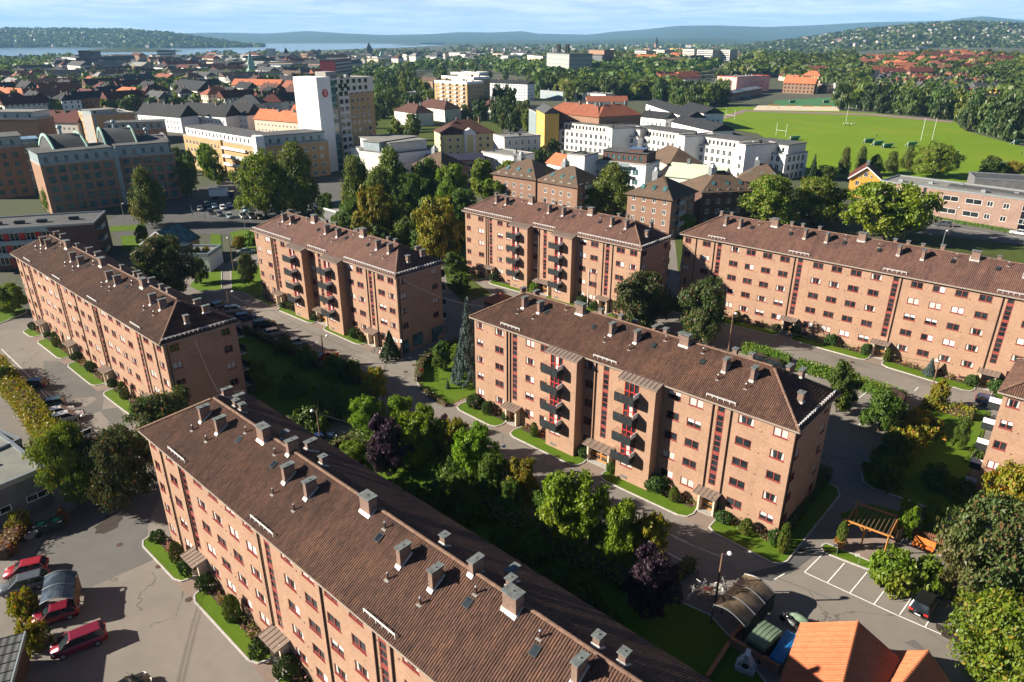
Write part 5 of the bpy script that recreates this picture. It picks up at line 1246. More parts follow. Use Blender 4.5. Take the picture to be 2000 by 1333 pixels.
def truck(p):
    c = G(*p); r = thing('delivery_truck', 'white box truck with blue roof edge parked beside the maple', 'truck', c+Vector((0,0,.08)), math.radians(10))
    b = MB(); b.box(-4.2,-1.25,1.0,1.9,1.25,3.5); build('cargo_box', b, M['white'], r)
    b = MB(); b.box(-4.25,-1.28,3.36,1.95,1.28,3.54); build('roof_trim', b, M['panel_teal'], r)
    b = MB(); b.box(2.0,-1.15,.5,3.9,1.15,2.4); build('cab', b, PM['blue'], r); b = MB(); b.box(3.0,-1.17,1.5,3.92,1.17,2.2); build('cab_window', b, M['glass'], r)
    for x in (-3.0,-2.0,2.9):
        for y in (-1.1,1.1): w = MB(); w.tube((x,y-.15,.48),(x,y+.15,.48),.48,n=12); build('wheel', w, M['black'], r)
truck((436,388))

# ------------------------------------------------------------------ lamps, poles, wires
def lamp(base, top, label, arm=(.9,0), pole='wood_grey', r=.13, head=True, group='street lamps of the estate'):
    P = G(*base); h = rise(top[0], top[1], P); rt = thing('street_lamp', label, 'street lamp', P, 0, group)
    m = MB(); m.tube((0,0,-.3),(0,0,h),r,r*.72,10); build('pole', m, M[pole], rt)
    if head:
        m = MB(); m.tube((0,0,h-.35),(arm[0]*.8,arm[1]*.8,h-.15),.035,n=6); build('arm', m, M['steel'], rt)
        m = MB(); m.blob((arm[0],arm[1],h-.2),.27,.27,.20); m.tube((arm[0],arm[1],h-.08),(arm[0],arm[1],h+.06),.09,.05,8); build('lamp_globe', m, M['white'], rt, smooth=True)
    return P+Vector((0,0,h-.4))
LP = {}
for i,(b,t,l,arm) in enumerate((((1397,1178),(1404,1080),'wooden lamp pole between the bicycles and the curved shelter',(.8,.25)),((627,870),(616,802),'lamp pole at the lane turn behind the nearest roof',(-.7,.2)),
  ((972,945),(970,870),'wooden lamp pole among the lane trees',(.85,.1)),((1422,690),(1432,613),'wooden pole by the upper lane beside the dark chestnuts',(.6,.5)),((1812,790),(1828,703),'tall wooden pole beside the small golden tree',(-.1,.4)),
  ((634,712),(629,654),'thin lamp pole above the red saloon',(1.0,0)),((450,612),(441,568),'lamp pole at the top of the parked row',(1.2,0)),((457,530),(445,463),'lamp pole beside the paved path',(-.1,-.3)),((162,850),(158,808),'short pole with a lamp among the white cars',(.7,0)))):
    LP[i] = lamp(b, t, l, arm)
for b,t,l in (((247,447),(227,398),'thin steel mast on the lawn by the dark flat-roofed building'),((479,450),(462,405),'slim street mast in front of the fenced lot'),((1858,456),(1868,405),'steel lamp mast beside the grey off-roader'),((1835,500),(1846,450),'steel floodlight mast behind the long roof')):
    lamp(b, t, l, pole='steel', r=.08, arm=(.5,.2), group='steel masts')
def cable(a, b, sag, label, r=.022):
    m = MB(); n = 14; pts = []
    for i in range(n+1):
        t = i/n; p = a.lerp(b, t); p.z -= sag*4*t*(1-t); pts.append(p-a)
    for p,q in zip(pts[:-1], pts[1:]): m.tube(p, q, r, n=4, caps=False)
    build('overhead_cable', m, M['black'], loc=a, label=label, cat='cable', group='overhead cables')
def bpt(b, s, y, z):
    (Px,Py),an = FRAMES[b]; a = math.radians(an); return Vector((Px+math.cos(a)*s-math.sin(a)*y, Py+math.sin(a)*s+math.cos(a)*y, z))
cable(bpt(3,47.5,.6,15.2), bpt(4,.2,4.0,14.8), 1.2, 'cable from the shop-end block to the middle block')
cable(bpt(2,66.3,5.0,13.2), bpt(1,3.0,8.0,16.0), 1.0, 'cable from the left block to the nearest ridge')
cable(LP[5], LP[6], .6, 'cable between the two lamp poles over the parked row')
cable(LP[0], LP[2], .9, 'cable between the lane lamp poles')
cable(LP[2], LP[1], .9, 'cable from the lane trees to the lane turn')
cable(LP[1], LP[5], .8, 'cable from the lane turn to the thin lamp pole')
cable(LP[4], LP[3], .8, 'cable along the upper lane')
def wire_pair():
    a = G(163,985)+Vector((0,0,9.0)); b = Vector((-42,22,8.5))
    for k,l in ((0,'left one of two parallel wires over the forecourt'),(.45,'right one of two parallel wires over the forecourt')): cable(a+Vector((k,0,0)), b+Vector((k,0,0)), .5, l)
wire_pair()
def flagpole():
    P = G(1147,602); h = rise(1155, 540, P); r = thing('flagpole', 'white flagpole with a drooping striped pennant by the middle chestnut', 'flagpole', P)
    m = MB(); m.tube((0,0,-.2),(0,0,h+1.2),.07,.045,8); m.blob((0,0,h+1.3),.1,.1,.1); build('pole', m, M['white'], r)
    for i,(c,x0,x1) in enumerate((('redbright',.05,.16),('white',.16,.20),('blue_pv',.20,.27))):
        m = MB(); m.add([(x0,0,h+1.0),(x1,.03,h+.9),(x1*.75,.05,h-2.2),(x0*.8,.02,h-2.3)],[(0,1,2,3)]); m.add([(x0,.012,h+1.0),(x1,.042,h+.9),(x1*.75,.062,h-2.2),(x0*.8,.032,h-2.3)],[(3,2,1,0)]); build('pennant_stripe', m, M[c], r)
flagpole()
# ------------------------------------------------------------------ small structures near the camera
M['polycarb'] = glass_mat('smoked polycarbonate', (.060,.045,.028), .12, .6)
M['polycarb_blue'] = glass_mat('smoked grey polycarbonate', (.035,.045,.055), .12, .6)
M['tarp_green'] = flat('green tarpaulin', (.13,.19,.13), .6, scale=2, var=.15); M['tarp_blue'] = flat('blue tarpaulin', (.015,.16,.42), .5, scale=2, var=.2)
M['bin'] = flat('dark plastic', (.03,.045,.045), .5); M['bin_lid'] = flat('green lid', (.03,.30,.12), .5); M['terracotta'] = flat('terracotta', (.50,.19,.08), .8)
M['wood_orange'] = flat('orange stained wood', (.55,.16,.03), .6, scale=5, var=.2); M['picket'] = flat('brown picket stain', (.16,.07,.04), .8, scale=5, var=.3)
M['plaster'] = flat('pale plaster', (.52,.60,.62), .8)
def arched_shelter(nm, label, c, hdg, L, W, h, bulge, ribs, roofm, wallm, back=True, dark=False):
    """curved roof on posts: x along the length L, arch across the width W"""
    r = thing(nm, label, 'shelter', c, hdg); n = 10
    def P(i, dz=0): t = i/n; y = -W/2+W*t; return (y, h+bulge*math.sin(math.pi*t)*1.0-.35*t+dz)
    for k in range(ribs):
        x0, x1 = -L/2+L*k/ribs+.04, -L/2+L*(k+1)/ribs-.04; m = MB()
        for i in range(n):
            (ya,za),(yb,zb) = P(i), P(i+1); m.quad((x0,ya,za),(x1,ya,za),(x1,yb,zb),(x0,yb,zb)); m.quad((x0,yb,zb-.03),(x1,yb,zb-.03),(x1,ya,za-.03),(x0,ya,za-.03))
        build('roof_panel', m, M[roofm], r, smooth=True)
    for k in range(ribs+1):
        x = -L/2+L*k/ribs; m = MB()
        for i in range(n): (ya,za),(yb,zb) = P(i,.02), P(i+1,.02); m.beam((x,ya,za),(x,yb,zb),.09,.07)
        build('rib', m, M['steel'], r)
        for i in (0,n): m = MB(); y,z = P(i); m.beam((x,y,-.1),(x,y,z),.10); build('post', m, M['metal_dark'], r)
    if back:
        m = MB(); y,z = P(n); m.box(-L/2,y-.03,.25,L/2,y+.03,z-.25); build('rear_panel', m, M[wallm], r)
        m = MB(); m.box(-L/2-.03,-W/2+.3,.15,-L/2+.03,W/2-.1,h-.3); build('end_panel', m, M[wallm], r)
    return r
def quad_frame(a, b, d):
    """centre, heading, length along a-b, width along a-d for three roof corners"""
    c = (b+d)/2; hd = math.atan2(b.y-a.y, b.x-a.x); return c, hd, (b-a).length, (d-a).length
def shelter1():
    a, b, d = G(1453,1120,2.7), G(1392,1182,2.7), G(1516,1152,2.4)
    c, hd, L, W = quad_frame(a, b, d); c = Vector((c.x, c.y, gz(c.x, c.y)))
    arched_shelter('bicycle_shelter', 'curved smoked-roof bicycle shelter with white ribs by the marked parking', c, hd, L, W, 2.5, .5, 3, 'polycarb', 'balc')
shelter1()
def carport():
    a, b, d = G(84,1133,2.9), G(144,1119,2.9), G(80,1170,2.5)
    c, hd, L, W = quad_frame(a, d, b); c = Vector((c.x, c.y, gz(c.x, c.y)))
    r = arched_shelter('carport', 'curved grey-roofed carport with a boarded side beside the forecourt', c, hd, max(L,4.2), W, 2.6, .45, 2, 'polycarb_blue', 'wood_grey')
    m = MB(); m.box(max(L,4.2)/2-.05,-W/2+.2,.1,max(L,4.2)/2+.02,W/2-1.2,1.15); build('front_panel', m, M['panel_teal'], r)
carport()
def small_shelter():
    a, b, d = G(1726,762,2.6), G(1721,772,2.6), G(1768,769,2.4)
    c, hd, L, W = quad_frame(a, b, d); c = Vector((c.x, c.y, gz(c.x, c.y)))
    arched_shelter('bicycle_shelter', 'small brown arched shelter at the end of the bright hedge', c, hd, max(L,3.2), W, 2.4, .55, 1, 'polycarb', 'wood_dark')
small_shelter()
def skip_box(corners, h, nm, label, cat, top, side, ribs=4):
    p = [G(x,y,h) for x,y in corners]; c = sum(p, Vector())/4; z = gz(c.x,c.y); c.z = z; hd = math.atan2(p[1].y-p[0].y, p[1].x-p[0].x)
    L = ((p[1]-p[0]).length+(p[2]-p[3]).length)/2; W = ((p[3]-p[0]).length+(p[2]-p[1]).length)/2
    r = thing(nm, label, cat, c, hd); m = MB(); m.box(-L/2,-W/2,.25,L/2,W/2,h-.12); build('body', m, M[side], r)
    m = MB(); n = 8
    for i in range(n):
        y0, y1 = -W/2-.06+(W+.12)*i/n, -W/2-.06+(W+.12)*(i+1)/n; f = lambda y: h-.1+.18*math.cos(math.pi*y/(W+.12))
        m.quad((-L/2-.06,y0,f(y0)),(L/2+.06,y0,f(y0)),(L/2+.06,y1,f(y1)),(-L/2-.06,y1,f(y1)))
    for x in (-L/2-.06,L/2+.06): m.quad((x,-W/2-.06,h-.5),(x,W/2+.06,h-.5),(x,W/2+.06,h-.1),(x,-W/2-.06,h-.1))
    for y in (-W/2-.06,W/2+.06): m.quad((-L/2-.06,y,h-.5),(L/2+.06,y,h-.5),(L/2+.06,y,h-.1),(-L/2-.06,y,h-.1))
    build('cover', m, M[top], r)
    for i in range(ribs):
        m = MB(); x = -L/2+L*(i+.5)/ribs; pts = [(x,-W/2-.06+(W+.12)*k/6) for k in range(7)]
        for q,s in zip(pts[:-1],pts[1:]): m.beam((q[0],q[1],h-.08+.18*math.cos(math.pi*q[1]/(W+.12))),(s[0],s[1],h-.08+.18*math.cos(math.pi*s[1]/(W+.12))),.05,.04)
        build('strap', m, M[top], r)
    for x in (-L*.3,L*.3):
        for y in (-W/2-.02,W/2+.02): m = MB(); m.tube((x,y-.1,.3),(x,y+.1,.3),.3,n=10); build('wheel', m, M['black'], r)
skip_box(((1494,1211),(1525,1230),(1497,1258),(1458,1250)), 2.2, 'covered_trailer', 'green tarpaulin-covered trailer beside the bicycle shelter', 'trailer', 'tarp_green', 'bin')
skip_box(((1540,1232),(1560,1242),(1526,1292),(1503,1280)), 1.5, 'covered_trailer', 'blue tarpaulin-covered trailer against the orange garage roof', 'trailer', 'tarp_blue', 'bin', 3)
def wheel_ring(m, c, r, hd, mi=0, t=.03):
    pts = [Vector((c[0]+r*math.cos(a)*math.cos(hd), c[1]+r*math.cos(a)*math.sin(hd), c[2]+r*math.sin(a))) for a in [2*math.pi*i/14 for i in range(15)]]
    for p,q in zip(pts[:-1],pts[1:]): m.beam(p,q,t,t,mi)
def motorbike(p, hd, label, col, cover=None):
    c = G(*p); r = thing('motorcycle', label, 'motorcycle', c+Vector((0,0,.05)), hd)
    for x in (-.75,.75): m = MB(); m.tube((x,-.07,.32),(x,.07,.32),.32,n=14); build('wheel', m, M['black'], r)
    m = MB(); m.beam((-.6,0,.55),(.5,0,.75),.3,.35); m.beam((.75,0,.32),(.5,0,.95),.08); m.box(-.35,-.18,.25,.3,.18,.6); build('frame', m, M['steel'], r)
    m = MB(); m.blob((.18,0,.92),.38,.22,.2); build('fuel_tank', m, PM[col], r, smooth=True)
    m = MB(); m.blob((-.45,0,.85),.42,.2,.12); build('saddle', m, M['black'], r, smooth=True)
    m = MB(); m.tube((.48,-.42,1.08),(.48,.42,1.08),.025,n=6); build('handlebar', m, M['steel'], r)
    m = MB(); m.blob((.72,0,.9),.12,.13,.13); build('headlight', m, M['white'], r)
    if cover: m = MB(); m.blob((0,0,.6),1.15,.48,.62); build('cover', m, M[cover], r, smooth=True)
motorbike((1540,1222), 2.2, 'dark motorcycle parked between the covered trailers and the shelter', 'black')
motorbike((1560,1222), 2.4, 'motorcycle under a grey-green cover beside the blue trailer', 'grey', 'tarp_green')
motorbike((62,1055), .5, 'motorcycle in the hedge shade next to the green bins', 'grey')
motorbike((1592,728), .2, 'small blue moped by the bright hedge in the car park', 'blue')
def bicycle(p, hd, label, col):
    c = G(*p); r = thing('bicycle', label, 'bicycle', c+Vector((0,0,.05)), hd, 'bicycles on the brick paving')
    for x in (-.52,.52): m = MB(); wheel_ring(m, (x,0,.34), .32, 0, t=.045); build('wheel', m, M['black'] if col != 'white' else M['white'], r)
    m = MB()
    for a,b in (((-.52,0,.34),(-.15,0,.35)),((-.15,0,.35),(-.28,0,.82)),((-.15,0,.35),(.38,0,.78)),((-.25,0,.76),(.36,0,.82)),((.52,0,.34),(.36,0,.86)),((-.52,0,.34),(-.25,0,.74))): m.beam(a,b,.04)
    build('frame', m, PM[col], r); m = MB(); m.box(-.42,-.07,.83,-.17,.07,.89); build('saddle', m, M['black'], r)
    m = MB(); m.tube((.34,-.28,.98),(.34,.28,.98),.018,n=6); m.beam((.36,0,.84),(.34,0,.98),.035); build('handlebar', m, M['steel'], r)
for i,(p,h,l,c) in enumerate((((1349,1166),.9,'white-wheeled bicycle at the edge of the brick paving','white'),((1358,1152),.6,'dark bicycle behind the white-wheeled one','black'),((1370,1150),.2,'light blue bicycle with a child seat','lightblue'),((1384,1162),2.6,'fallen red bicycle near the lamp pole','red'),((1362,1128),1.2,'teal bicycle in the shade of the thuja hedge','teal'),((1407,1156),2.1,'white bicycle leaning by the end of the shelter','white'),((1412,1146),1.7,'grey bicycle beside the shelter corner','silver'),((1376,1172),2.9,'dark red bicycle lying on the bricks','wine'))):
    bicycle(p,h,l,c)
for i,(p,h,l,c) in enumerate((((735,688),.5,'silver bicycle leaning by the third door of the shop-end block','silver'),((745,692),.9,'red bicycle beside the silver one by the conifer','red'),((752,694),.2,'white bicycle nearest the corner conifer','white'))): bicycle(p,h,l,c)
def bin_(p, label, hd):
    c = G(*p); r = thing('waste_bin', label, 'waste bin', c+Vector((0,0,.05)), hd, 'bins by the creeper hedge')
    m = MB(); m.add([(-.6,-.5,.15),(.6,-.5,.15),(.6,.5,.15),(-.6,.5,.15),(-.72,-.58,1.2),(.72,-.58,1.2),(.72,.58,1.2),(-.72,.58,1.2)],[(0,1,5,4),(1,2,6,5),(2,3,7,6),(3,0,4,7),(4,5,6,7)]); build('body', m, M['bin'], r)
    m = MB(); m.box(-.76,-.62,1.2,.76,.62,1.3); m.box(-.3,-.3,1.3,.3,.3,1.36,1); build('lid', m, [M['bin'],M['bin_lid']], r)
    for x in (-.5,.5): m = MB(); m.tube((x,-.45,.1),(x,.45,.1),.1,n=8); build('wheel', m, M['black'], r)
bin_((86,1042), 'left of two green-lidded waste bins', .25); bin_((114,1034), 'right of two green-lidded waste bins', .25)
def pergola():
    P = [G(1646,1052), G(1727,1083), G(1746,1045), G(1668,1018)]; h = 2.5
    o = P[0]; r = thing('pergola', 'wooden pergola with slatted top over the brick terrace', 'pergola', o)
    Q = [p-o for p in P]; up = Vector((0,0,h))
    mids = [Q[0], Q[0].lerp(Q[1],.45), Q[1], Q[2], Q[3]]
    for q in mids: m = MB(); m.beam(q-Vector((0,0,.2)), q+up, .15); build('post', m, M['wood'], r)
    for a,b in ((0,1),(3,2),(0,3),(1,2)): m = MB(); d = (Q[b]-Q[a]).normalized()*.4; m.beam(Q[a]+up-d, Q[b]+up+d, .12, .2); build('beam', m, M['wood'], r)
    for q,d in ((Q[0],Q[1]-Q[0]),(mids[1],Q[1]-Q[0]),(mids[1],Q[0]-Q[1])): m = MB(); m.beam(q+up-Vector((0,0,.75)), q+up+d.normalized()*.7, .08); build('brace', m, M['wood'], r)
    for i in range(10):
        t = (i+.5)/10; m = MB(); m.beam(Q[0].lerp(Q[1],t)+up+Vector((0,0,.13)), Q[3].lerp(Q[2],t)+up+Vector((0,0,.13)), .06, .12); build('slat', m, M['wood_grey'], r)
pergola()
def picket(a, b, label):
    A, B = G(*a), G(*b); d = B-A; L = d.length; u = d.normalized(); r = thing('picket_fence', label, 'fence', A)
    n = int(L/.2); pk = MB(); pk.add([(-.065,-.02,.1),(.065,-.02,.1),(.065,.02,.1),(-.065,.02,.1),(-.065,-.02,1.15),(.065,-.02,1.15),(.065,.02,1.15),(-.065,.02,1.15),(0,-.02,1.25),(0,.02,1.25)],[(0,1,5,8,4),(3,7,9,6,2),(1,2,6,5),(0,4,7,3),(5,6,9,8),(4,8,9,7)])
    me = pk.mesh('picket', M['picket']); hd = math.atan2(u.y,u.x)
    for i in range(n): put('picket', me, r, u*(i*.2+.1), hd)
    for z in (.4,.95): m = MB(); m.beam(Vector((0,0,z)), d+Vector((0,0,z)), .05,.08); build('rail', m, M['picket'], r)
picket((1771,1042),(1866,1078),'brown picket fence behind the orange bench')
def screen():
    A, B = G(1748,1062), G(1771,1040); d = B-A; u = d.normalized(); r = thing('garden_screen', 'dark slatted wooden screen by the pergola', 'fence', A)
    for i in range(8): m = MB(); z = .15+i*.22; m.beam(Vector((0,0,z)), d+Vector((0,0,z)), .03,.16); build('slat', m, M['wood_dark'], r)
    for q in (Vector(), d): m = MB(); m.beam(q-Vector((0,0,.1)), q+Vector((0,0,1.95)), .1); build('post', m, M['wood_dark'], r)
screen()
def bench():
    A, B = G(1781,1066), G(1822,1082); hd = math.atan2(B.y-A.y,B.x-A.x); c = (A+B)/2; L = (B-A).length; r = thing('garden_bench', 'orange stained garden bench with a slatted back below the picket fence', 'bench', c, hd)
    for i in range(4): m = MB(); m.box(-L/2,-.25+i*.14,.42,L/2,-.14+i*.14,.46); build('seat_slat', m, M['wood_orange'], r)
    for i in range(4): m = MB(); m.add([(-L/2,.30+i*.05,.55+i*.16),(L/2,.30+i*.05,.55+i*.16),(L/2,.34+i*.05,.68+i*.16),(-L/2,.34+i*.05,.68+i*.16)],[(0,1,2,3)]); m.box(-L/2,.35+i*.05,.56+i*.16,L/2,.38+i*.05,.68+i*.16); build('back_slat', m, M['wood_orange'], r)
    for x in (-L/2+.15,0,L/2-.15): m = MB(); m.box(x-.04,-.25,0,x+.04,.3,.42); m.beam((x,.3,0),(x,.55,1.2),.07); build('leg', m, M['wood_orange'], r)
bench()
def planter():
    c = G(1639,1070); r = thing('terracotta_pot', 'terracotta pot holding flowers and a clipped cone at the pergola corner', 'plant pot', c)
    m = MB(); m.tube((0,0,0),(0,0,.75),.34,.48,14); m.tube((0,0,.72),(0,0,.8),.52,.52,14); build('pot', m, M['terracotta'], r)
    put('flowers', KIND['redshrub']['crowns'][0], r, (0,0,.75), scale=(.75,.75,.7)); put('clipped_cone', KIND['thuja']['crowns'][0], r, (0,0,1.25), scale=(.55,.55,2.3)); m = MB(); m.tube((0,0,.7),(0,0,1.4),.06,n=6); build('stem', m, M['bark'], r)
planter()
for p,l in (((1633,1086),'small white parking sign nearest the terracotta pot'),((1676,1105),'middle small white parking sign'),((1818,1163),'small white parking sign by the black car'),((841,960),None)):
    if l is None: continue
    c = G(*p); r = thing('parking_sign', l, 'sign', c, 0, 'parking signs on posts'); m = MB(); m.tube((0,0,-.1),(0,0,1.05),.03,n=6); build('post', m, M['tarp_green'], r); m = MB(); m.box(-.24,-.03,.95,.24,.0,1.25); build('plate', m, M['white'], r, rot=(-.5,0,0))
def red_sign():
    c = G(825,742); r = thing('warning_sign', 'round red sign among the corner hedge', 'sign', c); m = MB(); m.tube((0,0,0),(0,0,1.9),.03,n=6); build('post', m, M['steel'], r); m = MB(); m.tube((0,-.02,1.75),(0,.02,1.75),.32,n=16); build('plate', m, M['redbright'], r, rz=.5)
red_sign()
def oven():
    c = G(1455,1308); r = thing('garden_oven', 'white rounded outdoor oven with a chimney in the walled yard', 'garden oven', c, -.5)
    m = MB(); m.box(-.85,-.6,0,.85,.6,.55); build('plinth', m, M['plaster'], r)
    m = MB(); prof = [(-.75,.55),(-.62,1.0),(-.35,1.35),(-.2,1.7),(-.2,2.1),(.2,2.1),(.2,1.7),(.35,1.35),(.62,1.0),(.75,.55)]
    n = len(prof); vs = [(x,-.45,z) for x,z in prof]+[(x,.45,z) for x,z in prof]; m.add(vs, [(i,(i+1)%n,n+(i+1)%n,n+i) for i in range(n)]); m.add(vs, [tuple(range(n))[::-1], tuple(range(n,2*n))]); build('oven_hood', m, M['plaster'], r)
    m = MB(); m.tube((0,-.47,.85),(0,-.44,.85),.32,n=14); build('fire_opening', m, M['black'], r)
oven()
def yard_wall(a, b, label, h=1.1):
    A, B = G(*a), G(*b); r = thing('yard_wall', label, 'wall', A, 0, 'low walls of the bin yard'); d = B-A; m = MB(); m.beam(Vector((0,0,h/2-.2)), d+Vector((0,0,h/2-.2)), .28, h+.3); build('wall', m, M['brick'], r); m = MB(); m.beam(Vector((0,0,h)), d+Vector((0,0,h)), .36,.08); build('coping', m, M['terracotta'], r)
yard_wall((1452,1232),(1424,1262),'short brick yard wall below the bicycle shelter'); yard_wall((1424,1262),(1520,1318),'long brick yard wall in front of the covered trailers'); yard_wall((1424,1262),(1380,1330),'brick yard wall running down to the nearest roof', .6)
# low garages and sheds
def gable(nm, label, cat, A, B, depth, h, rise_, wallm, roofm, over=.45, ext=(0,0), wins=(), z=None, group=None, tiles=None, trim='white'):
    """gabled house: A-B is the eave line at the front, ridge parallel to it"""
    d = Vector((B.x-A.x, B.y-A.y, 0)); L = d.length; hd = math.atan2(d.y,d.x); zb = gz(A.x,A.y) if z is None else z
    r = thing(nm, label, cat, (A.x,A.y,zb), hd, group)
    holes = [(u,u+w,zz,zz+hh) for (f,u,zz,w,hh) in wins if f == 'f']; hr = [(u,u+w,zz,zz+hh) for (f,u,zz,w,hh) in wins if f == 'r']; hl_ = [(u,u+w,zz,zz+hh) for (f,u,zz,w,hh) in wins if f == 'l']
    m = MB(); walls4(m, 0,0,L,depth,-1.5,h,holes,hr,(),hl_)
    for x in (0,L): m.add([(x,0,h),(x,depth,h),(x,depth/2,h+rise_)],[(0,1,2)])
    build('wall', m, M[wallm], r)
    for (f,u,zz,w,hh) in wins:
        loc, rr = {'f':((u,0,zz),0),'r':((L,u,zz),math.pi/2),'l':((0,depth-u,zz),-math.pi/2)}[f]; simple_window(r, loc, w, hh, rr)
    k = rise_/(depth/2); e = over; x0, x1 = -e, L+e; m = MB(); t = .16
    F = [(x0,-e,h-k*e),(x1,-e,h-k*e),(x1,depth/2,h+rise_),(x0,depth/2,h+rise_),(x1,depth+e,h-k*e),(x0,depth+e,h-k*e)]
    top = [(p[0],p[1],p[2]+t) for p in F]; m.add(top+F, [(0,1,2,3),(3,2,4,5),(7,6,9,8),(8,9,11,10),(0,6,7,1),(5,4,10,11),(0,3,9,6),(3,5,11,9),(1,7,8,2),(2,8,10,4)])
    rf = build('roof', m, M[roofm], r)
    if tiles:
        for (oo,aa,up) in ((top[0],(1,0,0),top[3]),(top[4],(-1,0,0),top[2])):
            o_,a_,v_,n_,vl = slope_frame(oo,aa,up); tm = MB(); tile_field(tm,o_,a_,v_,n_,vl,lambda v:0,lambda v:x1-x0); build('roof_tiles', tm, M[roofm], rf, kind='stuff')
        m = MB(); m.tube((x0,depth/2,h+rise_+t+.02),(x1,depth/2,h+rise_+t+.02),.14,n=8); build('ridge_cap', m, M[roofm], rf)
    m = MB()
    for x in (x0-.01,x1+.01):
        for (a,b) in ((top[0],top[3]),(top[3],top[5])): m.beam((x,a[1],a[2]-.08),(x,b[1],b[2]-.08),.06,.22)
    build('barge_board', m, M[trim], r)
    return r, L
# orange garage: ridge runs towards the camera
def garage():
    e0, rg, e1 = G(1573,1227,2.8), G(1696,1241,5.1), G(1759,1300,2.8)
    back = e1-e0; W = math.hypot(back.x, back.y); d = Vector((back.y,-back.x,0)).normalized()
    d = -d if d.y > 0 else d
    A = Vector((e0.x,e0.y,0))+d*26; B = Vector((e0.x,e0.y,0))
    gable('garage', 'garage with a bright orange tiled roof, larger of two at the bottom edge', 'garage', Vector((e0.x,e0.y,0)), A, W, 2.8, 2.3, 'offwhite', 'tile_orange', over=.5, tiles=True, trim='terracotta')
def garage2():
    e0, rg, e1 = G(1757,1279,2.4), G(1811,1287,3.8), G(1868,1345,2.4)
    back = e1-e0; W = math.hypot(back.x, back.y); d = Vector((back.y,-back.x,0)).normalized(); d = -d if d.y > 0 else d
    gable('garage', 'smaller garage roof of orange tiles to the right of the larger one', 'garage', Vector((e0.x,e0.y,0)), Vector((e0.x,e0.y,0))+d*18, W*.8, 2.4, 1.5, 'offwhite', 'tile_orange', over=.4, tiles=True, trim='terracotta')
garage(); garage2()
def pavilion():
    c = G(985,600,0); P = [G(951,585,3.0), G(985,605,3.0), G(1005,586,3.0)]
    c = (P[0]+P[2])/2; z = gz(c.x,c.y); w = 5.4; r = thing('pavilion', 'small pavilion with a red tiled tent roof behind the middle block', 'pavilion', (c.x,c.y,z), math.radians(-42))
    m = MB(); m.box(-w/2+.4,-w/2+.4,-.5,w/2-.4,w/2-.4,3.0); build('wall', m, M['brick_dark'], r); m = MB(); m.add([(-w/2,-w/2,2.9),(w/2,-w/2,2.9),(w/2,w/2,2.9),(-w/2,w/2,2.9),(0,0,4.6)],[(0,1,4),(1,2,4),(2,3,4),(3,0,4),(3,2,1,0)]); build('roof', m, M['tile_orange'], r)
pavilion()
def flat_box(nm, label, cat, fl, fr, depth, h, wallm, roofm, parapet=.35, rim='concrete', wins=(), group=None, base=-1.5, extras=True):
    """flat-roofed building from the two front roof corners seen in the photo"""
    A, B = G(*fl, h), G(*fr, h); d = Vector((B.x-A.x,B.y-A.y,0)); L = d.length; hd = math.atan2(d.y,d.x); zb = gz((A.x+B.x)/2,(A.y+B.y)/2)
    r = thing(nm, label, cat, (A.x,A.y,zb), hd, group)
    holes = [(u,u+w,zz,zz+hh) for (f,u,zz,w,hh) in wins if f == 'f']; hr = [(u,u+w,zz,zz+hh) for (f,u,zz,w,hh) in wins if f == 'r']
    m = MB(); walls4(m, 0,0,L,depth,base,h-.02,holes,hr); build('wall', m, M[wallm], r)
    for (f,u,zz,w,hh) in wins: loc, rr = {'f':((u,0,zz),0),'r':((L,u,zz),math.pi/2)}[f]; simple_window(r, loc, w, hh, rr)
    m = MB(); m.quad((.05,.05,h-parapet*.6),(L-.05,.05,h-parapet*.6),(L-.05,depth-.05,h-parapet*.6),(.05,depth-.05,h-parapet*.6)); rf = build('roof', m, M[roofm], r)
    m = MB(); t = .32
    for (x0,y0,x1,y1) in ((-.08,-.08,L+.08,t),(-.08,depth-t,L+.08,depth+.08),(-.08,t,t,depth-t),(L-t,t,L+.08,depth-t)): m.box(x0,y0,h-parapet,x1,y1,h+.04)
    build('parapet', m, M[rim], r)
    return r, L
M['roofgrey'] = flat('mineral roof felt', (.17,.175,.155), .95, scale=.35, var=.2)
r_, L_ = flat_box('low_office', 'low flat-roofed building with pale parapets at the left edge, nearer of two', 'low building', (-60,972), (86,912), 16, 5.2, 'concrete_dark', 'roofgrey', .6, 'zinc', [('f',u,1.4,2.4,.9) for u in (1,5,9,13,17)])
m = MB(); m.tube((0,0,0),(0,0,.8),.28,n=10); build('roof_vent', m, M['zinc'], r_, loc=(L_*.5,6.5,4.8))
r2_, L2_ = flat_box('low_office', 'low flat-roofed building with pale parapets at the left edge, farther of two', 'low building', (-70,905), (40,857), 14, 5.2, 'concrete_dark', 'roofgrey', .6, 'zinc', [('f',u,1.4,2.4,.9) for u in (1,5,9,13)])
def shed():
    a, b = G(-70,1270,3.2), G(40,1240,3.2); d = b-a; L = math.hypot(d.x,d.y); hd = math.atan2(d.y,d.x); z = gz(b.x,b.y)
    r = thing('shed', 'dark shed with a standing-seam grey roof in the bottom left corner', 'shed', (a.x,a.y,z), hd)
    m = MB(); m.box(0,-17,-.5,L,0,2.9); build('wall', m, M['wood_dark'], r); m = MB(); m.box(-.3,-17.3,2.9,L+.3,.3,3.15); build('roof', m, M['slate_grey'], r)
    for i in range(16): m = MB(); y = .2-i*1.1; m.box(-.3,y-.03,3.152,L+.3,y+.03,3.2); build('roof_seam', m, M['metal_dark'], r)
    m = MB(); m.box(L+.24,-17.3,2.8,L+.36,.3,3.24); build('edge_trim', m, M['panel_teal'], r)
shed()
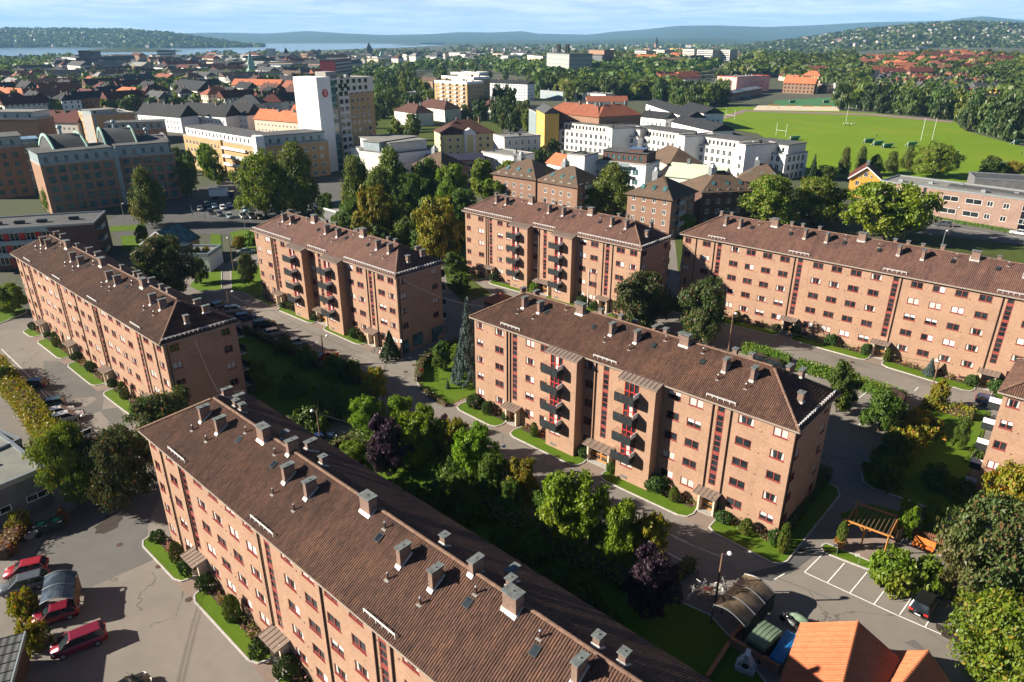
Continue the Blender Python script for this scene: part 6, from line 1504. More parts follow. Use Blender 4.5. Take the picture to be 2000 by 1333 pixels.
# dark flat-roofed house and glass-roofed house at mid left
def dark_house():
    wins = [('f',u,z,2.0,1.9) for z in (1.2,4.2,7.2) for u in (1.0,4.5,8.0,11.5,15.0)]
    r, L = flat_box('dark_brick_house', 'dark brick flat-roofed house with red panels and galleries behind the left block', 'apartment building', (-60,452), (181,432), 14, 10.5, 'brick_dark', 'felt', .5, 'zinc', wins)
    for z in (3.4,6.4,9.4):
        m = MB(); m.box(.2,-1.5,z,L*.62,-.02,z+.2); m.box(.2,-1.52,z+.2,L*.62,-1.45,z+1.1); g_ = build('gallery', m, M['panel_teal'], r)
    for z in (1.2,4.2,7.2):
        for u in (3.2,6.7,10.2,13.7): m = MB(); m.box(u,-.06,z-.6,u+1.1,-.012,z+2.0); build('red_panel', m, M['redbright'] if z > 2 else M['red'], r)
    for (u,y) in ((3,5),(8,5),(13,5),(20,6)): m = MB(); m.box(u,y,10.3,u+2.2,y+1.2,10.95); build('roof_hatch', m, M['metal_dark'], r)
    for z in (2.4,5.4,8.4):
        m = MB(); m.box(L+.02,1.5,z,L+1.4,5.2,z+.15); m.box(L+1.36,1.5,z+.15,L+1.4,5.2,z+1.05); build('side_balcony', m, M['panel_teal'], r)
dark_house()
def glass_house():
    A, B = G(276,475,5.4), G(346,478,5.4)
    d = Vector((B.x-A.x,B.y-A.y,0)); W = d.length; u = d.normalized(); n = Vector((-u.y,u.x,0))
    # gable faces the camera: ridge runs away from it
    hd = math.atan2(n.y,n.x); z = gz(A.x,A.y); r = thing('gabled_house', 'tan gabled house with a dark glazed roof slope behind the big chestnut', 'house', (B.x,B.y,z), hd)
    L = 9.0; h = 5.2; rs = 3.4; m = MB(); walls4(m,0,0,L,W,-1,h,(),(),(),[(W*.42,W*.42+1.3,4.6,5.19)]); 
    for x in (0,L): m.add([(x,0,h),(x,W,h),(x,W/2,h+rs)],[(0,1,2)])
    build('wall', m, M['brick_tan'], r); simple_window(r, (-.03,W*.58,4.2), 1.3,1.5,-math.pi/2)
    k = rs/(W/2); m = MB(); m.add([(-.4,-.5,h-k*.5),(L+.4,-.5,h-k*.5),(L+.4,W/2,h+rs),(-.4,W/2,h+rs),(L+.4,W+.5,h-k*.5),(-.4,W+.5,h-k*.5)],[(0,1,2,3),(3,2,4,5)]); rf = build('roof', m, M['slate_grey'], r)
    for i in range(6):
        for j in range(3):
            x0 = .2+i*1.4; t0 = .08+j*.3; a = lambda x,t: (x, -.5+(W/2+.5)*t, h-k*.5+(rs+k*.5)*t+.05); m = MB(); m.quad(a(x0,t0),a(x0+1.25,t0),a(x0+1.25,t0+.27),a(x0,t0+.27)); build('roof_pane', m, M['glass_teal'], rf)
    m = MB()
    for (a,b) in (((-.42,-.5,h-k*.5),(-.42,W/2,h+rs)),((-.42,W/2,h+rs),(-.42,W+.5,h-k*.5))): m.beam(a,b,.08,.3)
    build('barge_board', m, M['white'], r)
glass_house()
r_, L_ = flat_box('terrace_annexe', 'white annexe with a roof terrace and potted plants beside the glass-roofed house', 'house', (336,497), (405,494), 8, 5.0, 'render', 'felt_light', .9, 'panel_teal', [])
for i,(x,y,kk) in enumerate(((L_*.55,3,'dogwood'),(L_*.75,4,'dogwood'),(L_*.3,3.5,'shrub'))): put('terrace_plant', KIND[kk]['crowns'][0], r_, (x,y,4.6), scale=(.9,.9,1.3))
m = MB(); m.box(L_*.1,1,4.5,L_*.4,4,6.6); build('pergola_frame', m, M['metal_dark'], r_)
r_, L_ = flat_box('open_pavilion', 'low grey flat-roofed pavilion with an open front under the white tower', 'pavilion', (612,402), (655,412), 16, 4.2, 'concrete_dark', 'felt_light', .3, 'white', [])
# ------------------------------------------------------------------ the town beyond the estate
def grid_wins(L, storeys, first, pitch, w, h, step, m0=1.2, face='f', skip=()):
    n = max(1, int((L-2*m0+step-w)/step)); off = (L-((n-1)*step+w))/2
    return [(face, off+i*step, first+k*pitch, w, h) for k in range(storeys) for i in range(n) if i not in skip]
def mid(nm, label, cat, fl, fr, h, depth, wallm, roofm='felt', storeys=4, first=1.2, pitch=3.0, ww=1.4, wh=1.5, step=3.0, sides='f', roof='flat', rise_=4.0, frame='white', glass='glass', rim='concrete', parapet=.5, over=.5, group='buildings beyond the estate', pent=None, chim=0, cut=0, div=2):
    A, B = G(*fl, h), G(*fr, h); d = Vector((B.x-A.x,B.y-A.y,0)); L = d.length; hd = math.atan2(d.y,d.x); zb = gz((A.x+B.x)/2,(A.y+B.y)/2)
    r = thing(nm, label, cat, (A.x,A.y,zb), hd, group); W = {'f':[], 'r':[], 'l':[]}
    for f in sides: W[f] = [x for x in grid_wins(L if f == 'f' else depth, storeys, first, pitch, ww, wh, step, face=f) if x[2] >= cut]
    H_ = {f: [(u,u+w,z,z+q) for (_,u,z,w,q) in W[f]] for f in W}
    m = MB(); walls4(m,0,0,L,depth,-2,h-.02,H_['f'],H_['r'],(),H_['l'],d=.14)
    if roof == 'gable':
        for x in (0,L): m.add([(x,0,h-.02),(x,depth,h-.02),(x,depth/2,h+rise_)],[(0,1,2)])
    build('wall', m, M[wallm], r)
    for f in W:
        for (_,u,z,w,q) in W[f]:
            loc, rr = {'f':((u,0,z),0),'r':((L,u,z),math.pi/2),'l':((0,depth-u,z),-math.pi/2)}[f]; simple_window(r, loc, w, q, rr, frame, glass, div)
    e = over
    if roof == 'flat':
        m = MB(); m.quad((.05,.05,h-parapet*.6),(L-.05,.05,h-parapet*.6),(L-.05,depth-.05,h-parapet*.6),(.05,depth-.05,h-parapet*.6)); build('roof', m, M[roofm], r)
        m = MB(); t = .35
        for (x0,y0,x1,y1) in ((-.06,-.06,L+.06,t),(-.06,depth-t,L+.06,depth+.06),(-.06,t,t,depth-t),(L-t,t,L+.06,depth-t)): m.box(x0,y0,h-parapet,x1,y1,h+.05)
        build('parapet', m, M[rim], r)
        rr_ = random.Random(int(A.x*7+A.y)%1000)
        for i in range(int(L*depth/120)+1):
            x, y, s = rr_.uniform(1.5,max(1.6,L-3)), rr_.uniform(1.5,max(1.6,depth-3)), rr_.uniform(.6,1.6); m = MB(); m.box(x,y,h-.4,x+s,y+s*.8,h+rr_.uniform(.4,1.2)); build('roof_unit', m, M['zinc' if i%2 else 'metal_dark'], r)
    else:
        t = .18; hd2 = depth/2; k = rise_/hd2; z0 = h-k*e*.5
        c = [(-e,-e,z0),(L+e,-e,z0),(L+e,depth+e,z0),(-e,depth+e,z0)]
        inset = 0 if roof == 'gable' else hd2+e*.5
        ra, rb = ((-e if roof == 'gable' else inset-e*.5, hd2, h+rise_), (L+e if roof == 'gable' else L-inset+e*.5, hd2, h+rise_))
        up = lambda p: (p[0],p[1],p[2]+t); m = MB(); pts = [up(p) for p in c]+[up(ra),up(rb)]; m.add(pts, [(0,1,5,4),(2,3,4,5),(1,2,5),(3,0,4)]); m.add(list(c),[(3,2,1,0)])
        for i in range(4): a_, b_ = c[i], c[(i+1)%4]; m.quad(a_, b_, up(b_), up(a_))
        build('roof', m, M[roofm], r)
        rr_ = random.Random(int(A.x*3+A.y)%1000)
        for i in range(chim):
            x = L*(i+.7)/(chim+.4); y = hd2+rr_.uniform(-1.5,1.5); z = h+rise_-abs(y-hd2)*k; m = MB(); m.box(x-.55,y-.4,z-.8,x+.55,y+.4,z+1.6); m.box(x-.62,y-.47,z+1.6,x+.62,y+.47,z+1.75); build('chimney', m, M['brick_chim' if i%2 else 'cap'], r)
    if pent:
        (x0,x1,y0,y1,ph,pm,pst) = pent; x0, x1 = x0*L, x1*L; pw = grid_wins(x1-x0, 1, .7, 3, 1.0, 1.6, pst)
        m = MB(); walls4(m,x0,y0,x1,depth-y1,h-.3,h+ph,[(x0+u,x0+u+w,h+z-.3,h+z+q-.3) for (_,u,z,w,q) in pw]); build('penthouse_wall', m, M[pm], r)
        for (_,u,z,w,q) in pw: simple_window(r, (x0+u,y0,h+z-.3), w, q, 0, 'metal_dark', glass, 1)
        m = MB(); m.box(x0-.4,y0-.5,h+ph,x1+.4,depth-y1+.3,h+ph+.25); build('penthouse_roof', m, M[roofm], r)
    return r, L
# vaulted brick office block (far left)
rA, LA = mid('brick_office', 'tall left wing of the brick office block with paired windows', 'office block', (-40,290),(44,284), 17.5, 16, 'brick_rust', 'felt', 5, 1.2, 3.1, 1.6, 1.7, 3.4, pent=(0,1,.6,.5,3.0,'panel_teal',3.4), glass='glass_teal', frame='metal_dark')
m = MB(); m.box(LA+.05,-.4,0,LA+5.2,9,19.5); st_ = build('stair_tower', m, M['glass_teal'], rA)
for z in np.arange(2.5,20,3.1): m = MB(); m.box(LA,-.46,z,LA+5.26,-.4,z+.35); build('floor_band', m, M['zinc'], st_)
rB, LB = mid('brick_office', 'vaulted brick office block behind the dark flat-roofed building', 'office block', (78,322),(222,308), 16, 15, 'brick_rust', 'felt', 5, 1.0, 3.0, 2.0, 1.9, 3.3, pent=(0,1.0,.5,.3,3.2,'panel_teal',2.9), glass='glass_teal', frame='metal_dark')
rC, LC = mid('brick_office', 'right wing of the vaulted brick office block', 'office block', (229,306),(340,297), 16, 15, 'brick_rust', 'felt', 5, 1.0, 3.0, 2.0, 1.9, 3.3, pent=(0,.93,.5,.3,3.2,'panel_teal',2.9), glass='glass_teal', frame='metal_dark')
m = MB(); m.box(LB+.1,.6,0,LB+1.6,8,18.5); build('glazed_link', m, M['panel_teal'], rB)
def vault(parent, x0, x1, y0, y1, z, rise_, mat, rimm=None):
    n = 12; f = lambda t: (x0+(x1-x0)*t, z+rise_*math.sin(math.pi*t)); m = MB()
    for i in range(n):
        (xa,za),(xb,zb_) = f(i/n), f((i+1)/n); m.quad((xa,y0,za),(xb,y0,zb_),(xb,y1,zb_),(xa,y1,za)); m.quad((xa,y0,z-.5),(xb,y0,z-.5),(xb,y0,zb_),(xa,y0,za)); m.quad((xb,y1,z-.5),(xa,y1,z-.5),(xa,y1,za),(xb,y1,zb_))
    v = build('vault_roof', m, M[mat], parent)
    if rimm:
        for y in (y0-.1,y1-.6):
            m = MB()
            for i in range(n): (xa,za),(xb,zb_) = f(i/n), f((i+1)/n); m.beam((xa,y+.4,za+.1),(xb,y+.4,zb_+.1),.9,.4)
            build('vault_rim', m, M[rimm], v)
    return v
def vault_y(parent, x0, x1, y0, y1, z, rise_, mat, rimm):
    """barrel roof whose axis runs along the facade"""
    n = 12; f = lambda t: (y0+(y1-y0)*t, z+rise_*math.sin(math.pi*t)); m = MB()
    for i in range(n): (ya,za),(yb,zb_) = f(i/n), f((i+1)/n); m.quad((x0,ya,za),(x1,ya,za),(x1,yb,zb_),(x0,yb,zb_)); m.quad((x0,ya,z-3),(x0,yb,z-3),(x0,yb,zb_),(x0,ya,za)); m.quad((x1,yb,z-3),(x1,ya,z-3),(x1,ya,za),(x1,yb,zb_))
    v = build('vault_roof', m, M[mat], parent)
    for x in (x0,x1):
        m = MB()
        for i in range(n): (ya,za),(yb,zb_) = f(i/n), f((i+1)/n); m.beam((x,ya,za+.12),(x,yb,zb_+.12),.9,.4,up=(1,0,0))
        build('vault_rim', m, M[rimm], v)
    m = MB(); m.tube(((x0+x1)/2,(y0+y1)/2,z+rise_),((x0+x1)/2,(y0+y1)/2,z+rise_+1.6),.5,n=8); m.blob(((x0+x1)/2,(y0+y1)/2,z+rise_+2.1),.9,.9,.7); build('roof_cowl', m, M['panel_teal'], v)
vault_y(rB, LB*.28, LB*.74, 5, 30, 18.3, 4.6, 'slate_grey', 'copper'); vault_y(rC, -LC*.12, LC*.42, 5, 30, 18.8, 4.6, 'slate_grey', 'copper'); vault_y(rC, LC*.42, LC*1.02, 8, 30, 17.5, 2.6, 'concrete_dark', 'concrete_dark')
# tan courtyard block, white tower
rW, LW = mid('tan_courtyard_block', 'tan courtyard block, sunlit wing with white set-back top floor', 'apartment building', (357,262),(503,287), 14, 13, 'brick_tan', 'felt', 4, .8, 3.2, 1.5, 1.7, 3.0, pent=(0,1,1.5,.5,3.0,'render',3.0), glass='glass')
m = MB()
for z in (4.6,7.8,11.0): m.box(LW*.56,-.9,z,LW*.86,-.02,z+.25); m.box(LW*.56,-.92,z+.25,LW*.86,-.86,z+1.1)
build('loggia_band', m, M['white'], rW)
m = MB(); m.box(LW*.52,-.6,0,LW*.55,1,14.2); build('pilaster', m, M['brick_tan'], rW)
rE, LE = mid('tan_courtyard_block', 'tan courtyard block, shaded wing ending at the white tower', 'apartment building', (517,287),(640,272), 14, 13, 'brick_tan', 'felt', 4, .8, 3.2, 1.6, 1.7, 3.3, pent=(.02,.97,1.2,.5,3.2,'panel_teal',3.3), glass='glass_teal')
m = MB(); m.box(-3.2,-.4,0,.0,3.4,17.6); build('corner_tower', m, M['render'], rE)
rT, LT = mid('office_tower', 'tall white slab tower with a round red emblem', 'tower', (640,156),(727,149), 35.5, 15, 'brick_tan', 'felt', 11, 1.2, 3.05, 1.7, 1.7, 3.2, parapet=.6, rim='concrete')
A = rT.location; a_ = rT.rotation_euler[2]
m = MB(); m.box(-9.5,-3.5,-2,-2.2,9.5,36.6); sl = build('white_slab', m, M['render'], rT)
m = MB(); m.box(-2.2,-2.6,-2,1.4,3,35.0); gl = build('glass_shaft', m, M['glass_teal'], rT)
for z in np.arange(2,35,3.05): m = MB(); m.box(-2.26,-2.68,z,1.46,-2.6,z+.3); build('shaft_band', m, M['zinc'], gl)
m = MB(); m.box(5.0,-.25,-1,11.0,.3,30.0); hole = None
for z in range(11):
    for x in (5.4,8.4): m2 = MB(); m2.box(x,-.32,1.2+z*3.05,x+2.0,-.28,2.9+z*3.05); build('window', m2, M['glass'], rT)
build('white_bay', m, M['offwhite'], rT)
m = MB(); m.box(1.5,-.2,29.6,LT+.05,.2,35.5); tb = build('white_top_band', m, M['offwhite'], rT)
for z in (30.6,33.4):
    for i in range(6): x = 3+i*(LT-5)/6; m = MB(); m.box(x,-.26,z,x+1.7,-.21,z+1.6); build('window', m, M['glass'], rT)
m = MB(); m.box(3,4,35.2,9,10,38.0); build('plant_room', m, M['concrete'], rT)
def emblem():
    nrm = Vector((-1,0,0)); c = Vector((-5.6,-3.55,30.6)); m = MB(); m.tube(c, c+Vector((0,-.12,0)), 1.55, n=24); e = build('emblem', m, M['redbright'], sl)
    m = MB(); y = -3.72
    for (x0,z0,x1,z1) in ((-.75,.75,.1,.95),(.1,.95,.5,.5),(.5,.5,-.35,-.15),(-.35,-.15,.05,-.75),(.05,-.75,.75,-.55),(.2,.2,.85,.1)): m.beam((c.x+x0,y,c.z+z0),(c.x+x1,y,c.z+z1),.22,.06,up=(0,1,0))
    build('emblem_mark', m, M['white'], e)
emblem()
# white and grey modern block, mansion, low roofs, white cube
mid('modern_block', 'white and grey modern block with a glazed top floor left of the yellow mansion', 'apartment building', (684,286),(752,299), 10.5, 22, 'render', 'felt_light', 0, sides='f', pent=(.12,.95,3,2.5,3.3,'offwhite',4.0), rim='concrete_dark')
mid('modern_block', 'grey side wing of the modern block with tall slit windows', 'apartment building', (753,299),(834,283), 10.4, 14, 'offwhite', 'felt_light', 3, 1.0, 3.1, .9, 2.0, 3.0, pent=(0,.9,3,2.5,3.3,'panel_teal',3.0), rim='concrete_dark', glass='glass_teal')
rM, LM = mid('yellow_mansion', 'yellow mansion with a brown hipped roof and a white gabled centre', 'mansion', (866,264),(965,259), 10.0, 17, 'yellow', 'tile_maroon', 3, .8, 3.0, 1.3, 1.5, 3.6, 'fl', 'hip', 5.2, chim=4)
m = MB(); m.box(LM*.40,-.7,-1,LM*.62,0,10.4); m.add([(LM*.38,-.8,10.4),(LM*.64,-.8,10.4),(LM*.51,-.8,12.4),(LM*.38,2,10.4),(LM*.64,2,10.4),(LM*.51,2,12.4)],[(0,1,2),(0,2,5,3),(1,4,5,2)]); ce = build('centre_gable', m, M['render'], rM)
m = MB(); m.box(LM*.40+1.1,-.74,-1,LM*.62-1.1,-.70,9.6); m2 = build('centre_panel', m, M['yellow'], ce); simple_window(m2, (LM*.51-.8,-.76,6.3), 1.6, 2.4); simple_window(m2, (LM*.51-.8,-.76,1.8), 1.6, 2.4)
mid('low_roof_block', 'low building with a dark blue sloping roof before the yellow mansion', 'low building', (838,316),(945,312), 6.5, 12, 'brick_rust', 'darkblue', 2, .8, 2.9, 1.8, 1.8, 2.6, roof='gable', rise_=1.6)
mid('white_cube_house', 'white cubic house with slit windows left of the street', 'house', (940,296),(1003,305), 8, 12, 'render', 'felt_light', 2, 1.0, 3.2, .9, 1.9, 3.2)
mid('white_cube_house', 'taller white cubic house with a brown terrace on top', 'house', (985,268),(1056,264), 11, 12, 'offwhite', 'felt_light', 3, 1.0, 3.2, .9, 2.0, 3.0)
# high-rise with stepped white parapets
for i,(fl,fr,h,lab) in enumerate((((848,157),(912,160),23.5,'tan high-rise with rows of white balconies, nearest step'),((862,148),(925,151),25.0,'tan high-rise, middle step behind the nearest one'),((880,141),(936,142),26.5,'tan high-rise, rear step with the highest white parapet'))):
    r_, L_ = mid('high_rise', lab, 'high-rise', fl, fr, h, 16, 'brick_tan', 'felt_light', 9, .6, 2.6, 1.4, 1.3, 2.7, 'fr', parapet=1.6, rim='render')
    if i == 0:
        for z in range(9):
            for k in range(4): m = MB(); x = L_*(.2+.21*k); m.box(x,-1.1,.4+z*2.6,x+2.2,-.02,1.4+z*2.6); build('balcony', m, M['white'], r_)
mid('white_slab_block', 'long white slab block with six rows of small windows', 'apartment building', (942,161),(1030,165), 13.5, 11, 'render', 'slate', 5, .8, 2.6, 1.4, 1.3, 2.9, 'fr', 'gable', 2.5, chim=5)
# orange-roofed block, yellow end, white long block
mid('orange_roof_block', 'orange-roofed tan block on the street corner', 'apartment building', (1065,219),(1170,229), 16, 13, 'brick_rust', 'tile_rust', 4, 1.5, 3.2, 1.5, 1.6, 3.0, 'f', 'hip', 4.5, chim=3)
mid('orange_roof_block', 'orange-roofed tan block, right-hand part behind the white terraces', 'apartment building', (1170,229),(1252,224), 16, 13, 'brick_rust', 'tile_rust', 4, 1.5, 3.2, 1.5, 1.6, 3.0, 'f', 'hip', 4.5, chim=3)
mid('yellow_end_block', 'yellow narrow block at the end of the orange roofs', 'apartment building', (1048,213),(1064,222), 17, 7, 'ochre', 'slate_grey', 4, 1.5, 3.3, 1.2, 1.4, 3.0, 'f', 'gable', 2.5)
mid('grey_office', 'grey sheet-clad building beside the yellow end block', 'office block', (1033,213),(1047,220), 14, 7, 'panel_teal', 'slate_grey', 0)
segs = [((1092,252),(1192,262),'white long block, first section with a dark terrace roof'),((1194,262),(1246,268),'white long block, second section'),((1228,262),(1322,276),'white long block, third section with set-back top floor'),((1338,279),(1440,292),'white long block, fourth section'),((1458,292),(1535,302),'white long block, end section facing the playing field')]
for i,(fl,fr,lab) in enumerate(segs):
    mid('white_long_block', lab, 'apartment building', fl, fr, 9.6, 14, 'render', 'felt', 3, .4, 3.1, 1.6, 2.1, 2.8, 'fr' if i == 4 else 'f', pent=(.04,.96,2.0,1.0,3.1,'offwhite',2.0), glass='glass')
for i,(fl,fr) in enumerate((((1186,249),(1196,251)),((1322,263),(1338,266)),((1440,280),(1457,283)))):
    mid('white_stair_tower', 'white stair tower of the long block, '+('first','second','third')[i]+' from the street', 'stair tower', fl, fr, 13.4, 15, 'render', 'felt', 3, 1.2, 3.1, 1.6, 1.9, 2.4)
r_, L_ = mid('white_glass_block', 'white block with glazed balconies and a blue-paned roof box', 'apartment building', (1167,312),(1262,322), 11, 12, 'render', 'felt', 3, .6, 3.2, 2.2, 2.0, 2.7, pent=(.05,.95,2.2,2,3.0,'brick_dark',2.0), glass='glass_teal')
for z in (3.4,6.6,9.8): m = MB(); m.box(.3,-1.4,z,L_*.7,-.02,z+.2); m.box(.3,-1.42,z+.2,L_*.7,-1.36,z+1.1); build('balcony', m, M['panel_teal'], r_)
m = MB(); m.box(L_*.55,3,13.9,L_*.85,7,15.2); build('roof_box', m, M['brick_dark'], r_); m = MB(); m.box(L_*.55-.02,2.9,15.2,L_*.86,7.1,15.35); build('roof_box_pane', m, M['blue_pv'], r_)
mid('white_gable_wall', 'plain white stair wall at the left of the glazed-balcony block', 'apartment building', (1108,300),(1142,304), 13.5, 9, 'render', 'felt', 0)
mid('red_roof_house', 'low house with a red tiled roof and skylights left of the white stair wall', 'house', (1068,318),(1108,327), 6, 9, 'render', 'tile_orange', 2, .6, 2.7, 1.2, 1.3, 3.0, 'f', 'gable', 3.2, chim=2)
mid('brown_hip_house', 'dark hipped house behind the blue-paned roof box', 'house', (1262,305),(1308,322), 9, 12, 'cream', 'tile_brown', 2, 1, 3, 1.2, 1.4, 3, 'f', 'hip', 4.5)
mid('mint_roof_house', 'cream house with a pale mint metal roof', 'house', (1302,344),(1408,354), 7.5, 11, 'offwhite', 'mint', 2, 1.2, 3.2, 1.3, 1.5, 3.6, 'fr', 'gable', 3.6, chim=2)
# brown hipped apartment houses right behind the estate
def brown(fl, fr, h, depth, lab, sides, st=4, chim=1, sky=3, wall='brick_brown'):
    r, L = mid('brown_hip_block', lab, 'apartment building', fl, fr, h, depth, wall, 'tile_brown', st, 1.0, 2.8, 1.1, 1.4, 3.1, sides, 'hip', 4.4, over=.7)
    for i in range(sky): x = L*(i+1)/(sky+1); m = MB(); m.add([(x-.5,1.6,h+1.45),(x+.5,1.6,h+1.45),(x+.5,2.9,h+2.45),(x-.5,2.9,h+2.45)],[(0,1,2,3)]); build('skylight', m, M['glass_teal'], r)
    m = MB(); x = L*.35; m.box(x-.8,depth*.42,h+2,x+.8,depth*.58,h+5.6); m.tube((x,depth*.5,h+5.6),(x,depth*.5,h+6.4),.8,.5,10); build('roof_shaft', m, M['zinc'], r)
    for z in (3.6,6.4,9.2):
        if z < h: m = MB(); m.box(L+.02,2,z,L+1.5,5.5,z+.15); m.box(L+1.44,2,z+.15,L+1.5,5.5,z+1.1); build('balcony', m, M['panel_teal'], r)
    return r, L
brown((1226,379),(1312,389),11,14,'brown hipped block with skylights behind the shaded-facade block','fr')
brown((963,338),(1046,352),10,14,'brown hipped block among the lime-green maples, front part','f')
brown((1050,352),(1128,366),10,13,'brown hipped block among the lime-green maples, balcony part','fr')
brown((1372,376),(1478,372),10,14,'brown hipped block left of the wide yellow-green maple','f',wall='brick_dark')
brown((1440,352),(1530,358),9,12,'low brown roof behind the wide yellow-green maple','f',2)
brown((808,322),(862,330),8,12,'brown roof peeping over the dark leafy tree in the grove','f',2,sky=0)
# yellow wooden house with its gable to the camera
def yellow_house():
    A, B = G(1646,347,6.2), G(1719,352,6.2); d = Vector((B.x-A.x,B.y-A.y,0)); W = d.length; u = d.normalized(); n = Vector((-u.y,u.x,0)); hd = math.atan2(n.y,n.x)
    W = 9.0; A = Vector((B.x,B.y,0))-u*W; r = thing('wooden_house', 'yellow wooden house with white-edged gable above the playing field', 'house', (B.x,B.y,gz(B.x,B.y)), hd, 'buildings beyond the estate')
    L = 11; h = 6.4; rs = 3.6; wl = [(1.8,3.0,.9,2.4),(5.6,6.8,.9,2.4),(1.8,3.0,3.9,5.4),(5.6,6.8,3.9,5.4)]
    m = MB(); walls4(m,0,0,L,W,-2,h,[(2,3.2,.9,2.4),(6,7.2,.9,2.4),(2,3.2,3.9,5.4),(6,7.2,3.9,5.4)],(),(),wl)
    for x in (0,L): m.add([(x,0,h),(x,W,h),(x,W/2,h+rs)],[(0,1,2)])
    build('wall', m, M['yellow_wood'], r)
    for (a,b,c,e) in wl: simple_window(r, (0,W-a,c), b-a, e-c, -math.pi/2)
    for (a,c,w,q) in ((3.9,6.9,1.2,1.5),(2.6,6.6,.6,.9),(5.9,6.6,.6,.9)): simple_window(r, (-.12,W-a,c), w, q, -math.pi/2)
    k = rs/(W/2); m = MB(); t = .2; F = [(-.6,-.6,h-k*.6),(L+.5,-.6,h-k*.6),(L+.5,W/2,h+rs),(-.6,W/2,h+rs),(L+.5,W+.6,h-k*.6),(-.6,W+.6,h-k*.6)]; T = [(p[0],p[1],p[2]+t) for p in F]
    m.add(T+F,[(0,1,2,3),(3,2,4,5),(7,6,9,8),(8,9,11,10),(0,6,7,1),(5,4,10,11)]); build('roof', m, M['tile_red'], r)
    m = MB()
    for (a,b) in ((T[0],T[3]),(T[3],T[5])): m.beam((a[0]-.03,a[1],a[2]-.1),(b[0]-.03,b[1],b[2]-.1),.1,.35)
    build('barge_board', m, M['white'], r); m = MB(); m.box(4,W/2-.5,h+rs-.6,5,W/2+.5,h+rs+1.6); build('chimney', m, M['cap'], r)
yellow_house()
def long_low():
    r, L = flat_box('long_low_building', 'long low brick building with a flat grey roof beside the upper road', 'school building', (1722,352),(2003,389), 14, 8.6, 'brick_mixed', 'felt_light', .5, 'zinc',
        [('f',x,z,w,1.5) for x,w in ((2,1.3),(5,1.3),(8,4.0),(14.6,1.4),(18,4.2),(24,4.2),(29.5,1.5),(33.5,1.5),(38,2.2)) for z in (1.6,5.2)], 'buildings beyond the estate')
    m = MB(); m.box(12.4,-.06,-1,13.2,.02,8.2); build('dark_joint', m, M['metal_dark'], r)
    for i in range(5): x = 4+i*7.5; m = MB(); m.box(x,3+i%3*3,8.2,x+1.2,4+i%3*3,9.1); build('roof_unit', m, M['zinc'], r)
    m = MB(); m.quad((L*.45,5,8.75),(L*.98,5,8.75),(L*.98,8,8.9),(L*.45,8,8.9)); m.box(L*.45,5,8.3,L*.98,8.02,8.74); build('roof_panel', m, M['slate_grey'], r)
long_low()
flat_box('grey_shed', 'grey shed roof behind the right end of the long low building', 'shed', (1905,347),(2030,355), 12, 7.5, 'concrete_dark', 'slate_grey', .4, 'zinc', [], 'buildings beyond the estate')
# white houses with dark slate gables beside the field
for i,(fl,fr,h,dp,lab) in enumerate((((1262,203),(1343,230),9.5,10,'white row with a dark slate roof left of the field'),((1312,238),(1392,257),8.5,11,'white gabled house with dark slate roof nearest the field'),((1250,228),(1300,233),8,10,'small white slate-roofed house behind the terraces'),((1330,210),(1375,222),9,12,'white slate-roofed house touching the field corner'))):
    mid('white_slate_house', lab, 'house', fl, fr, h, dp, 'render', 'slate', 2, 1.2, 3.0, 1.2, 1.5, 3.0, 'fr', 'gable', 3.0)
mid('grey_hall', 'low pale hall with a dark flat roof at the edge of the wood', 'hall', (1137,181),(1183,184), 7, 12, 'offwhite', 'slate_grey', 1, 1, 3, 2, 2, 4, 'f')
mid('grey_hall', 'grey angular hall left of the low pale hall', 'hall', (1055,176),(1100,180), 7, 16, 'panel_teal', 'slate_grey', 0)
mid('red_roof_row', 'dull red roof behind the orange-roofed block', 'apartment building', (1148,199),(1225,199), 12, 10, 'offwhite', 'tile_rust', 2, 5, 3, 1.2, 1.3, 3, 'f', 'gable', 3)
# school by the field
r_, L_ = mid('school', 'pale green and grey school wing with a dark roof', 'school building', (1340,158),(1440,158), 11.5, 16, 'lightgreen', 'slate', 3, 1.2, 3.3, 2.2, 1.5, 4.0, 'f')
mid('school', 'pink school wing with square windows and a red parapet', 'school building', (1440,151),(1505,147), 15, 24, 'pink', 'felt_light', 3, 2, 3.6, 1.4, 1.4, 9.0, 'fr', rim='redbright')
mid('school_hall', 'long low school hall with a pale metal roof', 'hall', (1428,183),(1488,172), 6, 12, 'brick_rust', 'zinc', 1, 1, 3, 1.2, 2.0, 2.4, 'f', 'gable', 1.5)
mid('club_house', 'dark brown club house with a white stair tower by the turf pitch', 'club house', (1614,166),(1664,164), 8, 12, 'brick_dark', 'felt', 2, 1, 3, 1.5, 1.5, 3.6, 'f')
mid('white_stair', 'white stair tower of the dark club house', 'stair tower', (1631,163),(1641,163), 9.5, 6, 'render', 'felt', 2, 1, 3, 1.2, 1.2, 2.5)
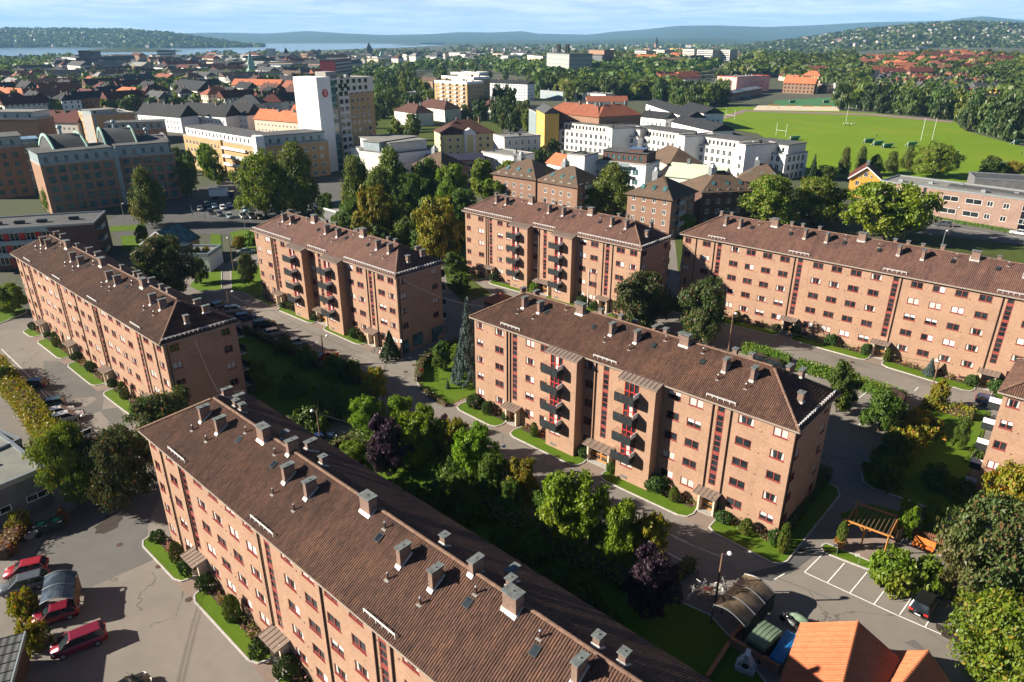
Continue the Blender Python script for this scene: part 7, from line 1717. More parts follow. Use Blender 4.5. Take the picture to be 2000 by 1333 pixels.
# near-left second row
mid('white_brown_block', 'white and brown flat-roofed block at the left edge', 'apartment building', (-30,232),(70,232), 15, 14, 'brick_brown', 'felt_light', 0, pent=(.1,.95,.4,.5,3.0,'panel_teal',6.0))
mid('tan_block', 'small tan block with a grey-panelled side behind the vaults', 'apartment building', (152,216),(178,225), 15, 20, 'brick_tan', 'felt_light', 4, 2, 3.2, 1.5, 1.6, 2.6)
mid('tan_block', 'grey-panelled flank of the tan block', 'apartment building', (180,225),(262,218), 15, 12, 'concrete', 'felt_light', 0, pent=(0,.6,1,1,1.8,'panel_teal',9))
mid('maroon_roof_row', 'long row with a dark red roof and white chimneys', 'row houses', (68,238),(150,240), 9, 12, 'offwhite', 'tile_red', 2, 2, 3, 1.1, 1.3, 3, 'f', 'gable', 5.5, chim=4)
for i,(fl,fr,lab) in enumerate((((268,222),(352,229),'black slate row with white chimneys, left part'),((352,222),(440,228),'black slate row with white chimneys, middle part'),((430,222),(482,226),'black slate row with white chimneys, right part'))):
    mid('slate_row', lab, 'row houses', fl, fr, 9, 12, 'render', 'slate', 2, 2, 3, 1.1, 1.3, 3, 'f', 'gable', 6, chim=5)
mid('office_row', 'flat-roofed office strip with white bands in front of the black slate row', 'office block', (205,255),(318,250), 12, 12, 'brick_rust', 'felt', 3, 2, 3.2, 1.6, 1.6, 2.6, pent=(0,1,1,.5,2.8,'panel_teal',3))
mid('orange_row', 'orange-roofed row with many chimneys left of the white tower', 'row houses', (496,232),(620,243), 8, 11, 'cream', 'tile_orange', 2, 1.5, 3, 1.1, 1.3, 3, 'f', 'gable', 5, chim=8)
mid('orange_row', 'short orange-roofed row nearer the white tower', 'row houses', (566,224),(612,226), 9, 11, 'cream', 'tile_orange', 2, 1.5, 3, 1.1, 1.3, 3, 'f', 'gable', 5, chim=3)
mid('yellow_tower_house', 'pale yellow house with a square tower', 'mansion', (405,204),(455,206), 13, 14, 'yellow', 'slate_grey', 3, 2, 3.3, 1.2, 1.6, 3.2, 'fl', 'flat')
mid('mansard_house', 'long tan house with a grey mansard roof and dormers', 'mansion', (455,203),(508,203), 10, 14, 'cream', 'slate_grey', 2, 2, 3.3, 1.2, 1.6, 3.0, 'f', 'hip', 5)
mid('red_roof_mansion', 'pale house with a dark red roof right of the mansard house', 'mansion', (506,200),(550,200), 10, 14, 'offwhite', 'tile_red', 2, 2, 3.3, 1.2, 1.6, 3.0, 'f', 'hip', 5, chim=2)
mid('orange_long_row', 'long orange-roofed row with white gables behind the mansions', 'row houses', (452,166),(545,168), 9, 12, 'offwhite', 'tile_orange', 2, 2, 3, 1.1, 1.3, 3, 'f', 'gable', 5)
mid('slate_tower_house', 'dark slate-roofed hall with a white lantern', 'hall', (335,172),(385,178), 9, 18, 'offwhite', 'slate', 2, 2, 3, 1.1, 1.3, 3, 'f', 'gable', 7)
mid('orange_gable_house', 'orange-roofed gabled house in the middle of the left town', 'house', (212,186),(262,190), 8, 16, 'cream', 'tile_orange', 2, 2, 3, 1.1, 1.3, 3, 'f', 'hip', 6)
mid('orange_gable_house', 'long orange roof at the left edge of the town', 'row houses', (-20,184),(58,190), 8, 14, 'cream', 'tile_orange', 2, 2, 3, 1.1, 1.3, 3, 'f', 'gable', 5, chim=3)
mid('brown_low_house', 'low brown house among trees left of the tan high-rise', 'house', (812,156),(845,159), 7, 14, 'brick_rust', 'tile_brown', 2, 1, 3, 1.2, 1.2, 3, 'f', 'gable', 3)
mid('flat_villa', 'white flat-roofed villa among trees left of the mansion', 'house', (776,182),(822,180), 8, 14, 'offwhite', 'felt_light', 2, 1, 3, 1.4, 1.4, 3, 'f')
for i,(fl,fr,lab) in enumerate((((770,216),(812,222),'red-brown hipped house with white chimneys behind the yellow mansion, left one'),((812,207),(868,214),'red-brown hipped house with white chimneys behind the yellow mansion, middle one'),((918,206),(960,210),'red-brown hipped house below the tan high-rise'))):
    mid('villa', lab, 'house', fl, fr, 8, 13, 'offwhite', 'tile_maroon', 2, 1, 3, 1.2, 1.3, 3, 'f', 'hip', 4.5, chim=3)
# landmarks far off
def box_far(nm, lab, cat, fl, fr, h, depth, wallm, roofm='felt', rows=0, bandm='glass', side=None, group='far landmarks'):
    A, B = G(*fl, h), G(*fr, h); d = Vector((B.x-A.x,B.y-A.y,0)); L = d.length; hd = math.atan2(d.y,d.x); r = thing(nm, lab, cat, (A.x,A.y,gz(A.x,A.y)), hd, group)
    m = MB(); m.box(0,0,-3,L,depth,h); build('wall', m, M[wallm], r); m = MB(); m.box(-.3,-.3,h,L+.3,depth+.3,h+.8); build('roof', m, M[roofm], r)
    for k in range(rows): z = 1.5+(h-2)*k/rows; m = MB(); m.box(.8,-.12,z,L-.8,-.02,z+(h-2)/rows*.5); m.box(L+.02,.8,z,L+.12,depth-.8,z+(h-2)/rows*.5); build('window_band', m, M[bandm], r)
    if side: m = MB(); m.box(L,-.2,-3,L+.25,depth+.2,h+.2); build('side_wall', m, M[side], r)
    return r, L
M['dark_red'] = flat('dark red cladding', (.20,.02,.03), .6); M['blue_clad'] = flat('blue cladding', (.03,.12,.34), .6); M['grey_green'] = flat('grey green cladding', (.24,.27,.25), .8)
box_far('red_blue_tower','dark red tower with a blue edge behind the white tower','tower',(654,118),(686,115),26,18,'dark_red','felt',6,'panel_teal')
r_, L_ = box_far('blue_tower_edge','blue end of the dark red tower','tower',(648,119),(654,119),25,18,'blue_clad')
r_, L_ = box_far('science_block','grey-green laboratory block with twin black flues','laboratory',(1068,104),(1112,108),27,30,'grey_green','felt',5,'concrete')
for x in (.25,.32,.62,.7): m = MB(); m.tube((L_*x,8,27),(L_*x,8,38),1.6,n=8); build('flue', m, M['metal_dark'], r_)
box_far('science_block','long window-banded laboratory wing','laboratory',(1113,108),(1176,108),18,20,'concrete','felt',4,'panel_teal')
r_, L_ = box_far('brick_chimney','tall tan brick chimney by the laboratories','chimney',(1161,96),(1166,96),24,5,'brick_tan')
box_far('tan_far_block','tan and white block left of the laboratories','apartment building',(1030,108),(1060,108),18,16,'offwhite','felt',6,'brick_tan')
box_far('tan_far_block','orange-tan block behind the brick chimney','apartment building',(1150,98),(1180,101),22,16,'brick_rust','felt',0)
for i,(x0,x1,y,lab) in enumerate(((1240,1262,100,'white high block on the wooded rise, first from the left'),(1276,1298,98,'white high block on the wooded rise, second from the left'),(1334,1356,97,'cream high block right of the yellow house, first of three'),(1362,1392,98,'cream high block right of the yellow house, second of three'),(1394,1426,98,'cream high block right of the yellow house, third of three'))):
    box_far('white_high_block', lab, 'high-rise', (x0,y),(x1,y+1), 20 if i > 1 else 16, 18, 'offwhite', 'felt_light', 7, 'glass', 'concrete')
box_far('ochre_house','bright yellow house on the wooded rise','house',(1309,95),(1334,96),12,14,'ochre','tile_orange')
for i,(x0,x1,y,lab,sd) in enumerate(((1578,1609,77,'black banded office tower, left of three','metal_dark'),(1676,1716,76,'black banded office tower with a brick end, middle of three','brick_rust'),(1776,1810,76,'black banded office tower with a brick end, right of three','brick_rust'))):
    box_far('dark_office', lab, 'office block', (x0,y),(x1,y+1), 26, 26, 'concrete', 'metal_dark', 9, 'metal_dark', sd)
box_far('white_office','white office slab beside the middle black tower','office block',(1644,84),(1672,84),18,14,'render','felt_light',0,side='panel_teal')
box_far('school_row','long blue-grey row with a dark roof in the wood','row houses',(1440,120),(1530,121),9,14,'panel_teal','slate',2,'white')
box_far('school_row','grey roofed hall left of the long blue-grey row','hall',(1396,120),(1440,120),7,14,'concrete','zinc',0)
box_far('waterfront_block','black waterfront tower, left of a leaning pair','tower',(152,100),(161,100),32,20,'metal_dark'); box_far('waterfront_block','black waterfront tower, right of a leaning pair','tower',(174,101),(184,101),28,20,'metal_dark')
box_far('waterfront_block','dark blue waterfront block below the tower pair','office block',(148,114),(170,114),22,30,'darkblue','felt',4,'metal_dark'); box_far('waterfront_block','dark harbour block at the water edge','office block',(306,99),(332,99),22,30,'metal_dark','felt',3,'panel_teal'); box_far('waterfront_block','white harbour buildings below the tower pair','office block',(120,112),(147,114),16,30,'render','felt',3)
box_far('waterfront_block','grey round-cornered harbour tower','tower',(519,96),(533,96),24,20,'concrete','felt',4,'panel_teal'); box_far('city_block','blocky city towers right of the steeple, nearest','tower',(611,100),(622,100),20,16,'concrete_dark','felt',3,'metal_dark'); box_far('city_block','blocky city towers right of the steeple, larger','office block',(620,108),(636,108),18,24,'concrete_dark','felt',4,'metal_dark')
box_far('long_city_block','long pale office row left of the green steeple','office block',(430,122),(570,123),14,18,'cream','slate_grey',4,'glass'); box_far('long_city_block','white stepped office block behind the green steeple','office block',(508,128),(548,129),12,20,'render','panel_teal',3)
def steeple(p, top, lab, body, spire, w):
    P = G(*p); H_ = rise(p[0], top, P); r = thing('church', lab, 'church', P, .4, 'church steeples'); m = MB(); m.box(-w/2,-w/2,-3,w/2,w/2,H_*.5); build('tower', m, M[body], r); m = MB(); m.add([(-w*.55,-w*.55,H_*.5),(w*.55,-w*.55,H_*.5),(w*.55,w*.55,H_*.5),(-w*.55,w*.55,H_*.5),(0,0,H_)],[(0,1,4),(1,2,4),(2,3,4),(3,0,4)]); build('spire', m, M[spire], r)
    m = MB(); m.box(-w*.7,w*.5,-3,w*.7,w*4,H_*.22); m.add([(-w*.75,w*.5,H_*.22),(w*.75,w*.5,H_*.22),(0,w*.5,H_*.36),(-w*.75,w*4,H_*.22),(w*.75,w*4,H_*.22),(0,w*4,H_*.36)],[(0,2,5,3),(1,4,5,2),(0,1,2),(3,5,4)]); build('nave', m, M[spire], r)
steeple((494,152),98,'church with a slender green copper steeple','copper','copper',8); steeple((561,122),93,'church with a dark brick steeple near the water','brick_dark','slate',14); steeple((722,112),83,'thin black steeple against the fjord','slate','slate',16); steeple((746,118),99,'small green steeple right of the thin black one','copper','copper',10); steeple((1281,98),72,'brick church with a pointed steeple on the wooded rise','brick_brown','slate',14); steeple((44,122),104,'pale square tower in the trees at the far left','offwhite','offwhite',14)

# playing field furniture and people
def goalposts(a, b, top, lab, mat='white', rr=.06):
    A, B = G(*a), G(*b); r = thing('goal_posts', lab, 'goal posts', A, 0, 'tall posts on the playing field'); d = B-A; h = rise(a[0], top, A)
    for q in (Vector(), d): m = MB(); m.tube(q, q+Vector((0,0,h)), rr, n=6); build('post', m, M[mat], r)
    m = MB(); m.beam(Vector((0,0,3)), d+Vector((0,0,3)), .07); build('crossbar', m, M[mat], r)
for a,b,t,l in (((1417,233),(1434,236),212,'tall white posts at the left end of the field'),((1515,265),(1534,268),239,'tall white posts nearest the white long block'),((1651,245),(1666,245),205,'tall white posts in the middle of the field'),((1798,276),(1820,275),231,'tall white posts at the right of the field')): goalposts(a,b,t,l)
M['net'] = flat('green net', (.08,.36,.22), .8)
def goal(p, lab, w=6.5, mat='net'):
    c = G(*p); r = thing('football_goal', lab, 'football goal', c, .35, 'football goals'); m = MB()
    for x in (-w/2,w/2): m.tube((x,0,0),(x,0,2.3),.08,n=6); m.beam((x,0,2.3),(x,1.8,0),.06)
    m.tube((-w/2,0,2.3),(w/2,0,2.3),.08,n=6); build('frame', m, M['white'], r); m = MB()
    for i in range(14): x = -w/2+w*i/13; m.beam((x,.1,2.25),(x,1.8,.05),.05)
    for i in range(6): m.beam((-w/2,.1+1.7*i/5,2.25-2.2*i/5),(w/2,.1+1.7*i/5,2.25-2.2*i/5),.05)
    m.quad((-w/2,.16,2.2),(w/2,.16,2.2),(w/2,1.86,0),(-w/2,1.86,0)); build('net', m, M[mat], r)
for p,l in (((1553,275),'faint green goal nearest the white long block'),((1698,280),'white-fronted green goal left of a cluster'),((1716,285),'small green goal in the middle of a cluster'),((1735,290),'green goal at the right of the cluster'),((1782,287),'wide green goal left of the round maple'),((1862,306),'slanting green goal right of the round maple'),((1960,328),'green goal behind the autumn-tinted tree'),((1988,283),'green goal at the right edge of the field'),((1548,202),'white goal at the left end of the turf pitch'),((1614,202),'green goal at the right end of the turf pitch')): goal(p,l)
def person_mesh():
    m = MB(); m.tube((-.1,0,0),(-.09,0,.85),.07,.10,8); m.tube((.14,.1,0),(.09,0,.85),.07,.10,8); m.tube((0,0,.82),(0,0,1.42),.16,.20,8,1); m.tube((-.2,0,1.40),(-.32,.05,.85),.06,.045,6,1); m.tube((.2,0,1.40),(.32,.08,.88),.06,.045,6,1); m.tube((0,0,1.42),(0,0,1.52),.07,.06,6,2); m.blob((0,0,1.64),.10,.115,.135,8,6,2)
    return m.mesh('person', [M['metal_dark'], M['white'], M['cream']], True)
PERS = person_mesh()
for i,(x,y,s) in enumerate(((1647,246,0),(1651,247,1),(1655,245,0),(1659,248,1),(1662,246,0),(1668,245,0),(1712,268,1),(1995,302,1),(1829,432,1),(1500,212,0),(1520,213,1),(1560,212,0))):
    c = G(x,y); o = put('person', PERS, None, c, i*1.1, label=('person in a white shirt' if not s else 'person in a dark top')+[' left in the group at the middle posts',' second in the group at the middle posts',' in the middle of the group at the middle posts',' fourth in the group at the middle posts',' fifth in the group at the middle posts',' at the right end of the group by the middle posts',' alone behind the green goals',' alone at the right side of the field',' on the pavement before the long low building',' at the left of the sand court',' in the middle of the sand court',' at the right of the sand court'][i], cat='person', group='people at the playing field')
    if s: recolor(o, M['metal_dark'], 1)
for i,(a,b) in enumerate((((1500,208),(1522,208)),((1535,209),(1556,209)),((1566,210),(1590,210)),((1600,210),(1624,210)))):
    A, B = G(*a), G(*b); r = thing('barrier', 'yellow barrier along the sand court, '+('first','second','third','fourth')[i]+' from the left', 'barrier', A, 0, 'yellow barriers'); d = B-A
    m = MB(); m.beam(Vector((0,0,1.0)), d+Vector((0,0,1.0)), .1, .9); build('panel', m, M['ochre'], r)
# site fence round the car lot
def lot_fence(pp, lab):
    P = [G(*p) for p in pp]; r = thing('mesh_fence', lab, 'fence', P[0], 0)
    for a,b in zip(P[:-1],P[1:]):
        d = b-a; n = max(1,int(d.length/2.5))
        for i in range(n+1): q = a.lerp(b,i/n)-P[0]; m = MB(); m.beam(q, q+Vector((0,0,2.0)), .07); build('post', m, M['steel'], r)
        for z in (.3,.75,1.2,1.6,2.0): m = MB(); m.beam(a-P[0]+Vector((0,0,z)), b-P[0]+Vector((0,0,z)), .035); build('rail', m, M['steel'], r)
lot_fence([(374,412),(377,424),(400,428),(440,433),(468,434),(500,434)], 'steel mesh fence around the corner car lot')
# ------------------------------------------------------------------ town houses, woods, hills, fjord, air
def inpoly(x, y, poly):
    c = False; n = len(poly)
    for i in range(n):
        (x1,y1),(x2,y2) = poly[i], poly[(i+1)%n]
        if (y1 > y) != (y2 > y) and x < (x2-x1)*(y-y1)/(y2-y1)+x1: c = not c
    return c
OCC = []                                                               # footprints already taken, so that nothing is set inside a building
for o in list(COL.objects):
    if o.parent is None and o.get('category') in ('office block','apartment building','tower','mansion','house','high-rise','row houses','school building','hall','club house','stair tower','low building','laboratory','shed','garage'):
        for ch in o.children:
            if ch.name.startswith('wall') and ch.data:
                xs = [v.co.x for v in ch.data.vertices]; ys = [v.co.y for v in ch.data.vertices]
                if xs: OCC.append((Matrix.Translation(o.location) @ Matrix.Rotation(o.rotation_euler[2],4,'Z'), min(xs)-2.5, min(ys)-2.5, max(xs)+2.5, max(ys)+2.5))
                break
OCC = [(m.inverted(),a,b,c,d) for m,a,b,c,d in OCC]
def free(P, pad=0):
    for (mi,a,b,c,d) in OCC:
        q = mi @ Vector((P.x,P.y,0))
        if a-pad < q.x < c+pad and b-pad < q.y < d+pad: return False
    return True
def scatter(poly, n, gap, seed, tries=60, pad=0, bias=1.0):
    """points on the ground inside a photo-space outline, spread in world space"""
    r = random.Random(seed); x0, x1 = min(p[0] for p in poly), max(p[0] for p in poly); y0, y1 = min(p[1] for p in poly), max(p[1] for p in poly); out = []
    for _ in range(n*tries):
        if len(out) >= n: break
        x = r.uniform(x0,x1); y = y0+(y1-y0)*r.random()**bias
        if not inpoly(x,y,poly): continue
        P = G(x,y); g = gap*max(1, P.y/900)
        if any((P.x-q.x)**2+(P.y-q.y)**2 < g*g for q in out): continue
        if not free(P, pad): continue
        out.append(P)
    return out
def house_proto(L, W, h, rise_, hip, wins, st):
    w = MB(); w.box(0-L/2,-W/2,-3,L/2,W/2,h)
    if not hip:
        for x in (-L/2,L/2): w.add([(x,-W/2,h),(x,W/2,h),(x,0,h+rise_)],[(0,1,2)])
    rf = MB(); e = .5; k = rise_/(W/2); ins = W/2 if hip else -e; z = h-k*e; t = .25
    top = [(-L/2-e,-W/2-e,z+t),(L/2+e,-W/2-e,z+t),(L/2+e,W/2+e,z+t),(-L/2-e,W/2+e,z+t),(-L/2+ins,0,h+rise_+t),(L/2-ins,0,h+rise_+t)]
    rf.add(top,[(0,1,5,4),(2,3,4,5),(1,2,5),(3,0,4)]); rf.add([(p[0],p[1],z) for p in top[:4]],[(3,2,1,0)])
    for i in range(4): a,b = top[i],top[(i+1)%4]; rf.quad((a[0],a[1],z),(b[0],b[1],z),b,a)
    ch = MB()
    for x in (-L*.25, L*.28): ch.box(x-.5,-.4,h+rise_-1.2,x+.5,.4,h+rise_+1.3)
    wn = []
    for k_ in range(st):
        m = MB(); n = int(L/3); zz_ = 1.0+k_*2.9
        for i in range(n):
            x = -L/2+(i+.5)*L/n
            for s in (-1,1): m.box(x-.55,s*(W/2+.02)-.04,zz_,x+.55,s*(W/2+.02)+.04,zz_+1.35)
        n = int(W/3.2)
        for i in range(n):
            y = -W/2+(i+.5)*W/n
            for s in (-1,1): m.box(s*(L/2+.02)-.04,y-.5,zz_,s*(L/2+.02)+.04,y+.5,zz_+1.35)
        wn.append(m.mesh('window_row', M['glass']))
    return dict(wall=w.mesh('wall', M['offwhite']), roof=rf.mesh('roof', M['slate']), ch=ch.mesh('chimney', M['brick_chim']), win=wn)
HP = {'row':house_proto(26,11,8.5,4.5,False,1,3),'town':house_proto(18,12,9,4,True,1,3),'villa':house_proto(11,9,5.5,3.6,False,1,2),'small':house_proto(9,7.5,4.8,3.4,False,1,2),'long':house_proto(38,12,10,3.5,False,1,3),'flatish':house_proto(30,14,11,.6,True,1,3)}
def house(P, typ, wall, roof, hd, label, group, cat='house', sc=1.0):
    T = HP[typ]; r = thing('town_house' if typ != 'villa' else 'villa', label, cat, P, hd, group); r.scale = (sc,sc,sc)
    o = put('wall', T['wall'], r); recolor(o, M[wall]); o = put('roof', T['roof'], r); recolor(o, M[roof]); put('chimney', T['ch'], r)
    for w in T['win']: put('window_row', w, r, kind='stuff')
    OCC.append(((Matrix.Translation(P) @ Matrix.Rotation(hd,4,'Z')).inverted(), -9,-6,9,6))
RN = {'slate':'slate-roofed','tile_red':'dark red roofed','tile_rust':'rust-orange roofed','tile_maroon':'maroon-roofed','tile_orange':'orange-roofed','slate_grey':'grey-roofed','tile_brown':'brown-roofed','felt_light':'flat-roofed'}
WN = {'offwhite':'off-white','cream':'cream','render':'white','yellow':'pale yellow','brick_rust':'brick','pink':'pink','ochre':'ochre','redbright':'red','yellow_wood':'yellow'}
def where_px(P):
    f = P.y*CP-(P.z-CAMH)*SP; return PCX+FPX*P.x/f
SPOT = ((90,'at the far left'),(200,'above the vaulted offices'),(330,'above the black slate rows'),(480,'above the tan courtyard block'),(620,'just left of the white tower'),(760,'right of the white tower'),(940,'behind the tan high-rise'),(1120,'left of the laboratories'),(1300,'below the brick church'),(1450,'around the cream high blocks'),(1600,'near the pink school'),(1700,'above the turf pitch'),(1800,'above the middle of the field'),(1900,'above the right of the field'),(9999,'at the far right'))
def spot(P): x = where_px(P); return next(n for q,n in SPOT if x < q)
def fit(a, b): return a+', '+b if len((a+' '+b).replace('-',' ').split()) <= 16 else a
def town(poly, n, gap, seed, types, walls, roofs, where, dirs=(-.75,.82), jitter=.06, sc=1.0):
    r = random.Random(seed*13+1)
    for P in scatter(poly, n, gap, seed, pad=5):
        w, f = r.choice(walls), r.choice(roofs); house(P, r.choice(types), w, f, r.choice(dirs)+r.uniform(-jitter,jitter), fit('%s %s house %s' % (WN[w], RN[f], where), spot(P)), 'houses '+where, sc=sc*r.uniform(.9,1.15))
town([(-20,232),(-20,192),(330,182),(640,172),(640,240),(500,215),(270,215)], 46, 21, 1, ('row','town','row'), ('offwhite','cream','render','brick_rust','yellow'), ('slate','tile_red','tile_rust','slate_grey','slate','tile_maroon'), 'in the near part of the left-hand town')
town([(-20,192),(-20,148),(640,138),(640,170),(330,182)], 75, 30, 2, ('row','town','long'), ('offwhite','cream','render','render'), ('slate','tile_red','tile_rust','slate_grey','tile_brown','slate','tile_maroon','felt_light'), 'in the middle of the left-hand town')
town([(60,148),(150,122),(640,116),(760,124),(700,140),(300,148)], 70, 44, 3, ('long','town','flatish'), ('offwhite','cream','render','brick_rust'), ('slate','tile_red','slate_grey','felt_light'), 'in the far city before the fjord', sc=1.25)
town([(700,118),(1000,112),(1060,120),(1000,124),(720,126)], 34, 50, 4, ('long','town','flatish'), ('offwhite','render','cream'), ('tile_maroon','slate_grey','felt_light','slate'), 'in the far city beyond the wood', sc=1.3)
town([(1655,150),(1690,120),(1780,112),(1950,116),(1960,142),(1800,156),(1700,158)], 46, 27, 5, ('row','town','row'), ('offwhite','cream','brick_rust'), ('tile_rust','tile_rust','tile_orange','tile_red'), 'in the orange-roofed estate on the right', dirs=(-.15,.1,1.4), sc=.85)
town([(1690,178),(1720,160),(1900,160),(1960,180),(1860,196),(1720,190)], 44, 17, 6, ('villa','small'), ('render','render','render','yellow_wood','redbright'), ('slate','tile_rust','slate_grey','tile_rust'), 'among the small white gables behind the park wood', dirs=(.2,1.5,.9))
town([(1860,205),(1990,200),(2010,225),(1880,225)], 8, 18, 7, ('villa','small'), ('render','offwhite'), ('tile_orange','tile_red','slate_grey'), 'in the gardens at the right edge', dirs=(.4,1.3))
town([(1300,170),(1330,150),(1345,165),(1330,180)], 5, 16, 8, ('row','villa'), ('offwhite','pink'), ('tile_orange','tile_red'), 'left of the pink school', dirs=(-.6,.5))
town([(1500,165),(1560,150),(1620,158),(1560,185)], 9, 18, 9, ('row','villa','town'), ('cream','brick_rust','yellow'), ('tile_red','tile_orange'), 'right of the pink school', dirs=(-.6,.5))
town([(1180,120),(1420,112),(1440,130),(1200,140)], 14, 36, 10, ('town','row'), ('cream','offwhite','yellow'), ('tile_brown','tile_orange','slate_grey'), 'on the wooded rise in the middle', dirs=(-.3,.6))
# woods: single trees where they can be told apart
def small_crown(mat, seed, n=900, cl=90, leaf=.10, shape='round'): return crown_mesh('tree', M[mat], seed, n=n, clusters=cl, leaf=leaf, shape=shape, spread=.12, fill=.2, lobes=6)
M['lf_far'] = leaf_mat('wood leaves', (.055,.100,.012), (.088,.145,.016), (.115,.145,.016)); M['lf_far2'] = leaf_mat('wood leaves dark', (.036,.070,.012), (.060,.098,.016), (.075,.085,.02)); M['lf_far3'] = leaf_mat('wood leaves light', (.105,.150,.012), (.155,.195,.016), (.19,.165,.02))
FC = {m: [small_crown(m, 500+i*7+k, shape='round') for k in range(3)] for i, m in enumerate(('lf_far','lf_far2','lf_far3'))}
NAMES = {'lf_far':'mid green','lf_far2':'dark','lf_far3':'yellowish'}
def wood(poly, n, gap, seed, where, h=(11,17), mix=(5,3,2), wide=.95, pad=0, bias=1.0):
    r = random.Random(seed*31); keys = ['lf_far']*mix[0]+['lf_far2']*mix[1]+['lf_far3']*mix[2]
    for P in scatter(poly, n, gap, seed, pad=pad, bias=bias):
        m = r.choice(keys); H_ = r.uniform(*h); w = H_*wide*r.uniform(.75,1.15)
        put('tree', r.choice(FC[m]), None, P-Vector((0,0,H_*.04)), r.uniform(0,6.28), label=fit('%s tree %s' % (NAMES[m], where), spot(P)), cat='tree', group='trees '+where, scale=(w/2,w/2,H_))
wood([(715,212),(720,185),(760,175),(830,190),(815,205)], 16, 7, 1, 'left of the tan high-rise', (13,20), wide=.75)
wood([(950,240),(955,215),(1000,200),(1000,225),(985,245)], 14, 6, 2, 'beside the tree-lined street', (11,16), (2,6,1))
wood([(1006,262),(1012,230),(1030,225),(1042,262)], 9, 6, 3, 'in the middle of the street', (8,12), (2,0,6), .7)
wood([(1325,216),(1330,196),(1410,190),(1420,208),(1380,214)], 16, 8, 4, 'at the left end of the playing field', (13,18), (4,4,2))
wood([(1640,215),(1645,205),(1700,203),(1712,215),(1690,218)], 10, 8, 5, 'in the clump at the sand court', (16,21), (3,5,1))
wood([(1712,222),(1720,205),(1800,205),(1870,225),(1890,250),(1860,236),(1790,228)], 28, 10, 6, 'along the far edge of the playing field', (13,19), (5,3,2))
wood([(1880,255),(1885,230),(1950,235),(2060,260),(2060,290),(1990,284)], 22, 9, 7, 'in the wood at the right end of the field', (14,22), (3,6,1))
wood([(1720,205),(1730,190),(1990,196),(2040,235),(1900,222)], 12, 14, 8, 'between the park and the white gables', (7,10))
wood([(1640,185),(1600,160),(1640,130),(1690,150),(1690,185),(1660,195)], 14, 14, 9, 'right of the turf pitch', (12,18))
wood([(1960,190),(1900,165),(1960,135),(2060,140),(2060,215)], 12, 14, 10, 'on the slope at the right edge', (13,20))
wood([(1110,200),(1045,190),(1045,176),(1200,178),(1330,190),(1320,208),(1250,200)], 28, 11, 11, 'at the near edge of the middle wood', (13,19), (4,4,2))
wood([(800,175),(760,160),(830,140),(940,140),(1040,160),(1040,175),(940,172)], 18, 18, 12, 'in the wood behind the tan high-rise', (12,18))
wood([(-20,235),(-20,160),(640,150),(640,225),(480,232),(300,225)], 46, 22, 13, 'between the roofs of the left-hand town', (9,15), (3,3,4), pad=2)
wood([(560,185),(580,168),(690,165),(715,190),(640,190)], 14, 10, 14, 'behind the white tower', (12,17), (3,4,2))
wood([(725,232),(735,195),(780,180),(850,190),(855,212),(815,245)], 24, 7, 21, 'around the red-brown hipped houses', (9,15), (3,4,3), pad=1)
wood([(690,290),(700,250),(760,240),(815,250),(815,300)], 9, 6, 22, 'between the modern block and the yellow mansion', (7,11), (3,4,2), pad=1)
wood([(960,262),(965,235),(1000,225),(1005,262)], 9, 6, 23, 'right of the yellow mansion', (8,13), (2,5,1), pad=1)
wood([(870,232),(880,205),(945,200),(960,212),(940,240)], 12, 6, 24, 'at the foot of the tan high-rise', (8,13), (3,3,3), pad=1)
wood([(1040,325),(1060,300),(1090,300),(1090,330)], 4, 5, 25, 'at the corner of the white long block', (5,8), pad=1)
wood([(340,345),(345,330),(360,320),(380,340)], 3, 5, 15, 'in the street beside the tan courtyard block', (7,9))
wood([(395,352),(400,335),(440,345),(430,360)], 3, 5, 16, 'at the foot of the tan courtyard block', (6,8))
# the rest of the woods reads as one mass
def mass(name, polys, n, h, seed, label, mats=('lf_far','lf_far2','lf_far3'), nl=26, gap=9):
    r = np.random.RandomState(seed); V = []; F = []; MI = []; rr = random.Random(seed)
    for poly in polys:
        x0, x1 = min(p[0] for p in poly), max(p[0] for p in poly); y0, y1 = min(p[1] for p in poly), max(p[1] for p in poly); cnt = 0; t = 0
        while cnt < n and t < n*6:
            t += 1; x = rr.uniform(x0,x1); y = rr.uniform(y0,y1)
            if not inpoly(x,y,poly): continue
            P = G(x,y)
            if not free(P,-1): continue
            cnt += 1; H_ = rr.uniform(*h); W_ = H_*rr.uniform(.35,.55)*max(1,P.y/2200); mi = rr.choices((0,1,2),(5,3,1.6))[0]
            d = r.normal(size=(nl,3)); d /= np.linalg.norm(d,axis=1)[:,None]; d[:,2] = np.abs(d[:,2])*.9-.12
            c = np.array([P.x,P.y,P.z+H_*.45])+d*np.array([W_,W_,H_*.5])*r.uniform(.75,1.05,size=(nl,1))
            nn = d+r.normal(size=(nl,3))*.45; nn /= np.linalg.norm(nn,axis=1)[:,None]; u = np.cross(nn, r.normal(size=(nl,3))); u /= np.linalg.norm(u,axis=1)[:,None]; v = np.cross(nn,u); s = W_*r.uniform(.28,.5,size=(nl,1))
            k = len(V)*1; q = np.stack([c-u*s,c-v*s,c+u*s,c+v*s],1).reshape(-1,3); V.extend(q.tolist()); F.extend([(k+4*i,k+4*i+1,k+4*i+2,k+4*i+3) for i in range(nl)]); MI.extend([mi]*nl)
    me = bpy.data.meshes.new(name); me.from_pydata(V, [], F)
    for m_ in mats: me.materials.append(M[m_])
    me.polygons.foreach_set('material_index', MI); put(name, me, kind='stuff', label=label)
mass('woodland', [[(700,172),(730,150),(830,128),(1000,122),(1240,128),(1400,138),(1330,165),(1300,180),(1050,172),(1040,160),(940,140),(830,142),(760,160)]], 900, (11,17), 1, 'broad wood stretching behind the high-rise and the laboratories')
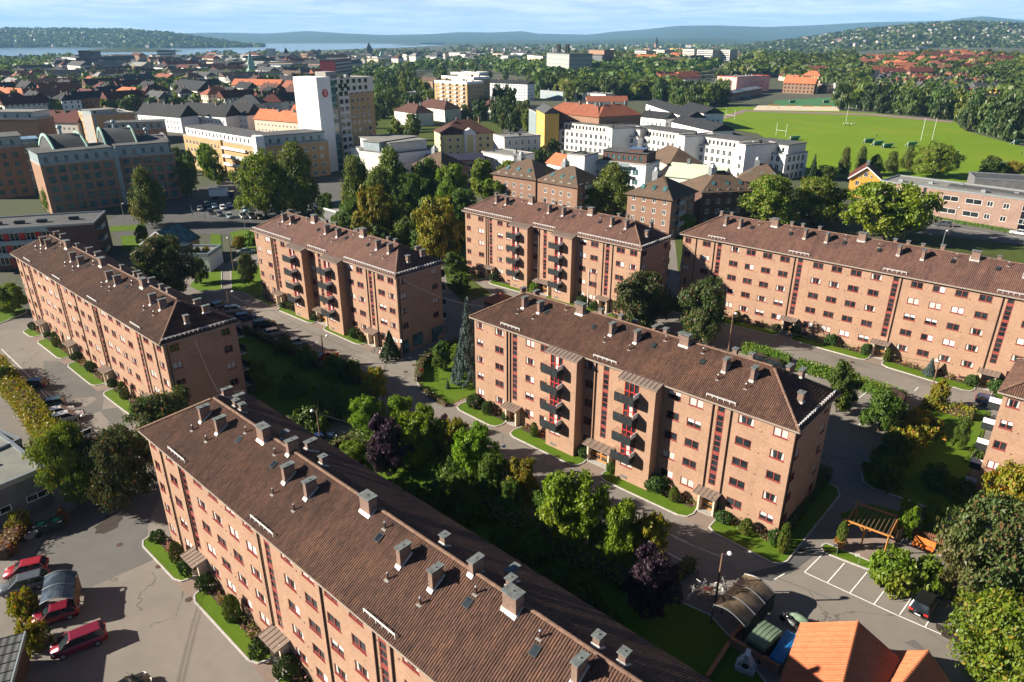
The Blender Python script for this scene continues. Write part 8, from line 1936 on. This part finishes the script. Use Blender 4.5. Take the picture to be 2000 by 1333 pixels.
mass('woodland', [[(1400,160),(1430,135),(1560,118),(1660,108),(1690,122),(1640,150),(1600,165),(1560,165),(1500,150)]], 420, (11,17), 2, 'wood climbing behind the pink school')
mass('woodland', [[(1640,185),(1600,160),(1640,130),(1690,150),(1690,185),(1660,195)],[(1960,190),(1900,165),(1960,135),(2060,140),(2060,235),(1990,215)],[(1110,196),(1045,186),(1045,172),(1200,176),(1330,186),(1320,200),(1250,196)]], 150, (11,17), 12, 'dense wood filling in around the playing field', nl=60)
mass('woodland', [[(-20,232),(-20,150),(640,140),(640,215),(480,225),(300,215)]], 260, (7,12), 13, 'garden trees between the roofs of the left-hand town', nl=50)
mass('woodland', [[(1200,135),(1200,108),(1420,96),(1560,100),(1570,118),(1420,132)]], 420, (11,16), 3, 'wooded rise around the white high blocks')
mass('woodland', [[(-30,150),(-30,118),(140,112),(160,135),(60,150)]], 260, (11,16), 4, 'wood at the far left before the fjord')
mass('woodland', [[(0,180),(0,140),(640,118),(760,124),(690,165),(640,170)]], 800, (9,14), 5, 'trees scattered through the far left-hand town')
mass('woodland', [[(340,118),(420,105),(600,104),(760,100),(1000,98),(1240,104),(1060,122),(760,122),(560,118)]], 520, (10,15), 6, 'tree belt along the city side of the fjord')
mass('woodland', [[(860,97),(900,90),(1240,88),(1560,86),(1760,92),(1560,104),(1240,104)]], 420, (12,18), 7, 'distant wooded plain beneath the hills')
mass('woodland', [[(1690,150),(1680,120),(1800,108),(1980,112),(2040,135),(1960,150),(1900,160)]], 420, (9,14), 8, 'trees between the orange roofs on the right')
mass('woodland', [[(1700,190),(1720,160),(1960,160),(2000,190)]], 120, (8,12), 9, 'garden trees among the small white gables')
# grass and bushes of the verge
# far hills as solid ridges
M['hill'] = ground_mat('wooded hill', (.022,.042,.014), (.040,.060,.018), (.06,.075,.03), s1=.0012, s2=.01, s3=.003, bump=.3, grain=.05, gk=.5)
def ridge(name, sil, dist, front, backd, rough, seed, mat='hill', base=2.5, amp=.06):
    """hill range: crest heights taken from the skyline at the given distance, long front and back slopes"""
    r = np.random.RandomState(seed); xs = np.arange(sil[0][0], sil[-1][0]+1, 12); ys = np.interp(xs, [p[0] for p in sil], [p[1] for p in sil]); n = len(xs)
    ph = r.uniform(0,6.28,size=8); fr = r.uniform(.02,.2,size=8)
    rows = [-1.0,-.85,-.68,-.5,-.34,-.2,-.08,0,.25,.6,1.0]; V = []
    for a in rows:
        for i in range(n):
            rr = ray(xs[i], ys[i]); hd = math.hypot(rr[0],rr[1]); D = dist*(1+.05*math.sin(xs[i]*.011+seed)); H_ = CAMH+D*rr[2]/hd-base
            k = (1-abs(a)**1.25) if a < 0 else (1-a**1.6)
            wob = sum(math.sin(fr[q]*xs[i]*.35+ph[q]+a*7*(q+1)) for q in range(8))/8
            z = max(0,H_)*max(0,k*(1+amp*4*wob*(abs(a) if a < 0 else 0)*(1-abs(a))*2)); d = D+(front*a if a < 0 else backd*a)
            V.append((rr[0]/hd*d, rr[1]/hd*d, base-1+z+1*(k > 0)))
    F = [(j*n+i,j*n+i+1,(j+1)*n+i+1,(j+1)*n+i) for j in range(len(rows)-1) for i in range(n-1)]
    me = bpy.data.meshes.new(name); me.from_pydata(V, [], F); me.materials.append(M[mat]); me.polygons.foreach_set('use_smooth', [True]*len(F)); me.update(); put(name, me, kind='structure'); return me
ridge('hills', [(-300,64),(-60,61),(0,58),(70,57),(140,59),(200,61),(260,61),(330,67),(380,74),(430,81),(480,89),(522,95)], 6200, 1500, 3000, 1, 1)
ridge('hills', [(-400,64),(250,66),(330,66),(420,64),(520,66),(600,61),(680,66),(760,69),(840,67),(900,63),(960,64),(1020,61),(1050,66),(1150,68),(1200,62),(1260,58),(1320,51),(1400,50),(1500,53),(1580,50),(1700,44),(1800,42),(1850,41),(1880,36),(1920,32),(1960,36),(2000,40),(2080,44),(2400,50)], 13500, 3800, 3000, 1, 2)
ridge('hills', [(820,88),(900,82),(1000,78),(1120,80),(1250,76),(1400,74),(1500,78),(1650,72),(1800,60),(2000,56),(2400,60)], 9000, 3200, 3000, 1, 3)
hill_r = [(1440,92),(1500,84),(1560,78),(1620,69),(1690,59),(1750,54),(1800,50),(1860,46),(1890,44),(1925,47),(1960,47),(2000,50),(2150,50),(2400,52)]
ridge('hills', hill_r, 4300, 1700, 2600, 1, 4)
ridge('island', [(140,106),(180,97),(240,93),(300,95),(350,99),(372,104)], 3300, 250, 300, 1, 5, amp=.1); ridge('island', [(742,92),(770,88),(810,87),(840,91)], 5600, 250, 300, 1, 6, amp=.1)
t = NT('fjord water'); t.color((.10,.16,.20)); t.set(.16, 0, .5); t.bump(t.noise(t.pos(), .02, 4), .12, 1.0); M['water'] = t.m
px_sheet('water', [(-260,113),(60,111),(140,112),(230,107),(330,110),(420,106),(520,105),(620,99),(720,96),(800,93),(872,88.5),(700,85.5),(500,86),(300,89),(0,89),(-260,89)], M['water'], .8, step=1200)
def far_houses(name, pts, seed, label, size=(10,22), roofs=None):
    rr = random.Random(seed); m = MB()
    for P in pts:
        L, W, h = rr.uniform(*size), rr.uniform(8,13), rr.uniform(6,12); a = rr.uniform(0,3.1); c, s = math.cos(a), math.sin(a); f = lambda x,y,z: (P[0]+c*x-s*y, P[1]+s*x+c*y, P[2]+z); w = rr.choice((0,0,0,1)); q = rr.choice((2,3,4))
        v = [f(-L/2,-W/2,-6),f(L/2,-W/2,-6),f(L/2,W/2,-6),f(-L/2,W/2,-6),f(-L/2,-W/2,h),f(L/2,-W/2,h),f(L/2,W/2,h),f(-L/2,W/2,h),f(-L/2,0,h+3),f(L/2,0,h+3)]
        m.add(v,[(0,1,5,4),(1,2,6,5),(2,3,7,6),(3,0,4,7),(4,8,7),(5,6,9)],w); m.add(v,[(4,5,9,8),(6,7,8,9)],q)
    build(name, m, [M['concrete'],M['cream'],M['slate_grey'],M['tile_rust'],M['felt_light']], kind='stuff', label=label)
def hill_pts(sil, dist, front, n, seed, lo, hi, xr, rs=4):
    rr = random.Random(seed); out = []
    for _ in range(n):
        x = rr.uniform(*xr); y = float(np.interp(x,[p[0] for p in sil],[p[1] for p in sil])); r_ = ray(x,y); hd = math.hypot(r_[0],r_[1]); D = dist*(1+.05*math.sin(x*.011+rs)); H_ = CAMH+D*r_[2]/hd-2.5; a = -rr.uniform(lo,hi); d = D+front*a
        out.append((r_[0]/hd*d, r_[1]/hd*d, 2.5+max(0,H_)*(1-abs(a)**1.25)))
    return out
def hill_wood(name, pts, seed, label, size=9):
    r = np.random.RandomState(seed); V = []; F = []; MI = []
    for P in pts:
        nl = 7; w = size*r.uniform(.7,1.5); d = r.normal(size=(nl,3)); d /= np.linalg.norm(d,axis=1)[:,None]; d[:,2] = np.abs(d[:,2])
        c = np.array(P)+d*np.array([w,w,w*.8]); nn = d+r.normal(size=(nl,3))*.3; nn /= np.linalg.norm(nn,axis=1)[:,None]; u = np.cross(nn, r.normal(size=(nl,3))); u /= np.linalg.norm(u,axis=1)[:,None]; v = np.cross(nn,u); k = len(V); s_ = w*.75
        V.extend(np.stack([c-u*s_,c-v*s_,c+u*s_,c+v*s_],1).reshape(-1,3).tolist()); F.extend([(k+4*i,k+4*i+1,k+4*i+2,k+4*i+3) for i in range(nl)]); MI.extend([int(r.rand()*3)]*nl)
    me = bpy.data.meshes.new(name); me.from_pydata(V, [], F)
    for m_ in ('lf_far','lf_far2','lf_far2'): me.materials.append(M[m_])
    me.polygons.foreach_set('material_index', MI); put(name, me, kind='stuff', label=label)
hill_wood('woodland', hill_pts(hill_r,4300,1700,2600,11,.0,.97,(1440,2100)), 1, 'wooded slope behind the orange roofs')
hill_wood('woodland', hill_pts([(-300,64),(0,58),(260,61),(330,67),(430,81),(522,95)],6200,1500,2200,12,.0,.97,(-20,515),1), 2, 'wooded slope on the far shore of the fjord', 13)
far_houses('distant_houses', hill_pts(hill_r,4300,1700,130,1,.12,.80,(1560,2080)), 1, 'scattered pale houses on the right-hand hillside', (7,13))
far_houses('distant_houses', hill_pts([(-300,64),(0,58),(260,61),(330,67),(430,81),(522,95)],6200,1500,130,2,.45,.97,(60,500),1), 2, 'scattered pale houses on the far shore of the fjord')
far_houses('distant_houses', [tuple(p) for p in scatter([(900,100),(1000,92),(1560,90),(1700,98),(1500,106),(1060,110)], 110, 40, 77, 8)], 3, 'specks of houses on the distant wooded plain', (14,40))
far_houses('distant_houses', [tuple(p) for p in scatter([(60,135),(160,116),(640,112),(900,108),(1040,112),(760,124),(640,126),(300,140)], 130, 34, 78, 8, pad=4)], 4, 'specks of houses in the far city', (14,34))
# air: even haze in one closed box round camera and scene
def haze(density=6.0e-5):
    m = bpy.data.materials.new('haze'); m.use_nodes = True; nt = m.node_tree; nt.nodes.clear(); o = nt.nodes.new('ShaderNodeOutputMaterial'); v = nt.nodes.new('ShaderNodeVolumePrincipled')
    v.inputs['Color'].default_value = (.30,.62,1,1); v.inputs['Density'].default_value = density; v.inputs['Anisotropy'].default_value = 0.0; nt.links.new(v.outputs[0], o.inputs['Volume'])
    b = MB(); b.box(-21000,-3300,-12,21000,20900,560); build('haze', b, m, kind='stuff')
HAZE_ON = True
if HAZE_ON: haze()
